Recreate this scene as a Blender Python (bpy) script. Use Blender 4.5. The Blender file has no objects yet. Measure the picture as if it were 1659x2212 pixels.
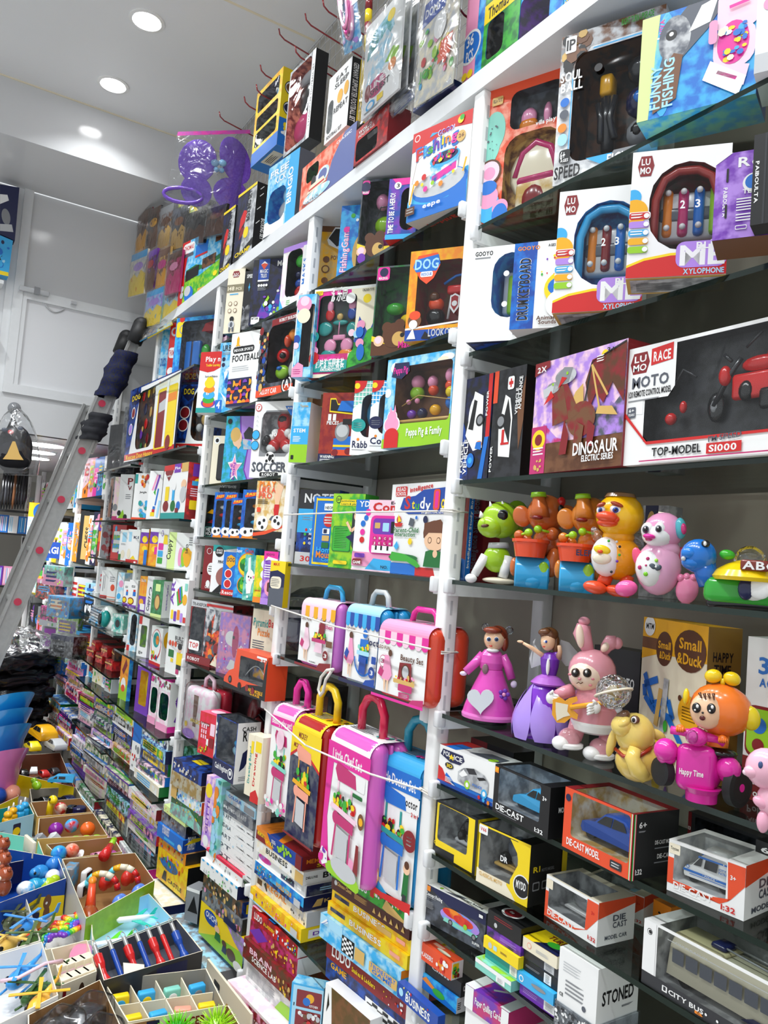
import bpy, math, random
from math import sin, cos, pi, sqrt, radians, atan2
from mathutils import Vector, Matrix, noise
from mathutils.geometry import tessellate_polygon
random.seed(7)
S = bpy.context.scene
COL = S.collection
# ---------------------------------------------------------------- camera, light, exposure
W, H, FPX = 1659., 2212., 1700.
YAW, PITCH, ROLL = radians(31.354), radians(3.6565), radians(4.5902)
CAM = Vector((0, -1, 1.5))
fw = Vector((-cos(YAW)*cos(PITCH), sin(YAW)*cos(PITCH), sin(PITCH)))
r0 = fw.cross(Vector((0, 0, 1))).normalized(); u0 = r0.cross(fw)
rt = cos(ROLL)*r0 + sin(ROLL)*u0
up = -sin(ROLL)*r0 + cos(ROLL)*u0
cd = bpy.data.cameras.new('camera'); cam = bpy.data.objects.new('camera', cd); COL.objects.link(cam)
mm = Matrix((rt, up, -fw)).transposed().to_4x4(); mm.translation = CAM
cam.matrix_world = mm
cd.sensor_fit = 'VERTICAL'; cd.sensor_height = 24.; cd.lens = FPX/H*24.; cd.clip_start = .01
S.camera = cam
S.cycles.transparent_max_bounces = 32; S.cycles.max_bounces = 8
S.view_settings.view_transform = 'Standard'; S.view_settings.look = 'None'
S.view_settings.exposure = -.17; S.view_settings.gamma = 1; S.view_settings.use_curve_mapping = False
wd = bpy.data.worlds.new('world'); S.world = wd; wd.use_nodes = True
wd.node_tree.nodes['Background'].inputs[0].default_value = (.93, .97, 1, 1)
wd.node_tree.nodes['Background'].inputs[1].default_value = .95
CEIL = 3.71
def area(name, loc, size, power, rot=(0, 0, 0), shape='DISK', sy=None):
    l = bpy.data.lights.new(name, 'AREA'); l.shape = shape; l.size = size; l.energy = power
    if sy: l.size_y = sy
    l.color = (.95, .98, 1.0); l.spread = radians(125)
    o = bpy.data.objects.new(name, l); o.location = loc; o.rotation_euler = rot; COL.objects.link(o); return o
LIGHTX = [-3.93, -3.35, -2.77, -2.19, -1.61, -1.03, -.45, .13]
for x in LIGHTX:
    area('downlight_beam', (x, -.33, CEIL-.03), .11, 4)
    area('downlight_beam', (x, -1.35, CEIL-.03), .11, 10.5)
for x in (-7.2, -6.2, -5.4): area('downlight_beam', (x, -.5, 2.04), .25, 14)
def at_y(px, py, y):
    d = fw + rt*((px-W/2)/FPX) + up*((H/2-py)/FPX); return CAM + d*((y-CAM.y)/d.y)
def at_z(px, py, z):
    d = fw + rt*((px-W/2)/FPX) + up*((H/2-py)/FPX); return CAM + d*((z-CAM.z)/d.z)
def at_x(px, py, x):
    d = fw + rt*((px-W/2)/FPX) + up*((H/2-py)/FPX); return CAM + d*((x-CAM.x)/d.x)
# ---------------------------------------------------------------- colours and materials
PAL = dict(w='f4f4f2', k='121214', K='2b2c30', e='8b8d90', E='c6c8ca', r='d0201f', R='86191f', o='f08a1c', O='e84f26', y='f8d814', Y='f2b010',
 g='3cae34', G='14702f', l='98cf22', t='1f9c97', T='86d4c2', b='1470cc', B='1648a4', n='171d4a', s='38aee8', S='a8dcf4', v='7434b0', V='b489e2',
 p='f19cc2', P='f8d2e2', m='e62a9c', M='c42e70', c='f0e6cc', C='d8b062', N='744a2c', F='f2c6a0', x='565b66', d='0e2c22', L='d8ee9a', a='f7a58c', D='5a3216')
def lin(h):
    if len(h) == 1: h = PAL[h]
    return tuple(((int(h[i:i+2], 16)/255.+.055)/1.055)**2.4 if int(h[i:i+2], 16) > 10 else int(h[i:i+2], 16)/255./12.92 for i in (0, 2, 4)) + (1.,)
MATS = {}
def nodes(name):
    m = bpy.data.materials.new(name); m.use_nodes = True; nt = m.node_tree
    return m, nt, nt.nodes['Principled BSDF']
def colmat(name, rough, coat=0., scale=38., spec=.5):
    """colour from the mesh's printed colours (two inks mixed by a fine noise)"""
    m, nt, b = nodes(name); N = nt.nodes.new; L = nt.links.new
    a = N('ShaderNodeAttribute'); a.attribute_name = 'Ca'
    c = N('ShaderNodeAttribute'); c.attribute_name = 'Cb'
    tc = N('ShaderNodeTexCoord'); nz = N('ShaderNodeTexNoise'); nz.inputs['Scale'].default_value = scale; nz.inputs['Detail'].default_value = 3
    L(tc.outputs['Object'], nz.inputs['Vector'])
    rp = N('ShaderNodeValToRGB'); rp.color_ramp.elements[0].position = .42; rp.color_ramp.elements[1].position = .58
    L(nz.outputs['Fac'], rp.inputs['Fac'])
    mx = N('ShaderNodeMix'); mx.data_type = 'RGBA'
    L(rp.outputs['Color'], mx.inputs[0]); L(a.outputs['Color'], mx.inputs[6]); L(c.outputs['Color'], mx.inputs[7])
    L(mx.outputs[2], b.inputs['Base Color'])
    b.inputs['Roughness'].default_value = rough; b.inputs['Coat Weight'].default_value = coat; b.inputs['Coat Roughness'].default_value = .12
    b.inputs['Specular IOR Level'].default_value = spec
    MATS[name] = m
colmat('card', .42, .12); colmat('plastic', .22, .25, 25); colmat('cloth', .8, 0, 120, .2); colmat('rubber', .55, 0, 60)
def simple(name, col, rough=.5, metal=0., bump=0, bscale=60, var=0.):
    m, nt, b = nodes(name); N = nt.nodes.new; L = nt.links.new
    c = lin(col)
    tc = N('ShaderNodeTexCoord'); nz = N('ShaderNodeTexNoise'); nz.inputs['Scale'].default_value = bscale; L(tc.outputs['Object'], nz.inputs['Vector'])
    mx = N('ShaderNodeMix'); mx.data_type = 'RGBA'; mx.inputs[6].default_value = c
    mx.inputs[7].default_value = tuple(max(0, q*(1-var)) for q in c[:3]) + (1,)
    L(nz.outputs['Fac'], mx.inputs[0]); L(mx.outputs[2], b.inputs['Base Color'])
    b.inputs['Roughness'].default_value = rough; b.inputs['Metallic'].default_value = metal
    if bump:
        bp = N('ShaderNodeBump'); bp.inputs['Strength'].default_value = bump; bp.inputs['Distance'].default_value = .004
        L(nz.outputs['Fac'], bp.inputs['Height']); L(bp.outputs['Normal'], b.inputs['Normal'])
    MATS[name] = m; return m
simple('white_metal', 'e9ebec', .35, 0, 0, 30, .06)
simple('wall_paint', 'b9b6ae', .8, 0, .05, 90, .08)
simple('back_panel', 'a39a8c', .55, 0, .03, 8, .12)
simple('ceiling_pvc', 'f2f3f4', .3, 0, 0, 2, .04)
simple('panel_gloss', 'dfe0e1', .12, 0, 0, 2, .04)
simple('panel_white', 'e9eaec', .25, 0, 0, 2, .03)
simple('alu', 'b8b9b7', .36, .55, .1, 40, .25)
simple('floor_tile', '8b8680', .4, 0, 0, 3, .2)
simple('kraft', 'b58a58', .8, 0, .05, 30, .15)
simple('greycard', '9a9690', .8, 0, .05, 30, .1)
simple('black_sack', '1c1c20', .22, 0, 0, 20, .2)
simple('black_rubber', '17171a', .5, 0, 0, 20, .1)
simple('rope', 'e9e4da', .8, 0, .2, 200, .1)
def glassy(name, tint, fres, rough=.03, base=.0, bump=0, bscale=14, gloss='ffffff'):
    m = bpy.data.materials.new(name); m.use_nodes = True; nt = m.node_tree; nt.nodes.clear(); N = nt.nodes.new; L = nt.links.new
    o = N('ShaderNodeOutputMaterial'); t = N('ShaderNodeBsdfTransparent'); t.inputs[0].default_value = lin(tint)
    g = N('ShaderNodeBsdfGlossy'); g.inputs['Roughness'].default_value = rough; g.inputs[0].default_value = lin(gloss)
    f = N('ShaderNodeLayerWeight'); f.inputs['Blend'].default_value = fres
    mr = N('ShaderNodeMapRange'); mr.inputs[3].default_value = base; mr.inputs[4].default_value = .95
    mx = N('ShaderNodeMixShader')
    L(f.outputs['Fresnel'], mr.inputs[0]); L(mr.outputs[0], mx.inputs[0]); L(t.outputs[0], mx.inputs[1]); L(g.outputs[0], mx.inputs[2]); L(mx.outputs[0], o.inputs[0])
    if bump:
        tc = N('ShaderNodeTexCoord'); nz = N('ShaderNodeTexNoise'); nz.inputs['Scale'].default_value = bscale; nz.inputs['Detail'].default_value = 2; nz.inputs['Distortion'].default_value = 1.2
        bp = N('ShaderNodeBump'); bp.inputs['Strength'].default_value = bump; bp.inputs['Distance'].default_value = .02
        L(tc.outputs['Object'], nz.inputs['Vector']); L(nz.outputs['Fac'], bp.inputs['Height']); L(bp.outputs['Normal'], g.inputs['Normal'])
    MATS[name] = m
glassy('glass', 'f0f5f2', .12, .02, .02)
glassy('film', 'f6f8f8', .1, .06, .03, .25, 9)
glassy('bag_film', 'f6f7f8', .14, .2, .09, .6, 12)
glassy('crystal', 'dfe6ee', .45, .08, .3, 1., 45)
glassy('clear_plastic', 'eef2f6', .22, .05, .06, .6, 30)
m, nt, b = nodes('glass_edge'); b.inputs['Base Color'].default_value = lin('15261f'); b.inputs['Roughness'].default_value = .12; MATS['glass_edge'] = m
m, nt, b = nodes('lamp'); b.inputs['Emission Color'].default_value = (1, 1, 1, 1); b.inputs['Emission Strength'].default_value = 6; MATS['lamp'] = m
# ---------------------------------------------------------------- mesh builder
def lerp(a, b, t): return a+(b-a)*t
class MB:
    def __init__(s): s.v = []; s.f = []; s.c = []; s.sm = []; s.mi = []; s.M = None; s.mat = 0
    def add(s, vs, fs, col='w', smooth=False, col2=None):
        n = len(s.v)
        if s.M is not None: vs = [s.M @ Vector(q) for q in vs]
        s.v += [tuple(q) for q in vs]
        k = (col, col2 or col)
        for f in fs: s.f.append([i+n for i in f]); s.c.append(k); s.sm.append(smooth); s.mi.append(s.mat)
    def box(s, a, b, col='w', cols=None):
        x0, y0, z0 = a; x1, y1, z1 = b
        V = [(x0, y0, z0), (x1, y0, z0), (x1, y1, z0), (x0, y1, z0), (x0, y0, z1), (x1, y0, z1), (x1, y1, z1), (x0, y1, z1)]
        F = [(0, 1, 5, 4), (1, 2, 6, 5), (2, 3, 7, 6), (3, 0, 4, 7), (4, 5, 6, 7), (3, 2, 1, 0)]
        if cols:   # front,right,back,left,top,bottom
            for f, c in zip(F, cols): s.add(V, [f], *((c,) if isinstance(c, str) else (c[0], False, c[1])))
        else: s.add(V, F, col)
    def rbox(s, a, b, r, col='w', n=3, col2=None, smooth=True):
        """box with rounded vertical-profile edges (all edges) as a superellipsoid-like grid"""
        cx = [(a[i]+b[i])/2 for i in range(3)]; hx = [(b[i]-a[i])/2 for i in range(3)]
        r = min(r, min(hx)*.999)
        V = []; Fs = []; L = []
        nu, nv = 4*(n+1), 2*(n+1)
        for j in range(nv):
            pj = -pi/2 + (j if j <= n else j-1)*(pi/2)/n; sz = -1 if j <= n else 1
            for i in range(nu):
                q = i//(n+1); t = (i % (n+1))/n*pi/2 + q*pi/2
                sx = 1 if q in (0, 3) else -1; sy = 1 if q in (0, 1) else -1
                V.append((cx[0]+sx*(hx[0]-r)+r*cos(pj)*cos(t), cx[1]+sy*(hx[1]-r)+r*cos(pj)*sin(t), cx[2]+sz*(hx[2]-r)+r*sin(pj)))
        for j in range(nv-1):
            for i in range(nu): Fs.append((j*nu+i, j*nu+(i+1) % nu, (j+1)*nu+(i+1) % nu, (j+1)*nu+i))
        Fs.append(tuple(reversed(range(nu)))); Fs.append(tuple((nv-1)*nu+i for i in range(nu)))
        s.add(V, Fs, col, smooth, col2)
    def ell(s, c, r, col='w', n=14, m=9, rot=None, col2=None, cut=None):
        if isinstance(r, (int, float)): r = (r, r, r)
        V = []; Fs = []
        for j in range(m+1):
            p = -pi/2+pi*j/m
            for i in range(n):
                t = 2*pi*i/n
                V.append(Vector((r[0]*cos(p)*cos(t), r[1]*cos(p)*sin(t), r[2]*sin(p))))
        for j in range(m):
            for i in range(n): Fs.append((j*n+i, j*n+(i+1) % n, (j+1)*n+(i+1) % n, (j+1)*n+i))
        if rot is not None: V = [rot @ q for q in V]
        V = [q+Vector(c) for q in V]
        s.add(V, Fs, col, True, col2)
    def lathe(s, prof, c=(0, 0, 0), col='w', n=20, sx=1, sy=1, cols=None, rot=None, smooth=True):
        V = []
        for (rr, z) in prof:
            for i in range(n):
                t = 2*pi*i/n; q = Vector((rr*cos(t)*sx, rr*sin(t)*sy, z))
                if rot is not None: q = rot @ q
                V.append(q+Vector(c))
        for j in range(len(prof)-1):
            s.add(V, [], col)
            n0 = len(s.v)-len(V)
            del s.v[n0:]
            cc = cols[j] if cols else col
            s.add([V[j*n+i] for i in range(n)]+[V[(j+1)*n+i] for i in range(n)], [(i, (i+1) % n, n+(i+1) % n, n+i) for i in range(n)], cc, smooth)
        if prof[0][0] > 1e-4: s.add(V[:n], [tuple(reversed(range(n)))], cols[0] if cols else col)
        if prof[-1][0] > 1e-4: s.add(V[-n:], [tuple(range(n))], cols[-1] if cols else col)
    def tube(s, pts, r, col='w', n=8, cap=True, col2=None, smooth=True):
        pts = [Vector(p) for p in pts]; k = len(pts)
        rr = r if isinstance(r, (list, tuple)) else [r]*k
        V = []; prev = None
        for i in range(k):
            d = (pts[min(i+1, k-1)]-pts[max(i-1, 0)]).normalized()
            if prev is None:
                a = d.cross(Vector((0, 0, 1)) if abs(d.z) < .9 else Vector((1, 0, 0))).normalized()
            else: a = (prev-d*prev.dot(d)).normalized()
            prev = a; bb = d.cross(a)
            for j in range(n): t = 2*pi*j/n; V.append(pts[i]+(a*cos(t)+bb*sin(t))*rr[i])
        F = []
        for i in range(k-1):
            for j in range(n): F.append((i*n+j, i*n+(j+1) % n, (i+1)*n+(j+1) % n, (i+1)*n+j))
        if cap: F.append(tuple(reversed(range(n)))); F.append(tuple((k-1)*n+j for j in range(n)))
        s.add(V, F, col, smooth, col2)
    def prism(s, poly, y0, y1, col='w', axis='y', side=None, smooth=False):
        """poly of (a,b) pairs extruded along an axis"""
        n = len(poly)
        def P(a, b, t): return (a, t, b) if axis == 'y' else ((t, a, b) if axis == 'x' else (a, b, t))
        V = [P(a, b, y0) for a, b in poly]+[P(a, b, y1) for a, b in poly]
        tri = tessellate_polygon([[Vector((a, b, 0)) for a, b in poly]])
        s.add(V, [tuple(t) for t in tri]+[tuple(i+n for i in reversed(t)) for t in tri], col)
        s.add(V, [(i, (i+1) % n, n+(i+1) % n, n+i) for i in range(n)], side or col, smooth)
    def build(s, name, mat='card', parent=None):
        me = bpy.data.meshes.new(name); me.from_pydata(s.v, [], s.f)
        ms = mat if isinstance(mat, (list, tuple)) else [mat]
        for q in ms: me.materials.append(MATS[q])
        nf = len(me.polygons)
        cache = {}
        def g(c):
            if c not in cache: cache[c] = lin(c)
            return cache[c]
        for nm, ix in (('Ca', 0), ('Cb', 1)):
            at = me.attributes.new(nm, 'FLOAT_COLOR', 'FACE')
            fl = []
            for c in s.c: fl += g(c[ix])
            at.data.foreach_set('color', fl)
        me.polygons.foreach_set('use_smooth', s.sm)
        if len(ms) > 1: me.polygons.foreach_set('material_index', s.mi)
        me.update()
        o = bpy.data.objects.new(name, me); COL.objects.link(o)
        if parent: o.parent = parent
        return o
def tag(o, label, cat, group=None, kind=None):
    if label: o['label'] = label; o['category'] = cat
    if group: o['group'] = group
    if kind: o['kind'] = kind
    return o
def root(name, label, cat, loc, rz=0, group=None):
    o = bpy.data.objects.new(name, None); COL.objects.link(o); o.location = loc; o.rotation_euler = (0, 0, rz); o.empty_display_size = .05
    return tag(o, label, cat, group)
def copy_thing(o, loc=None, rz=None, label=None):
    c = o.copy(); COL.objects.link(c)
    for ch in o.children:
        d = ch.copy(); COL.objects.link(d); d.parent = c
        for g in ch.children: e = g.copy(); COL.objects.link(e); e.parent = d
    if loc is not None: c.location = loc
    if rz is not None: c.rotation_euler = (0, 0, rz)
    if label: c['label'] = label
    return c
def struct(o): o['kind'] = 'structure'; return o
# ---------------------------------------------------------------- glyphs (built-in font, turned into outlines once)
GLY = {}
def load_glyphs():
    chars = sorted(set(map(chr, range(33, 127))) | set('趣味游乐园套装小猪别墅餐组玩具•'))
    obs = []
    for ch in chars:
        cu = bpy.data.curves.new('glyph', 'FONT'); cu.body = ch; cu.resolution_u = 2; cu.offset = .024
        o = bpy.data.objects.new('glyph', cu); COL.objects.link(o); obs.append(o)
    dg = bpy.context.evaluated_depsgraph_get(); dg.update()
    for ch, o in zip(chars, obs):
        me = bpy.data.meshes.new_from_object(o.evaluated_get(dg))
        vs = [(v.co.x, v.co.y) for v in me.vertices]; fs = [tuple(p.vertices) for p in me.polygons]
        if vs:
            mn = min(v[0] for v in vs); mxx = max(v[0] for v in vs)
            GLY[ch] = ([(v[0]-mn, v[1]) for v in vs], fs, mxx-mn)
        bpy.data.meshes.remove(me)
    for o in obs:
        cu = o.data; bpy.data.objects.remove(o); bpy.data.curves.remove(cu)
load_glyphs()
def text_geo(t, h, w=0, sp=.07):
    """list of (verts, faces) with cap height h from (0,0); w>0 squeezes or stretches to that width"""
    k = h/.7; x = 0; out = []
    for ch in t:
        if ch == ' ' or ch not in GLY: x += .26; continue
        vs, fs, wd = GLY[ch]; out.append(([((a+x)*k, b*k) for a, b in vs], fs)); x += wd+sp
    tot = (x-sp)*k
    if w and tot > 0: q = w/tot; out = [([(a*q, b) for a, b in vs], fs) for vs, fs in out]; tot = w
    return out, tot
# ---------------------------------------------------------------- printed art
def ring_pts(cx, cy, rx, ry, a0=0, a1=360, n=22):
    return [(cx+rx*cos(radians(lerp(a0, a1, i/n))), cy+ry*sin(radians(lerp(a0, a1, i/n)))) for i in range(n+1)]
def rrect(x0, y0, x1, y1, r, n=4):
    o = []
    r = min(r, abs(x1-x0)/2.01, abs(y1-y0)/2.01)
    for cx, cy, a in ((x1-r, y1-r, 0), (x0+r, y1-r, 90), (x0+r, y0+r, 180), (x1-r, y0+r, 270)):
        for i in range(n+1): t = radians(a+90*i/n); o.append((cx+r*cos(t), cy+r*sin(t)))
    return o
def cc(s):
    return s.split('/') if '/' in s else (s, s)
def half(p, a, b, keep_left):
    out = []
    def sd(q): v = (b[0]-a[0])*(q[1]-a[1])-(b[1]-a[1])*(q[0]-a[0]); return v if keep_left else -v
    for i in range(len(p)):
        q, r = p[i-1], p[i]; dq, dr_ = sd(q), sd(r)
        if (dq >= 0) != (dr_ >= 0): t = dq/(dq-dr_); out.append((q[0]+(r[0]-q[0])*t, q[1]+(r[1]-q[1])*t))
        if dr_ >= 0: out.append(r)
    return out
def minus(p, w):
    """convex polygon p without the convex counter-clockwise window w"""
    out = []
    for i in range(len(w)):
        a, b = w[i-1], w[i]; o = half(p, a, b, False)
        if len(o) > 2: out.append(o)
        p = half(p, a, b, True)
        if len(p) < 3: return out
    return out
class Face:
    """art on one flat face: P maps (a,b,off) in metres to a point; w,h its size"""
    def __init__(s, mb, P, w, h): s.mb = mb; s.P = P; s.w = w; s.h = h; s.off = .0003; s.cut = []; s.pending = []; s.toys = []
    def poly(s, pts, col, grow=True):
        a, b = cc(col)
        if grow: s.off += .00012
        n = len(pts)
        if min(q[0] for q in pts) < -1e-5 or max(q[0] for q in pts) > s.w+1e-5 or min(q[1] for q in pts) < -1e-5 or max(q[1] for q in pts) > s.h+1e-5:
            tr = tessellate_polygon([[Vector((p[0], p[1], 0)) for p in pts]]) if n > 3 else [(0, 1, 2)]
            for t in tr:
                q = [pts[i] for i in t]
                if sum(q[i-1][0]*q[i][1]-q[i][0]*q[i-1][1] for i in range(3)) < 0: q = q[::-1]
                for a_, b_ in (((0, 0), (s.w, 0)), ((s.w, 0), (s.w, s.h)), ((s.w, s.h), (0, s.h)), ((0, s.h), (0, 0))):
                    if len(q) > 2: q = half(q, a_, b_, True)
                if len(q) > 2: s.poly([(min(max(x, 0), s.w), min(max(y, 0), s.h)) for x, y in q], col, False)
            return
        if s.cut:
            tr = tessellate_polygon([[Vector((p[0], p[1], 0)) for p in pts]]) if n > 3 else [(0, 1, 2)]
            ps = [[pts[i] for i in t] for t in tr]
            for wp in s.cut: ps = [q for p_ in ps for q in minus(p_, wp)]
            for q in ps:
                ar_ = sum(q[i-1][0]*q[i][1]-q[i][0]*q[i-1][1] for i in range(len(q)))
                if abs(ar_) > 1e-7: s.mb.add([s.P(x, y, s.off) for x, y in (q if ar_ > 0 else q[::-1])], [tuple(range(len(q)))], a, False, b)
            return
        if n > 4:
            tr = tessellate_polygon([[Vector((p[0], p[1], 0)) for p in pts]])
            fs = [(t[0], t[1], t[2]) for t in tr]
            # keep a constant winding
            def ar(f): (x0, y0), (x1, y1), (x2, y2) = (pts[i] for i in f); return (x1-x0)*(y2-y0)-(x2-x0)*(y1-y0)
            fs = [f if ar(f) > 0 else f[::-1] for f in fs]
        else: fs = [tuple(range(n))]
        s.mb.add([s.P(x, y, s.off) for x, y in pts], fs, a, False, b)
    def text(s, x, y, h, w, col, t, rot=0):
        g, tot = text_geo(t, h, w); s.off += .00012; c, q = cos(radians(rot)), sin(radians(rot))
        for vs, fs in g: s.mb.add([s.P(x+a*c-b*q, y+a*q+b*c, s.off) for a, b in vs], fs, col)
    def art(s, spec):
        w, h = s.w, s.h
        for el in spec.split(';'):
            el = el.strip()
            if not el: continue
            k = el[0]
            if k in 'TVDI':
                hd, tx = el.split(':', 1); q = hd[1:].split(); x, y, th, tw = [float(i) for i in q[:4]]
                if k == 'T': s.text(x/100*w, y/100*h, th/100*h, tw/100*w, q[4], tx)
                if k == 'I': s.text(x/100*w, y/100*h, th/100*h, tw/100*w, q[5], tx, float(q[4]))
                if k == 'V': s.text(x/100*w, y/100*h, th/100*w, tw/100*h, q[4], tx, 90)
                if k == 'D': s.text(x/100*w, y/100*h, th/100*w, tw/100*h, q[4], tx, -90)
                continue
            q = el[1:].split()
            if q[-1].replace('.', '').isdigit(): q.append('K')
            col = q[-1]; n = [float(i) for i in q[:-1]]
            if k == 'R': s.poly([(n[0]/100*w, n[1]/100*h), (n[2]/100*w, n[1]/100*h), (n[2]/100*w, n[3]/100*h), (n[0]/100*w, n[3]/100*h)], col)
            elif k == 'Q': s.poly(rrect(n[0]/100*w, n[1]/100*h, n[2]/100*w, n[3]/100*h, n[4]/100*h), col)
            elif k == 'C': s.poly(ring_pts(n[0]/100*w, n[1]/100*h, n[2]/100*h, n[2]/100*h)[:-1], col)
            elif k == 'O': s.poly(ring_pts(n[0]/100*w, n[1]/100*h, n[2]/100*w, n[3]/100*h)[:-1], col)
            elif k == 'P': s.poly([(n[i]/100*w, n[i+1]/100*h) for i in range(0, len(n), 2)], col)
            elif k == 'A':   # arc band x y r1 r2 a0 a1
                o = ring_pts(n[0]/100*w, n[1]/100*h, n[3]/100*h, n[3]/100*h, n[4], n[5]); i_ = ring_pts(n[0]/100*w, n[1]/100*h, n[2]/100*h, n[2]/100*h, n[4], n[5])
                s.off += .00012
                for j in range(len(o)-1): s.poly([i_[j], o[j], o[j+1], i_[j+1]], col, False)
            elif k == 'L':   # line th x y x y
                th = n[0]/100*h/2; pt = [(n[i]/100*w, n[i+1]/100*h) for i in range(1, len(n), 2)]
                for (x0, y0), (x1, y1) in zip(pt, pt[1:]):
                    d = sqrt((x1-x0)**2+(y1-y0)**2) or 1; nx, ny = -(y1-y0)/d*th, (x1-x0)/d*th
                    s.poly([(x0-nx, y0-ny), (x1-nx, y1-ny), (x1+nx, y1+ny), (x0+nx, y0+ny)], col, False)
                s.off += .00012
            elif k == 'B':   # random confetti: x0 y0 x1 y1 count size  colours as string of letters
                for i in range(int(n[4])):
                    x, y = random.uniform(n[0], n[2])/100*w, random.uniform(n[1], n[3])/100*h; r = n[5]/100*h*random.uniform(.5, 1.2)
                    s.poly(ring_pts(x, y, r, r*random.uniform(.6, 1.4), n=7)[:-1], random.choice(col))
            elif k == 'X':   # small print: x0 y0 x1 y1 rows
                x0, y0, x1, y1, rows = n; rows = int(rows)
                for i in range(rows):
                    yy = lerp(y1, y0, (i+.5)/rows)/100*h; th = (y1-y0)/rows*.22/100*h
                    s.poly([(x0/100*w, yy-th), (lerp(x0, x1, random.uniform(.6, 1))/100*w, yy-th), (lerp(x0, x1, .95)/100*w, yy+th), (x0/100*w, yy+th)], col, False)
                s.off += .00012
            elif k == 'W': s.cut = s.cut[1:]
            elif k in 'GHJ': s.toys.append((k, n, col))
def front_P(w, d, h): return lambda a, b, o: (a, -o, b)
def right_P(w, d, h): return lambda a, b, o: (w+o, a, b)
def top_P(w, d, h): return lambda a, b, o: (a, b, h+o)
def bot_P(w, d, h): return lambda a, b, o: (a, b, -o)
def left_P(w, d, h): return lambda a, b, o: (-o, d-a, b)
OBST = []   # footprints already taken: corners, lowest, highest
def quad(x, y, rz, w, d): c, s_ = cos(rz), sin(rz); return [(x+a*c-b*s_, y+a*s_+b*c) for a, b in ((0, 0), (w, 0), (w, d), (0, d))]
def clash(A, B):
    for P, Q in ((A, B), (B, A)):
        for i in range(4):
            (x0, y0), (x1, y1) = P[i-1], P[i]; nx, ny = y1-y0, x0-x1; l_ = sqrt(nx*nx+ny*ny) or 1
            if min((x-x0)*nx+(y-y0)*ny for x, y in Q)/l_ > -.0015: return False
    return True
def fit_depth(loc, rz, w, d, h):
    for k in (1, .85, .7, .58, .48, .38, .3, .24, .18, .13):
        q = quad(loc.x, loc.y, rz, w, d*k)
        if not any(loc.z < z1-.001 and loc.z+h > z0+.001 and abs(o[0][0]-q[0][0]) < .9 and clash(q, o) for o, z0, z1 in OBST): break
    else: k = .3; q = quad(loc.x, loc.y, rz, w, d*k)
    OBST.append((q, loc.z, loc.z+h)); return d*k
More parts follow.
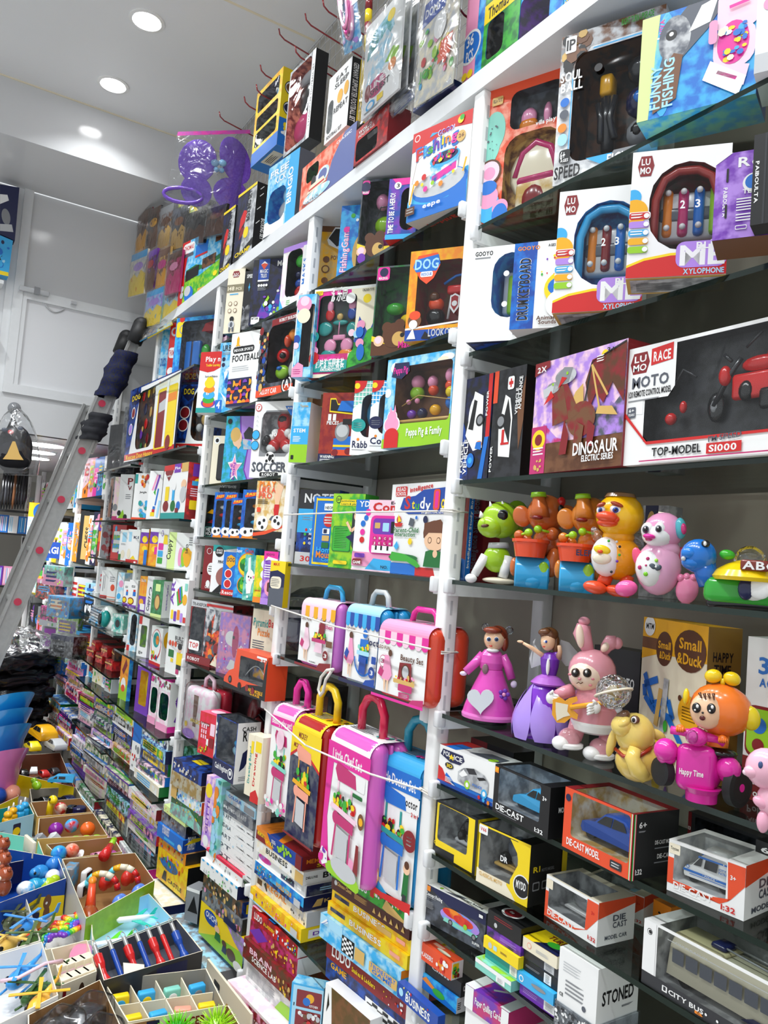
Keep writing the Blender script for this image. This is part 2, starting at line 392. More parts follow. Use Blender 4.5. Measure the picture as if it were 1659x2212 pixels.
def carton(name, label, cat, loc, rz, w, d, h, col='w', art='', right=None, top=None, rart='', tart='', group=None, toy='toy_pieces', lart='', wrap=False, flap=None, film='film', bart='', bot=None, ot=False):
    """a printed carton standing on loc (its front left base corner); windows are real recesses with what is packed inside"""
    right = right or col; top = top or col; d = fit_depth(loc, rz, w, d, h)
    mb = MB()
    fr = Face(mb, front_P(w, d, h), w, h); 
    pre = [e for e in art.split(';') if e.strip()[:1] == 'W']
    wins = []
    for e in pre:
        q = e.strip()[1:].split(); n = [float(i) for i in q[:-1]]
        wins.append((rrect(n[0]/100*w, n[1]/100*h, n[2]/100*w, n[3]/100*h, n[4]/100*h), q[-1]))
    sp = lambda c: c.split('/') if '/' in c else (c, c)
    V = [(0, 0, 0), (w, 0, 0), (w, d, 0), (0, d, 0), (0, 0, h), (w, 0, h), (w, d, h), (0, d, h)]
    for f, c in (((1, 2, 6, 5), right), ((2, 3, 7, 6), right), ((3, 0, 4, 7), right), ((4, 5, 6, 7), top), ((3, 2, 1, 0), bot or right)):
        a, b = sp(c)
        if ot and f[0] == 4:   # the clear front of this carton wraps over its top
            x0 = min(p[0] for p in wins[0][0]); x1 = max(p[0] for p in wins[0][0]); y1 = min(d*.85, .09)-.004
            O_ = [(0, 0), (w, 0), (w, d), (0, d)]; I_ = [(x0, .004), (x1, .004), (x1, y1), (x0, y1)]
            mb.add([(q[0], q[1], h) for q in O_+I_], [(i, (i+1) % 4, 4+(i+1) % 4, 4+i) for i in range(4)], a, False, b)
            continue
        mb.add(V, [f], a, False, b)
    a, b = sp(col)
    if not wins: mb.add(V, [(0, 1, 5, 4)], a, False, b)
    else:
        outer = [(0, 0), (w, 0), (w, h), (0, h)]
        polys = [[Vector((p[0], p[1], 0)) for p in outer]]+[[Vector((p[0], p[1], 0)) for p in wp[::-1]] for wp, _ in wins]
        tr = tessellate_polygon(polys); fl = [p for pl in polys for p in pl]
        def fix(t):
            p, q, r_ = (fl[i] for i in t); return tuple(t) if (q.x-p.x)*(r_.y-p.y)-(r_.x-p.x)*(q.y-p.y) > 0 else tuple(reversed(t))
        mb.add([(p.x, 0, p.y) for p in fl], [fix(t) for t in tr], a, False, b)
        dd = min(d*.85, .09)
        for wp, c in wins:
            ca, cb = sp(c); n = len(wp)
            if ot: ym = (min(p[1] for p in wp)+max(p[1] for p in wp))/2; wq = [(p[0], h-.0005 if p[1] > ym else p[1]) for p in wp]
            else: wq = wp
            fs = [(i, n+i, n+(i+1) % n, (i+1) % n) for i in range(n) if not (ot and wq[i][1] > h-.001 and wq[(i+1) % n][1] > h-.001)]
            mb.add([(p[0], .0002, p[1]) for p in wq]+[(p[0], dd, p[1]) for p in wq], fs, ca, False, cb)
            wp = wq
            mb.add([(p[0], dd, p[1]) for p in wp], [tuple(range(n))], ca, False, cb)
    fr.cut = [wp for wp, _ in wins]
    fr.art(art)
    if rart: Face(mb, right_P(w, d, h), d, h).art(rart)
    if tart: Face(mb, top_P(w, d, h), w, d).art(tart)
    if lart: Face(mb, left_P(w, d, h), d, h).art(lart)
    if bart: Face(mb, bot_P(w, d, h), w, d).art(bart)
    if not wins and not wrap:
        o = mb.build(name, 'card'); o.location = loc; o.rotation_euler = (0, 0, rz); tag(o, label, cat, group)
        return o
    r = root(name, label, cat, loc, rz, group)
    mb.build('carton', 'card', r)
    for wp, c in wins:
        fm = MB(); fm.add([(p[0], .0004, p[1]) for p in wp], [tuple(range(len(wp)))]); fm.build('window_film', film, r)
    if ot: fm = MB(); fm.add([(q[0], q[1], h-.0003) for q in I_], [(0, 1, 2, 3)]); fm.build('top_film', film, r)
    if wrap:
        ew = .002; fm = MB(); fm.box((-ew, -ew, 0), (w+ew, d+ew, h+ew)); fm.build('shrink_wrap', film, r)
    if fr.toys:
        tm = MB(); dd = min(d*.85, .09)
        for ti, (k, n, c) in enumerate(fr.toys):
            ca, cb = sp(c); fy = max(.04, .46-.035*ti)*dd
            if k == 'G':   # ellipsoid x y rx ry (% of height for both)
                rx, ry = n[2]/100*h, n[3]/100*h; rd = min(rx, ry, dd*.3); tm.ell((n[0]/100*w, fy+rd, n[1]/100*h), (rx, rd, ry), ca, 10, 7, col2=cb)
            elif k == 'H':   # block x0 y0 x1 y1
                tm.rbox((n[0]/100*w, fy, n[1]/100*h), (n[2]/100*w, fy+dd*.4, n[3]/100*h), .006, ca, 2, cb)
            elif k == 'J':   # bent rod: th x y x y ..
                tm.tube([(n[i]/100*w, fy+n[0]/200*h, n[i+1]/100*h) for i in range(1, len(n), 2)], n[0]/100*h/2, ca, 6)
        tm.build(toy, 'plastic', r)
    return r
def place(z, y, TL, TR, yaw=None, dmin=0):
    """front left base corner, yaw, width and height of a box whose upper front edge runs between two picture points, standing on height z with its left front edge at depth y"""
    a = at_y(TL[0], TL[1], y); h = a.z-z
    if yaw is None:
        b = at_z(TR[0], TR[1], a.z); e = b-a; rz = atan2(e.y, e.x); w = sqrt(e.x*e.x+e.y*e.y)
    else:
        rz = radians(yaw)
        # width from the picture column of TR at the top right corner
        lo, hi = .005, 2.5
        for _ in range(40):
            m_ = (lo+hi)/2; q = a+Vector((cos(rz), sin(rz), 0))*m_-CAM; px = W/2+FPX*q.dot(rt)/q.dot(fw)
            if px < TR[0]: lo = m_
            else: hi = m_
        w = lo
    return Vector((a.x, y, z)), rz, w, h
REP = []
def rowd(z, y, d, items, group=None, yaw=None, cat='toy box'):
    for it in items:
        kw = dict(it[7]) if len(it) > 7 else {}
        bx(z, y+kw.pop('y', 0), it[0], it[1], it[2] if it[2] is not None else yaw, kw.pop('d', d), it[3], it[4], kw.pop('cat', cat), it[5], it[6], group=group, **kw)
def bx(z, y, TL, TR, yaw, d, name, label, cat, col='w', art='', **kw):
    loc, rz, w, h = place(z, y, TL, TR, yaw)
    REP.append((label[:40], round(w, 3), round(h, 3), round(math.degrees(rz), 1)))
    return carton(name, label, cat, loc, rz, w, d, h, col, art, **kw)
# ---------------------------------------------------------------- the room
def slab(name, a, b, mat, col='w'):
    m_ = MB(); m_.box(a, b, col); return struct(m_.build(name, mat))
slab('floor', (-9.2, -3.2, -.06), (2.6, .42, 0), 'floor_tile')
slab('ceiling', (-4.2, -3.2, CEIL), (2.6, .42, CEIL+.08), 'ceiling_pvc')
slab('wall_back', (-9.2, .32, 0), (2.6, .42, CEIL), 'wall_paint')
slab('ceiling_beam', (-4.8, -3.2, 3.425), (-4.2, .32, CEIL+.08), 'panel_gloss')
slab('ceiling_mezzanine', (-9.2, -3.2, 2.06), (-4.82, .32, 2.12), 'panel_white')
slab('wall_end', (-9.3, -3.2, 0), (-9.2, .42, 2.12), 'wall_paint')
slab('trim_1', (-4.86, -3.2, 2.06), (-4.80, .32, 2.27), 'panel_gloss')
# panel of the storage loft: gloss board in an aluminium frame, a lower white sliding sash with its latch
dr = MB(); dr.box((-4.87, -3.2, 2.27), (-4.815, .32, 3.425)); door = struct(dr.build('door_1', 'panel_gloss'))
f_ = MB()
for a, b in (((-4.82, -.64, 2.27), (-4.80, -.60, 3.425)), ((-4.82, -.60, 2.27), (-4.785, -.552, 3.425)), ((-4.82, -.552, 2.81), (-4.79, .32, 2.865))): f_.box(a, b)
struct(f_.build('door_frame', 'white_metal', door))
s_ = MB(); s_.box((-4.815, -.552, 2.32), (-4.805, .32, 2.81)); struct(s_.build('door_sash', 'panel_white', door))
s_ = MB(); s_.box((-4.815, -.552, 2.27), (-4.785, .32, 2.322)); s_.box((-4.815, -.552, 2.322), (-4.79, -.528, 2.81)); struct(s_.build('door_rail', 'white_metal', door))
s_ = MB(); s_.rbox((-4.79, -.575, 2.845), (-4.765, -.42, 2.872), .004, 'E'); s_.box((-4.775, -.5, 2.84), (-4.76, -.47, 2.88), 'e'); s_.box((-4.79, -.30, 2.835), (-4.77, -.27, 2.85), 'E')
struct(s_.build('door_latch', 'plastic', door))
s_ = MB(); s_.tube([(-4.80, -.43+.10*i/8, 2.80-.028*sin(pi*i/8)) for i in range(9)], .004, 'E', 6); struct(s_.build('door_pull', 'plastic', door))
# the skirting join between beam and ceiling (yellowed sealant)
s_ = MB(); s_.box((-4.2, -1.2, CEIL-.006), (-4.195, .3, CEIL+.001), 'c'); struct(s_.build('trim_2', 'cloth'))
s_ = MB()
q = at_z(560, 35, CEIL); s_.box((q.x, -1.3, CEIL-.002), (q.x+.012, .3, CEIL+.002), 'c')
struct(s_.build('trim_3', 'cloth'))
# ceiling lights
def downlight(x, y, z, label, group=None):
    r = root('ceiling_downlight', label, 'ceiling light', (x, y, z), 0, group)
    m_ = MB(); m_.lathe([(.074, 0), (.074, -.004), (.06, -.006), (.056, .004)], col='w', n=28); m_.build('trim_ring', 'plastic', r)
    m_ = MB(); m_.lathe([(.0001, -.002), (.057, -.002)], n=28); m_.build('diffuser', 'lamp', r); return r
for i, x in enumerate(LIGHTX[:2]):
    downlight(x, -.33 if i else -.34, CEIL, ['round white downlight lit in the ceiling nearer the beam', 'round white downlight lit in the ceiling farther from the beam'][i])
for i, (px, py) in enumerate([(97, 958), (80, 973), (70, 986)]):
    q = at_z(px, py, 2.06); r = root('ceiling_downlight', ['bright round lamp under the loft floor, nearest of the row above the backpack', 'round lamp under the loft floor, middle of the row of three', 'round lamp under the loft floor, farthest of the row of three'][i], 'ceiling light', q, 0)
    m_ = MB(); m_.lathe([(.13, 0), (.12, -.012)], n=24); m_.build('trim_ring', 'plastic', r); m_ = MB(); m_.lathe([(.0001, -.013), (.115, -.013)], n=24); m_.build('diffuser', 'lamp', r)
# ---------------------------------------------------------------- shelving
PX = [-.54, -1.395, -2.24, -3.095, -3.985, -4.805, -5.69, -6.56, -7.43, -8.3]
LV = {0: [2.244, 1.964, 1.687, 1.475, 1.196, 1.052, .910, .766, .60],
      1: [2.315, 2.025, 1.775, 1.475, 1.198, .765, .485, .25],
      2: [2.311, 2.021, 1.748, 1.543, 1.340, 1.058, .780, .50, .25],
      3: [2.236, 1.905, 1.609, 1.403, 1.191, .982, .743, .5, .25],
      4: [1.887, 1.607, 1.40, 1.19, 1.037, .832, .712, .47, .25],
      5: [1.765, 1.34, 1.05, .80, .52, .25], 6: [1.70, 1.30, 1.0, .72, .42], 7: [1.70, 1.3, 1.0, .7, .4], 8: [1.6, 1.2, .8, .4]}
BT = 2.612   # top of the board that caps the uprights
names = ['nearest', 'second nearest', 'third', 'fourth', 'fifth', 'sixth', 'seventh', 'eighth', 'ninth', 'farthest']
for i, x in enumerate(PX):
    lab = ['white slotted shelf upright at the right end beyond the doll shelf', 'white slotted shelf upright between the toy suitcases and the boxed toy cars', 'white slotted shelf upright left of the toy suitcases', 'white slotted shelf upright left of the red truck box and soccer robot', 'white slotted shelf upright mostly hidden behind rescue dog boxes', 'white slotted shelf upright beside the metal ladder', 'white upright beyond the ladder left of the black chess frame', 'white upright under the loft, behind the lower ladder rungs', 'thin white upright deep under the loft', 'last white upright deep under the loft'][i]
    top = 2.565 if i < 6 else 2.05; OBST.append((quad(x, 0, 0, .036, .034), 0, top)); OBST.append((quad(x, .275, 0, .036, .034), 0, top))
    r = root('shelf_upright', lab, 'shelf upright', (x, 0, 0), 0)
    m_ = MB(); m_.rbox((0, 0, 0), (.036, .034, top), .004, n=2)
    k = int((top-.3)/.05)
    for q in range(k):   # slots in the right side and the front
        m_.box((.0362, .012, .3+q*.05), (.0366, .018, .33+q*.05), 'E')
    m_.build('front_post', 'card', r)
    m_ = MB(); m_.rbox((0, .275, 0), (.036, .309, top), .004, n=2); m_.build('rear_post', 'white_metal', r)
    for bay, sx in ((i-1, 1), (i, -1)):
        if bay not in LV: continue
        for z in LV[bay]:
            if i >= 6 and z < .8: continue
            m_ = MB(); x0, x1 = (.036, .052) if sx > 0 else (-.016, 0)
            m_.rbox((x0, -.012, z-.030), (x1, .012, z+.004), .004, n=2); m_.box((x0+.002, .0, z-.034), (x1-.002, .28, z-.0092))
            m_.build('bracket', 'white_metal', r)
ordw = ['top', 'second', 'third', 'fourth', 'fifth', 'sixth', 'seventh', 'eighth', 'ninth']
bayn = ['near bay with the dolls', 'bay with the toy suitcases', 'bay with the soccer robot', 'bay with the rescue dog boxes', 'bay behind the ladder', 'first bay under the loft', 'second bay under the loft', 'third bay under the loft', 'last bay under the loft']
for bay, zs in LV.items():
    for k, z in enumerate(zs):
        x0, x1 = PX[bay+1]+.038, PX[bay]-.002
        m_ = MB(); m_.box((x0, -.062 if bay in (3, 4) else 0, z-.009), (x1, .30, z))
        m_.mi = [1, 1, 1, 1, 0, 0]; o = m_.build('glass_shelf', ['glass', 'glass_edge'])
        tag(o, f'dark edged glass shelf, {ordw[k]} one down in the {bayn[bay]}', 'shelf')
m_ = MB(); m_.box((-4.80, -.005, 2.565), (-.5, .315, BT)); tag(m_.build('top_board', 'white_metal'), 'long white board capping the whole shelf wall', 'shelf')
for i in range(9):
    m_ = MB(); top = 2.56 if i < 5 else 2.05
    m_.box((PX[i+1]+.002, .3095, .05), (PX[i], .3175, top)); tag(m_.build('back_board', 'back_panel'), f'grey brown back board closing the {bayn[i]}', 'back board')
for i in range(9):
    m_ = MB(); m_.box((PX[i+1]+.0365, .036, .0), (PX[i]-.0005, .27, .215)); tag(m_.build('shelf_plinth', 'greycard'), f'low grey plinth under the {bayn[i]}', 'plinth')
# wire grid above the board
m_ = MB()
for i in range(77): x = -4.72+i*.055; m_.tube([(x, .300, 2.62), (x, .300, 3.69)], .0018, 'E', 4, False)
for i in range(20): z = 2.64+i*.055; m_.tube([(-4.72, .296, z), (-.54, .296, z)], .0018, 'E', 4, False)
m_.tube([(-4.72, .298, 3.69), (-.54, .298, 3.69)], .003, 'E', 5, False)
tag(m_.build('wire_grid', 'plastic'), 'white wire grid panel on the wall above the top board', 'wire grid')
# ---------------------------------------------------------------- ladder
lx = [-4.2, -4.52]
def lad(z): return -.052-(2.674-z)*.2852
r = root('ladder', 'metal extension ladder with red rung caps leaning on the shelf wall', 'ladder', (0, 0, 0), 0)
dirv = Vector((0, .2852, 1)).normalized()
def railm(x, z0, z1, off, wd, th):
    m_ = MB(); p0 = Vector((x, lad(z0), z0)); p1 = Vector((x, lad(z1), z1)); nrm = Vector((0, -1, .2852)).normalized()
    def P(a, t): b = p0 if t == 0 else p1; return b+Vector((a[0], 0, 0))+nrm*(a[1]+off)
    prof = [(-th/2, -wd/2), (th/2, -wd/2), (th/2, -wd/2+.012), (.004, -wd/2+.012), (.004, wd/2-.012), (th/2, wd/2-.012), (th/2, wd/2), (-th/2, wd/2)]
    n = len(prof); m_.add([P(a, 0) for a in prof]+[P(a, 1) for a in prof], [(i, (i+1) % n, n+(i+1) % n, n+i) for i in range(n)]+[(0, 1, 2, 3), (0, 3, 4, 7), (7, 4, 5, 6), (n+3, n+2, n+1, n), (n+7, n+4, n+3, n), (n+6, n+5, n+4, n+7)])
    return m_
for i, x in enumerate(lx):
    railm(x, 0, 2.22, 0, .085, .03).build('rail', 'alu', r)
    railm(x-.012*(1 if i == 0 else -1), 1.95, 2.60, -.03, .055, .026).build('rail', 'alu', r)
    m_ = MB(); p = Vector((x, lad(2.6), 2.60)); n_ = Vector((0, -1, .2852)).normalized()*-.03
    m_.tube([p+n_-dirv*.05, p+n_+dirv*.055], [.04, .042], 'k', 12); m_.ell(p+n_+dirv*.055, .042, 'k'); m_.build('end_cap', 'rubber', r)
zr = [.40, .66, .915, 1.168, 1.424, 1.684, 1.94, 2.195]
for z in zr:
    m_ = MB(); y = lad(z); m_.rbox((lx[1]+.01, y-.02, z-.012), (lx[0]-.005, y+.02, z+.012), .006, n=2); ru = m_.build('rung', 'alu', r)
    m_ = MB(); m_.tube([(lx[0]+.004, y, z), (lx[0]+.017, y, z)], .018, 'b8304a', 14, smooth=False); m_.build('rung_cap', 'plastic', ru)
for z in (2.42,):
    m_ = MB(); y = lad(z)+.03; m_.rbox((lx[1]+.02, y-.016, z-.01), (lx[0]-.01, y+.016, z+.01), .006, n=2); m_.build('rung', 'alu', r)
for z, c, h in ((2.36, 'k', .26), (2.07, 'k', .15)):
    m_ = MB(); p = Vector((lx[0]-.005, lad(z)+.015, z))
    pts = []; nn = 16; V = []
    for j in range(13):
        t = j/12; rad = .056+.005*sin(j*1.9)+.006*sin(t*pi)
        for i in range(nn):
            a = 2*pi*i/nn; q = p+dirv*((t-.5)*h)+Vector((cos(a), sin(a), 0))*(rad+.007*sin(3*a+j*.9)+.004*sin(7*a-j)); V.append(q)
    F = [(j*nn+i, j*nn+(i+1) % nn, (j+1)*nn+(i+1) % nn, (j+1)*nn+i) for j in range(12) for i in range(nn)]
    m_.add(V, F, 'K', True, 'n' if z > 2.2 else 'K'); m_.build('cloth_wrap', 'cloth', r)
# ---------------------------------------------------------------- toy vehicles used inside window cartons
def wheel(mb, c, r, wdt, hub='E', ax='y'):
    rot = Matrix.Rotation(pi/2, 3, 'X')
    mb.lathe([(r*.2, -wdt/2-.001), (r*.62, -wdt/2-.001), (r*.66, -wdt/2), (r, -wdt/2), (r, wdt/2), (r*.2, wdt/2)], c, 'k', 14, rot=rot, cols=[hub, 'k', 'k', 'k', 'k'])
    for i in range(5):
        a = i*2*pi/5; mb.box((c[0]+cos(a)*r*.36-.1*r, c[1]-wdt/2-.0012 if True else 0, c[2]+sin(a)*r*.36-.1*r), (c[0]+cos(a)*r*.36+.1*r, c[1]-wdt/2+.001, c[2]+sin(a)*r*.36+.1*r), 'k')
def toy_car(parent, loc, L, Wd, Hh, prof, glass, wheels, col, hub='E', name='toy_car', extra=None):
    """prof/glass in units of L (x) and Hh (z)"""
    m = MB(); P = [(a*L, b*Hh) for a, b in prof]
    n = len(P)
    # body: three slices so that the cabin tapers
    ys = [0, .1, .9, 1]; ins = [.035, 0, 0, .035]
    V = []
    cx = L/2; cz = Hh*.4
    for yy, i_ in zip(ys, ins):
        for a, b in P:
            tz = max(0, (b-Hh*.55)/(Hh*.45)); y = lerp(yy, .5, tz*.28)
            V.append((cx+(a-cx)*(1-i_), y*Wd, cz+(b-cz)*(1-i_)))
    F = [(k*n+i, k*n+(i+1) % n, (k+1)*n+(i+1) % n, (k+1)*n+i) for k in range(3) for i in range(n)]
    m.add(V, F, col, True)
    tr = tessellate_polygon([[Vector((a, b, 0)) for a, b in P]]); m.add(V[:n], [tuple(t) for t in tr], col); m.add(V[-n:], [tuple(t) for t in tr], col)
    for gp, c in glass:
        g = [(a*L, b*Hh) for a, b in gp]
        for sgn, yb in ((-1, 0), (1, 1)):
            vs = []
            for a, b in g:
                tz = max(0, (b-Hh*.55)/(Hh*.45)); vs.append((cx+(a-cx)*.97, (lerp(yb, .5, tz*.28))*Wd+sgn*.0012, cz+(b-cz)*.97))
            m.add(vs, [tuple(t) for t in tessellate_polygon([[Vector((a, b, 0)) for a, b in g]])], c)
    if extra: extra(m, L, Wd, Hh)
    o = m.build(name, 'plastic', parent); o.location = loc
    for wx, wr in wheels:
        for y in (.01, Wd-.01):
            w_ = MB(); wheel(w_, (wx*L, y, wr*Hh*.98), wr*Hh, .012, hub); w_.build('wheel', 'plastic', o)
    return o
SPORT = ([(0, .22), (.02, .42), (.16, .55), (.34, .66), (.46, .95), (.62, 1), (.78, .88), (.93, .7), (1, .66), (.99, .3), (.97, .18), (.03, .16)], [([(.37, .66), (.48, .92), (.58, .95), (.6, .66)], 'k'), ([(.62, .66), (.61, .95), (.74, .86), (.80, .68)], 'k')], [(.19, .24), (.80, .24)])
SUV = ([(0, .3), (.02, .5), (.12, .58), (.26, .63), (.40, .96), (.55, 1), (.78, .98), (.92, .78), (.985, .64), (1, .32), (.97, .17), (.03, .17)], [([(.31, .65), (.42, .92), (.56, .95), (.57, .66)], 'k'), ([(.59, .66), (.58, .95), (.76, .93), (.86, .7)], 'k')], [(.17, .22), (.81, .22)])
VAN = ([(0, .2), (0, .36), (.05, .46), (.17, .55), (.30, .85), (.36, .93), (1, .95), (1, .15), (.02, .13)], [([(.20, .56), (.30, .81), (.36, .84), (.36, .58)], 'k'), ([(.42, .56), (.42, .82), (.68, .82), (.68, .56)], 'k')], [(.18, .17), (.80, .17)])
def fit_car(o, shape, col, fr, **kw):
    w, h = REP[-1][1], REP[-1][2]   # measured carton
    return toy_car(o, (fr[0]*w, .014, fr[1]*h), fr[2]*w, fr[3], fr[4]*h, *shape, col, **kw)
def van_extra(m, L, Wd, Hh):
    m.rbox((L*.34, Wd*.2, Hh*.92), (L*.8, Wd*.8, Hh*1.12), .006, 'w', 2); m.rbox((L*.30, Wd*.15, Hh*.86), (L*.36, Wd*.85, Hh*1.0), .004, 'b', 2)
    f = Face(m, lambda a, b, o: (a, -.0006-o, b), L, Hh); f.art('R 1 30 96 37 b;R 14 24 96 26 b;T 40 31 5 30 w:* POLICE *;T 72 66 7 14 b:CITY;T 72 56 7 20 b:PATROL;P 30 83 98 86 98 90 32 90 b;R 80 86 82 90 w;R 88 86 90 90 w;C 11 46 5 b;C 11 46 3 w')
# ---------------------------------------------------------------- near bay, board and upper shelves
Z = LV[0]; T0 = BT+.0005; e = .0005
bx(T0, .03, (1021, -120), (1240, -300), 0, .10, 'train_set_box', 'large blue and green train set box with pink end on the top board', 'toy box', 's/b',
   'R 0 0 14 100 p;C 7 30 9 b;C 7 30 10.5 w;C 7 30 9 b;T 2.6 31 7 8 w:36;T 3 21 7 8 w:PCS;Q 1 62 13 88 4 P;C 7 70 7 S;T 1.5 80 4.5 11 r:THOMAS;Q 22 6 60 96 4 g/G;W 26 12 44 36 4 e/K;W 50 48 78 72 4 o/N;W 26 56 44 92 4 e/K;R 22 36 88 46 y;P 22 36 88 36 88 48 22 48 y;T 26 38 7 56 k:Thomas Medium Set;W 60 2 88 32 3 V/e;Q 80 50 98 96 4 b/s;J 3 28 18 34 26 42 24;J 4 53 55 64 60 75 58;G 66 16 9 4 N;B 1 2 13 20 8 3 wsy', group=None, bart='R 2 10 98 90 w')
bx(T0, .02, (1222, -60), (1420, -260), 0, .08, 'toy_box', 'bright blue box at the right end of the top board', 'toy box', 's/b', 'R 0 0 100 14 b;C 6 60 8 y;C 12 40 5 w;C 6 22 3 y;Q 20 20 80 90 5 g/S;B 2 10 30 90 20 3 ywp')
# first shelf
bx(Z[0]+e, .015, (1051, 199), (1225, 141), None, .11, 'doll_house_box', 'orange villa playset box with a window on a red roofed toy house', 'toy box', 'a/O',
   'R 0 88 100 100 O;O 8 62 16 17 T;O 15 69 14 14 T;O 3 52 12 12 T;B 2 48 20 78 16 .7 x;Q 10 87 24 93 1 C;T 11 89 2.5 12 k:VILLA TOYS;W 34 66 97 93 6 x/K;W 30 8 98 62 12 C/N;C 13 40 9 D;C 13 40 7.6 P;C 13 39 4.5 p;O 14 16 14 12 s;C 13 22 8 p;O 12 29 12 5 b;C 30 13 6 p;O 30 8 10 8 b;T 68 64 3 24 w:villa play;G 52 76 6 7 p;G 52 71 7 5 o;G 76 75 3 8 p;H 44 10 92 34 C/c;G 67 36 20 20 c;J 5 42 34 50 50 66 56 84 50 93 34 M;J 7 46 30 90 30 M;H 46 29 90 33 M;G 66 17 9 10 R;Q 60 0 100 12 2 c;T 64 6 4 32 N:小猪别墅;T 68 1 3.5 28 N:套餐组', toy='toy_house', bart='R 10 20 90 80 L', right='O')
bx(Z[0]+e, -.004, (1215, 82), (1440, 8), None, .10, 'spinning_top_box', 'black and silver spinning top launcher box with clear blister', 'toy box', 'E/w',
   'P 0 66 0 100 100 100 100 88 30 88 14 72 N/E;B 2 74 30 98 24 4 kNCe;Q 5 87 16 98 1 w;T 6 89 7 9 k:IP;P 14 20 14 70 34 86 100 86 100 2 62 2 s;W 15 13 97 85 8 D/k;T 2 68 6 22 w:SOUL;T 3 61 6 22 w:BALL;C 8 54 3 b;C 8 46 3 x;C 7 37 3 o;O 8 29 5 4 S;Q 6 13 17 22 2 k;T 7 16 5 5 w:6+;T 7.5 13.8 2 8 w:AGES;T 2 3 8 26 k:SPEED;P 50 4 60 14 84 14 78 2 e;T 54 5 7 26 w:FIGHT;T 60 94 4 30 g:RIGHT TURN UPGRADE;H 33 62 46 76 Y;J 9 40 60 42 46 44 24;J 5 34 56 37 46 38 30;J 5 50 58 46 44 52 30;G 72 74 9 9 K;G 74 52 10 10 n;G 75 52 5 5 b;G 76 30 9 9 e;G 76 30 5 5 k;C 40 71 2.6 k', toy='spinning_tops', top='x')
bx(Z[0]+e, -.05, (1389, 44), (1645, -38), None, .085, 'fishing_game_box', 'shiny blue fishing game box with a grey dolphin and pink game tray', 'toy box', 's/b',
   'P 0 0 10 0 16 100 0 100 L;O 22 50 9 50 T/s;T 14 76 7 3 w:.;V 20 80 4 14 m:VIVA;P 18 48 30 44 58 72 76 100 40 100 26 84 x;O 30 72 14 22 E/x;P 42 74 60 78 66 100 52 96 w;C 27 76 5 k;C 27 77 2 w;P 14 4 34 14 38 54 30 58 14 36 N;V 20 8 9 42 S:FUNNY;V 31 8 9 46 S:FISHING;Q 66 64 99 100 6 P;Q 64 28 98 70 14 P;P 58 28 90 10 94 28 70 36 P;P 56 24 86 2 92 18 62 40 w;L 3 68 28 84 18 m;O 80 52 13 20 m;B 70 36 90 68 26 3.2 wybsc;L 3 76 84 92 86 m;Q 60 54 67 76 3 p', right='B', bot='T', bart='R 0 0 100 100 T/s')
bx(Z[0]+e, -.02, (1637, -8), (1780, -50), None, .09, 'toy_box', 'white box with pink corner cut off by the right edge on the first shelf', 'toy box', 'w', 'X 20 40 90 60 4 e;T 20 64 5 40 k:Puzzle;O 20 86 10 8 p;R 0 0 100 24 E')
# second shelf
bx(Z[1]+e, -.05, (1021, 537), (1150, 541), 33, .12, 'xylophone_box', 'white toy xylophone box with navy base beside the upright', 'toy box', 'w',
   'W 38 24 97 92 30 b/s;T 6 91 4.5 30 k:GOOYO;T 6 93.5 0 0 r: ;X 6 87 34 90 1 e;H 46 34 100 80 E;H 54 34 68 76 l;H 82 34 98 72 a;C 61 70 3 w;C 61 38 3 w;C 90 66 3 w;T 78 6 8 3 n:i', toy='toy_xylophone', bot='n', bart='R 4 10 90 90 B/n')
bx(Z[1]+e, -.045, (1113, 527), (1240, 531), 33, .1, 'drum_keyboard_box', 'tall box with blue spine reading drum keyboard', 'toy box', 'w',
   'R 0 0 40 100 b/B;V 30 10 19 72 w:DRUM KEYBOARD;V 29.4 10.3 17.6 71.4 k:DRUM KEYBOARD;T 6 91 4.5 38 o:GOOYO;T 58 93 3 34 k:AGES 4 YEARS;B 46 60 98 88 14 1.3 vrygo;O 90 44 34 20 y;O 90 46 28 12 b;O 84 26 24 16 w;O 90 18 18 8 s;T 46 9 4.5 30 D:Animal;T 50 4 4.5 30 D:Sounds')
xyl = 'W 20 20 97 89 36 {0};T 8 88 5 9 r:L;P 6 88 9 96 20 96 23 88 20 80 9 80 R;T 9.5 89 5 9 w:LU;T 8.6 82 5 11 w:MO;C 3 64 6 s;C 5 52 10 Y;Q -2 46 22 52 2 w;Q 0 46 21 51.4 2 r;Q 0 39.4 21 44.6 2 V;Q 0 32.8 21 38 2 s;Q 0 26.2 21 31.4 2 Y;Q 0 19.6 21 24.8 2 l;X 2 46.6 15 51 2 w;X 2 33.4 15 37.6 2 w;C 18 48.6 2 w;C 18 42 2 w;C 18 35.4 2 w;C 18 28.8 2 w;C 18 22.2 2 w;R 0 0 100 10 r;P 0 10 18 15 45 18 100 18 100 0 0 0 y;P 0 8 18 13 45 16 100 16 100 0 0 0 r;H 30 34 92 72 E;H 30 48 92 60 x;H 33 36 44 74 o;H 49 36 60 74 {2};H 65 36 76 74 b;H 81 36 92 74 l;G 38.5 70 2.4 2.4 w;G 54.5 70 2.4 2.4 w;G 70.5 70 2.4 2.4 w;G 38.5 41 2.4 2.4 w;G 54.5 41 2.4 2.4 w;G 70.5 41 2.4 2.4 w;T 51.5 52 6 5 w:2;T 66.5 52 6 5 w:3;Q 50 6 100 26 6 V;T 54 8 15 44 w:ME;T 70 20 5 28 w:BLUE;T 58 1 4 40 S:XYLOPHONE;J 7 26 28 26 62 34 78 48 84 68 84 82 78 90 62 90 28 {1}'
xk = dict(toy='toy_xylophone', bart='R 4 10 96 90 E/e;X 10 30 60 80 8 x', bot='C')
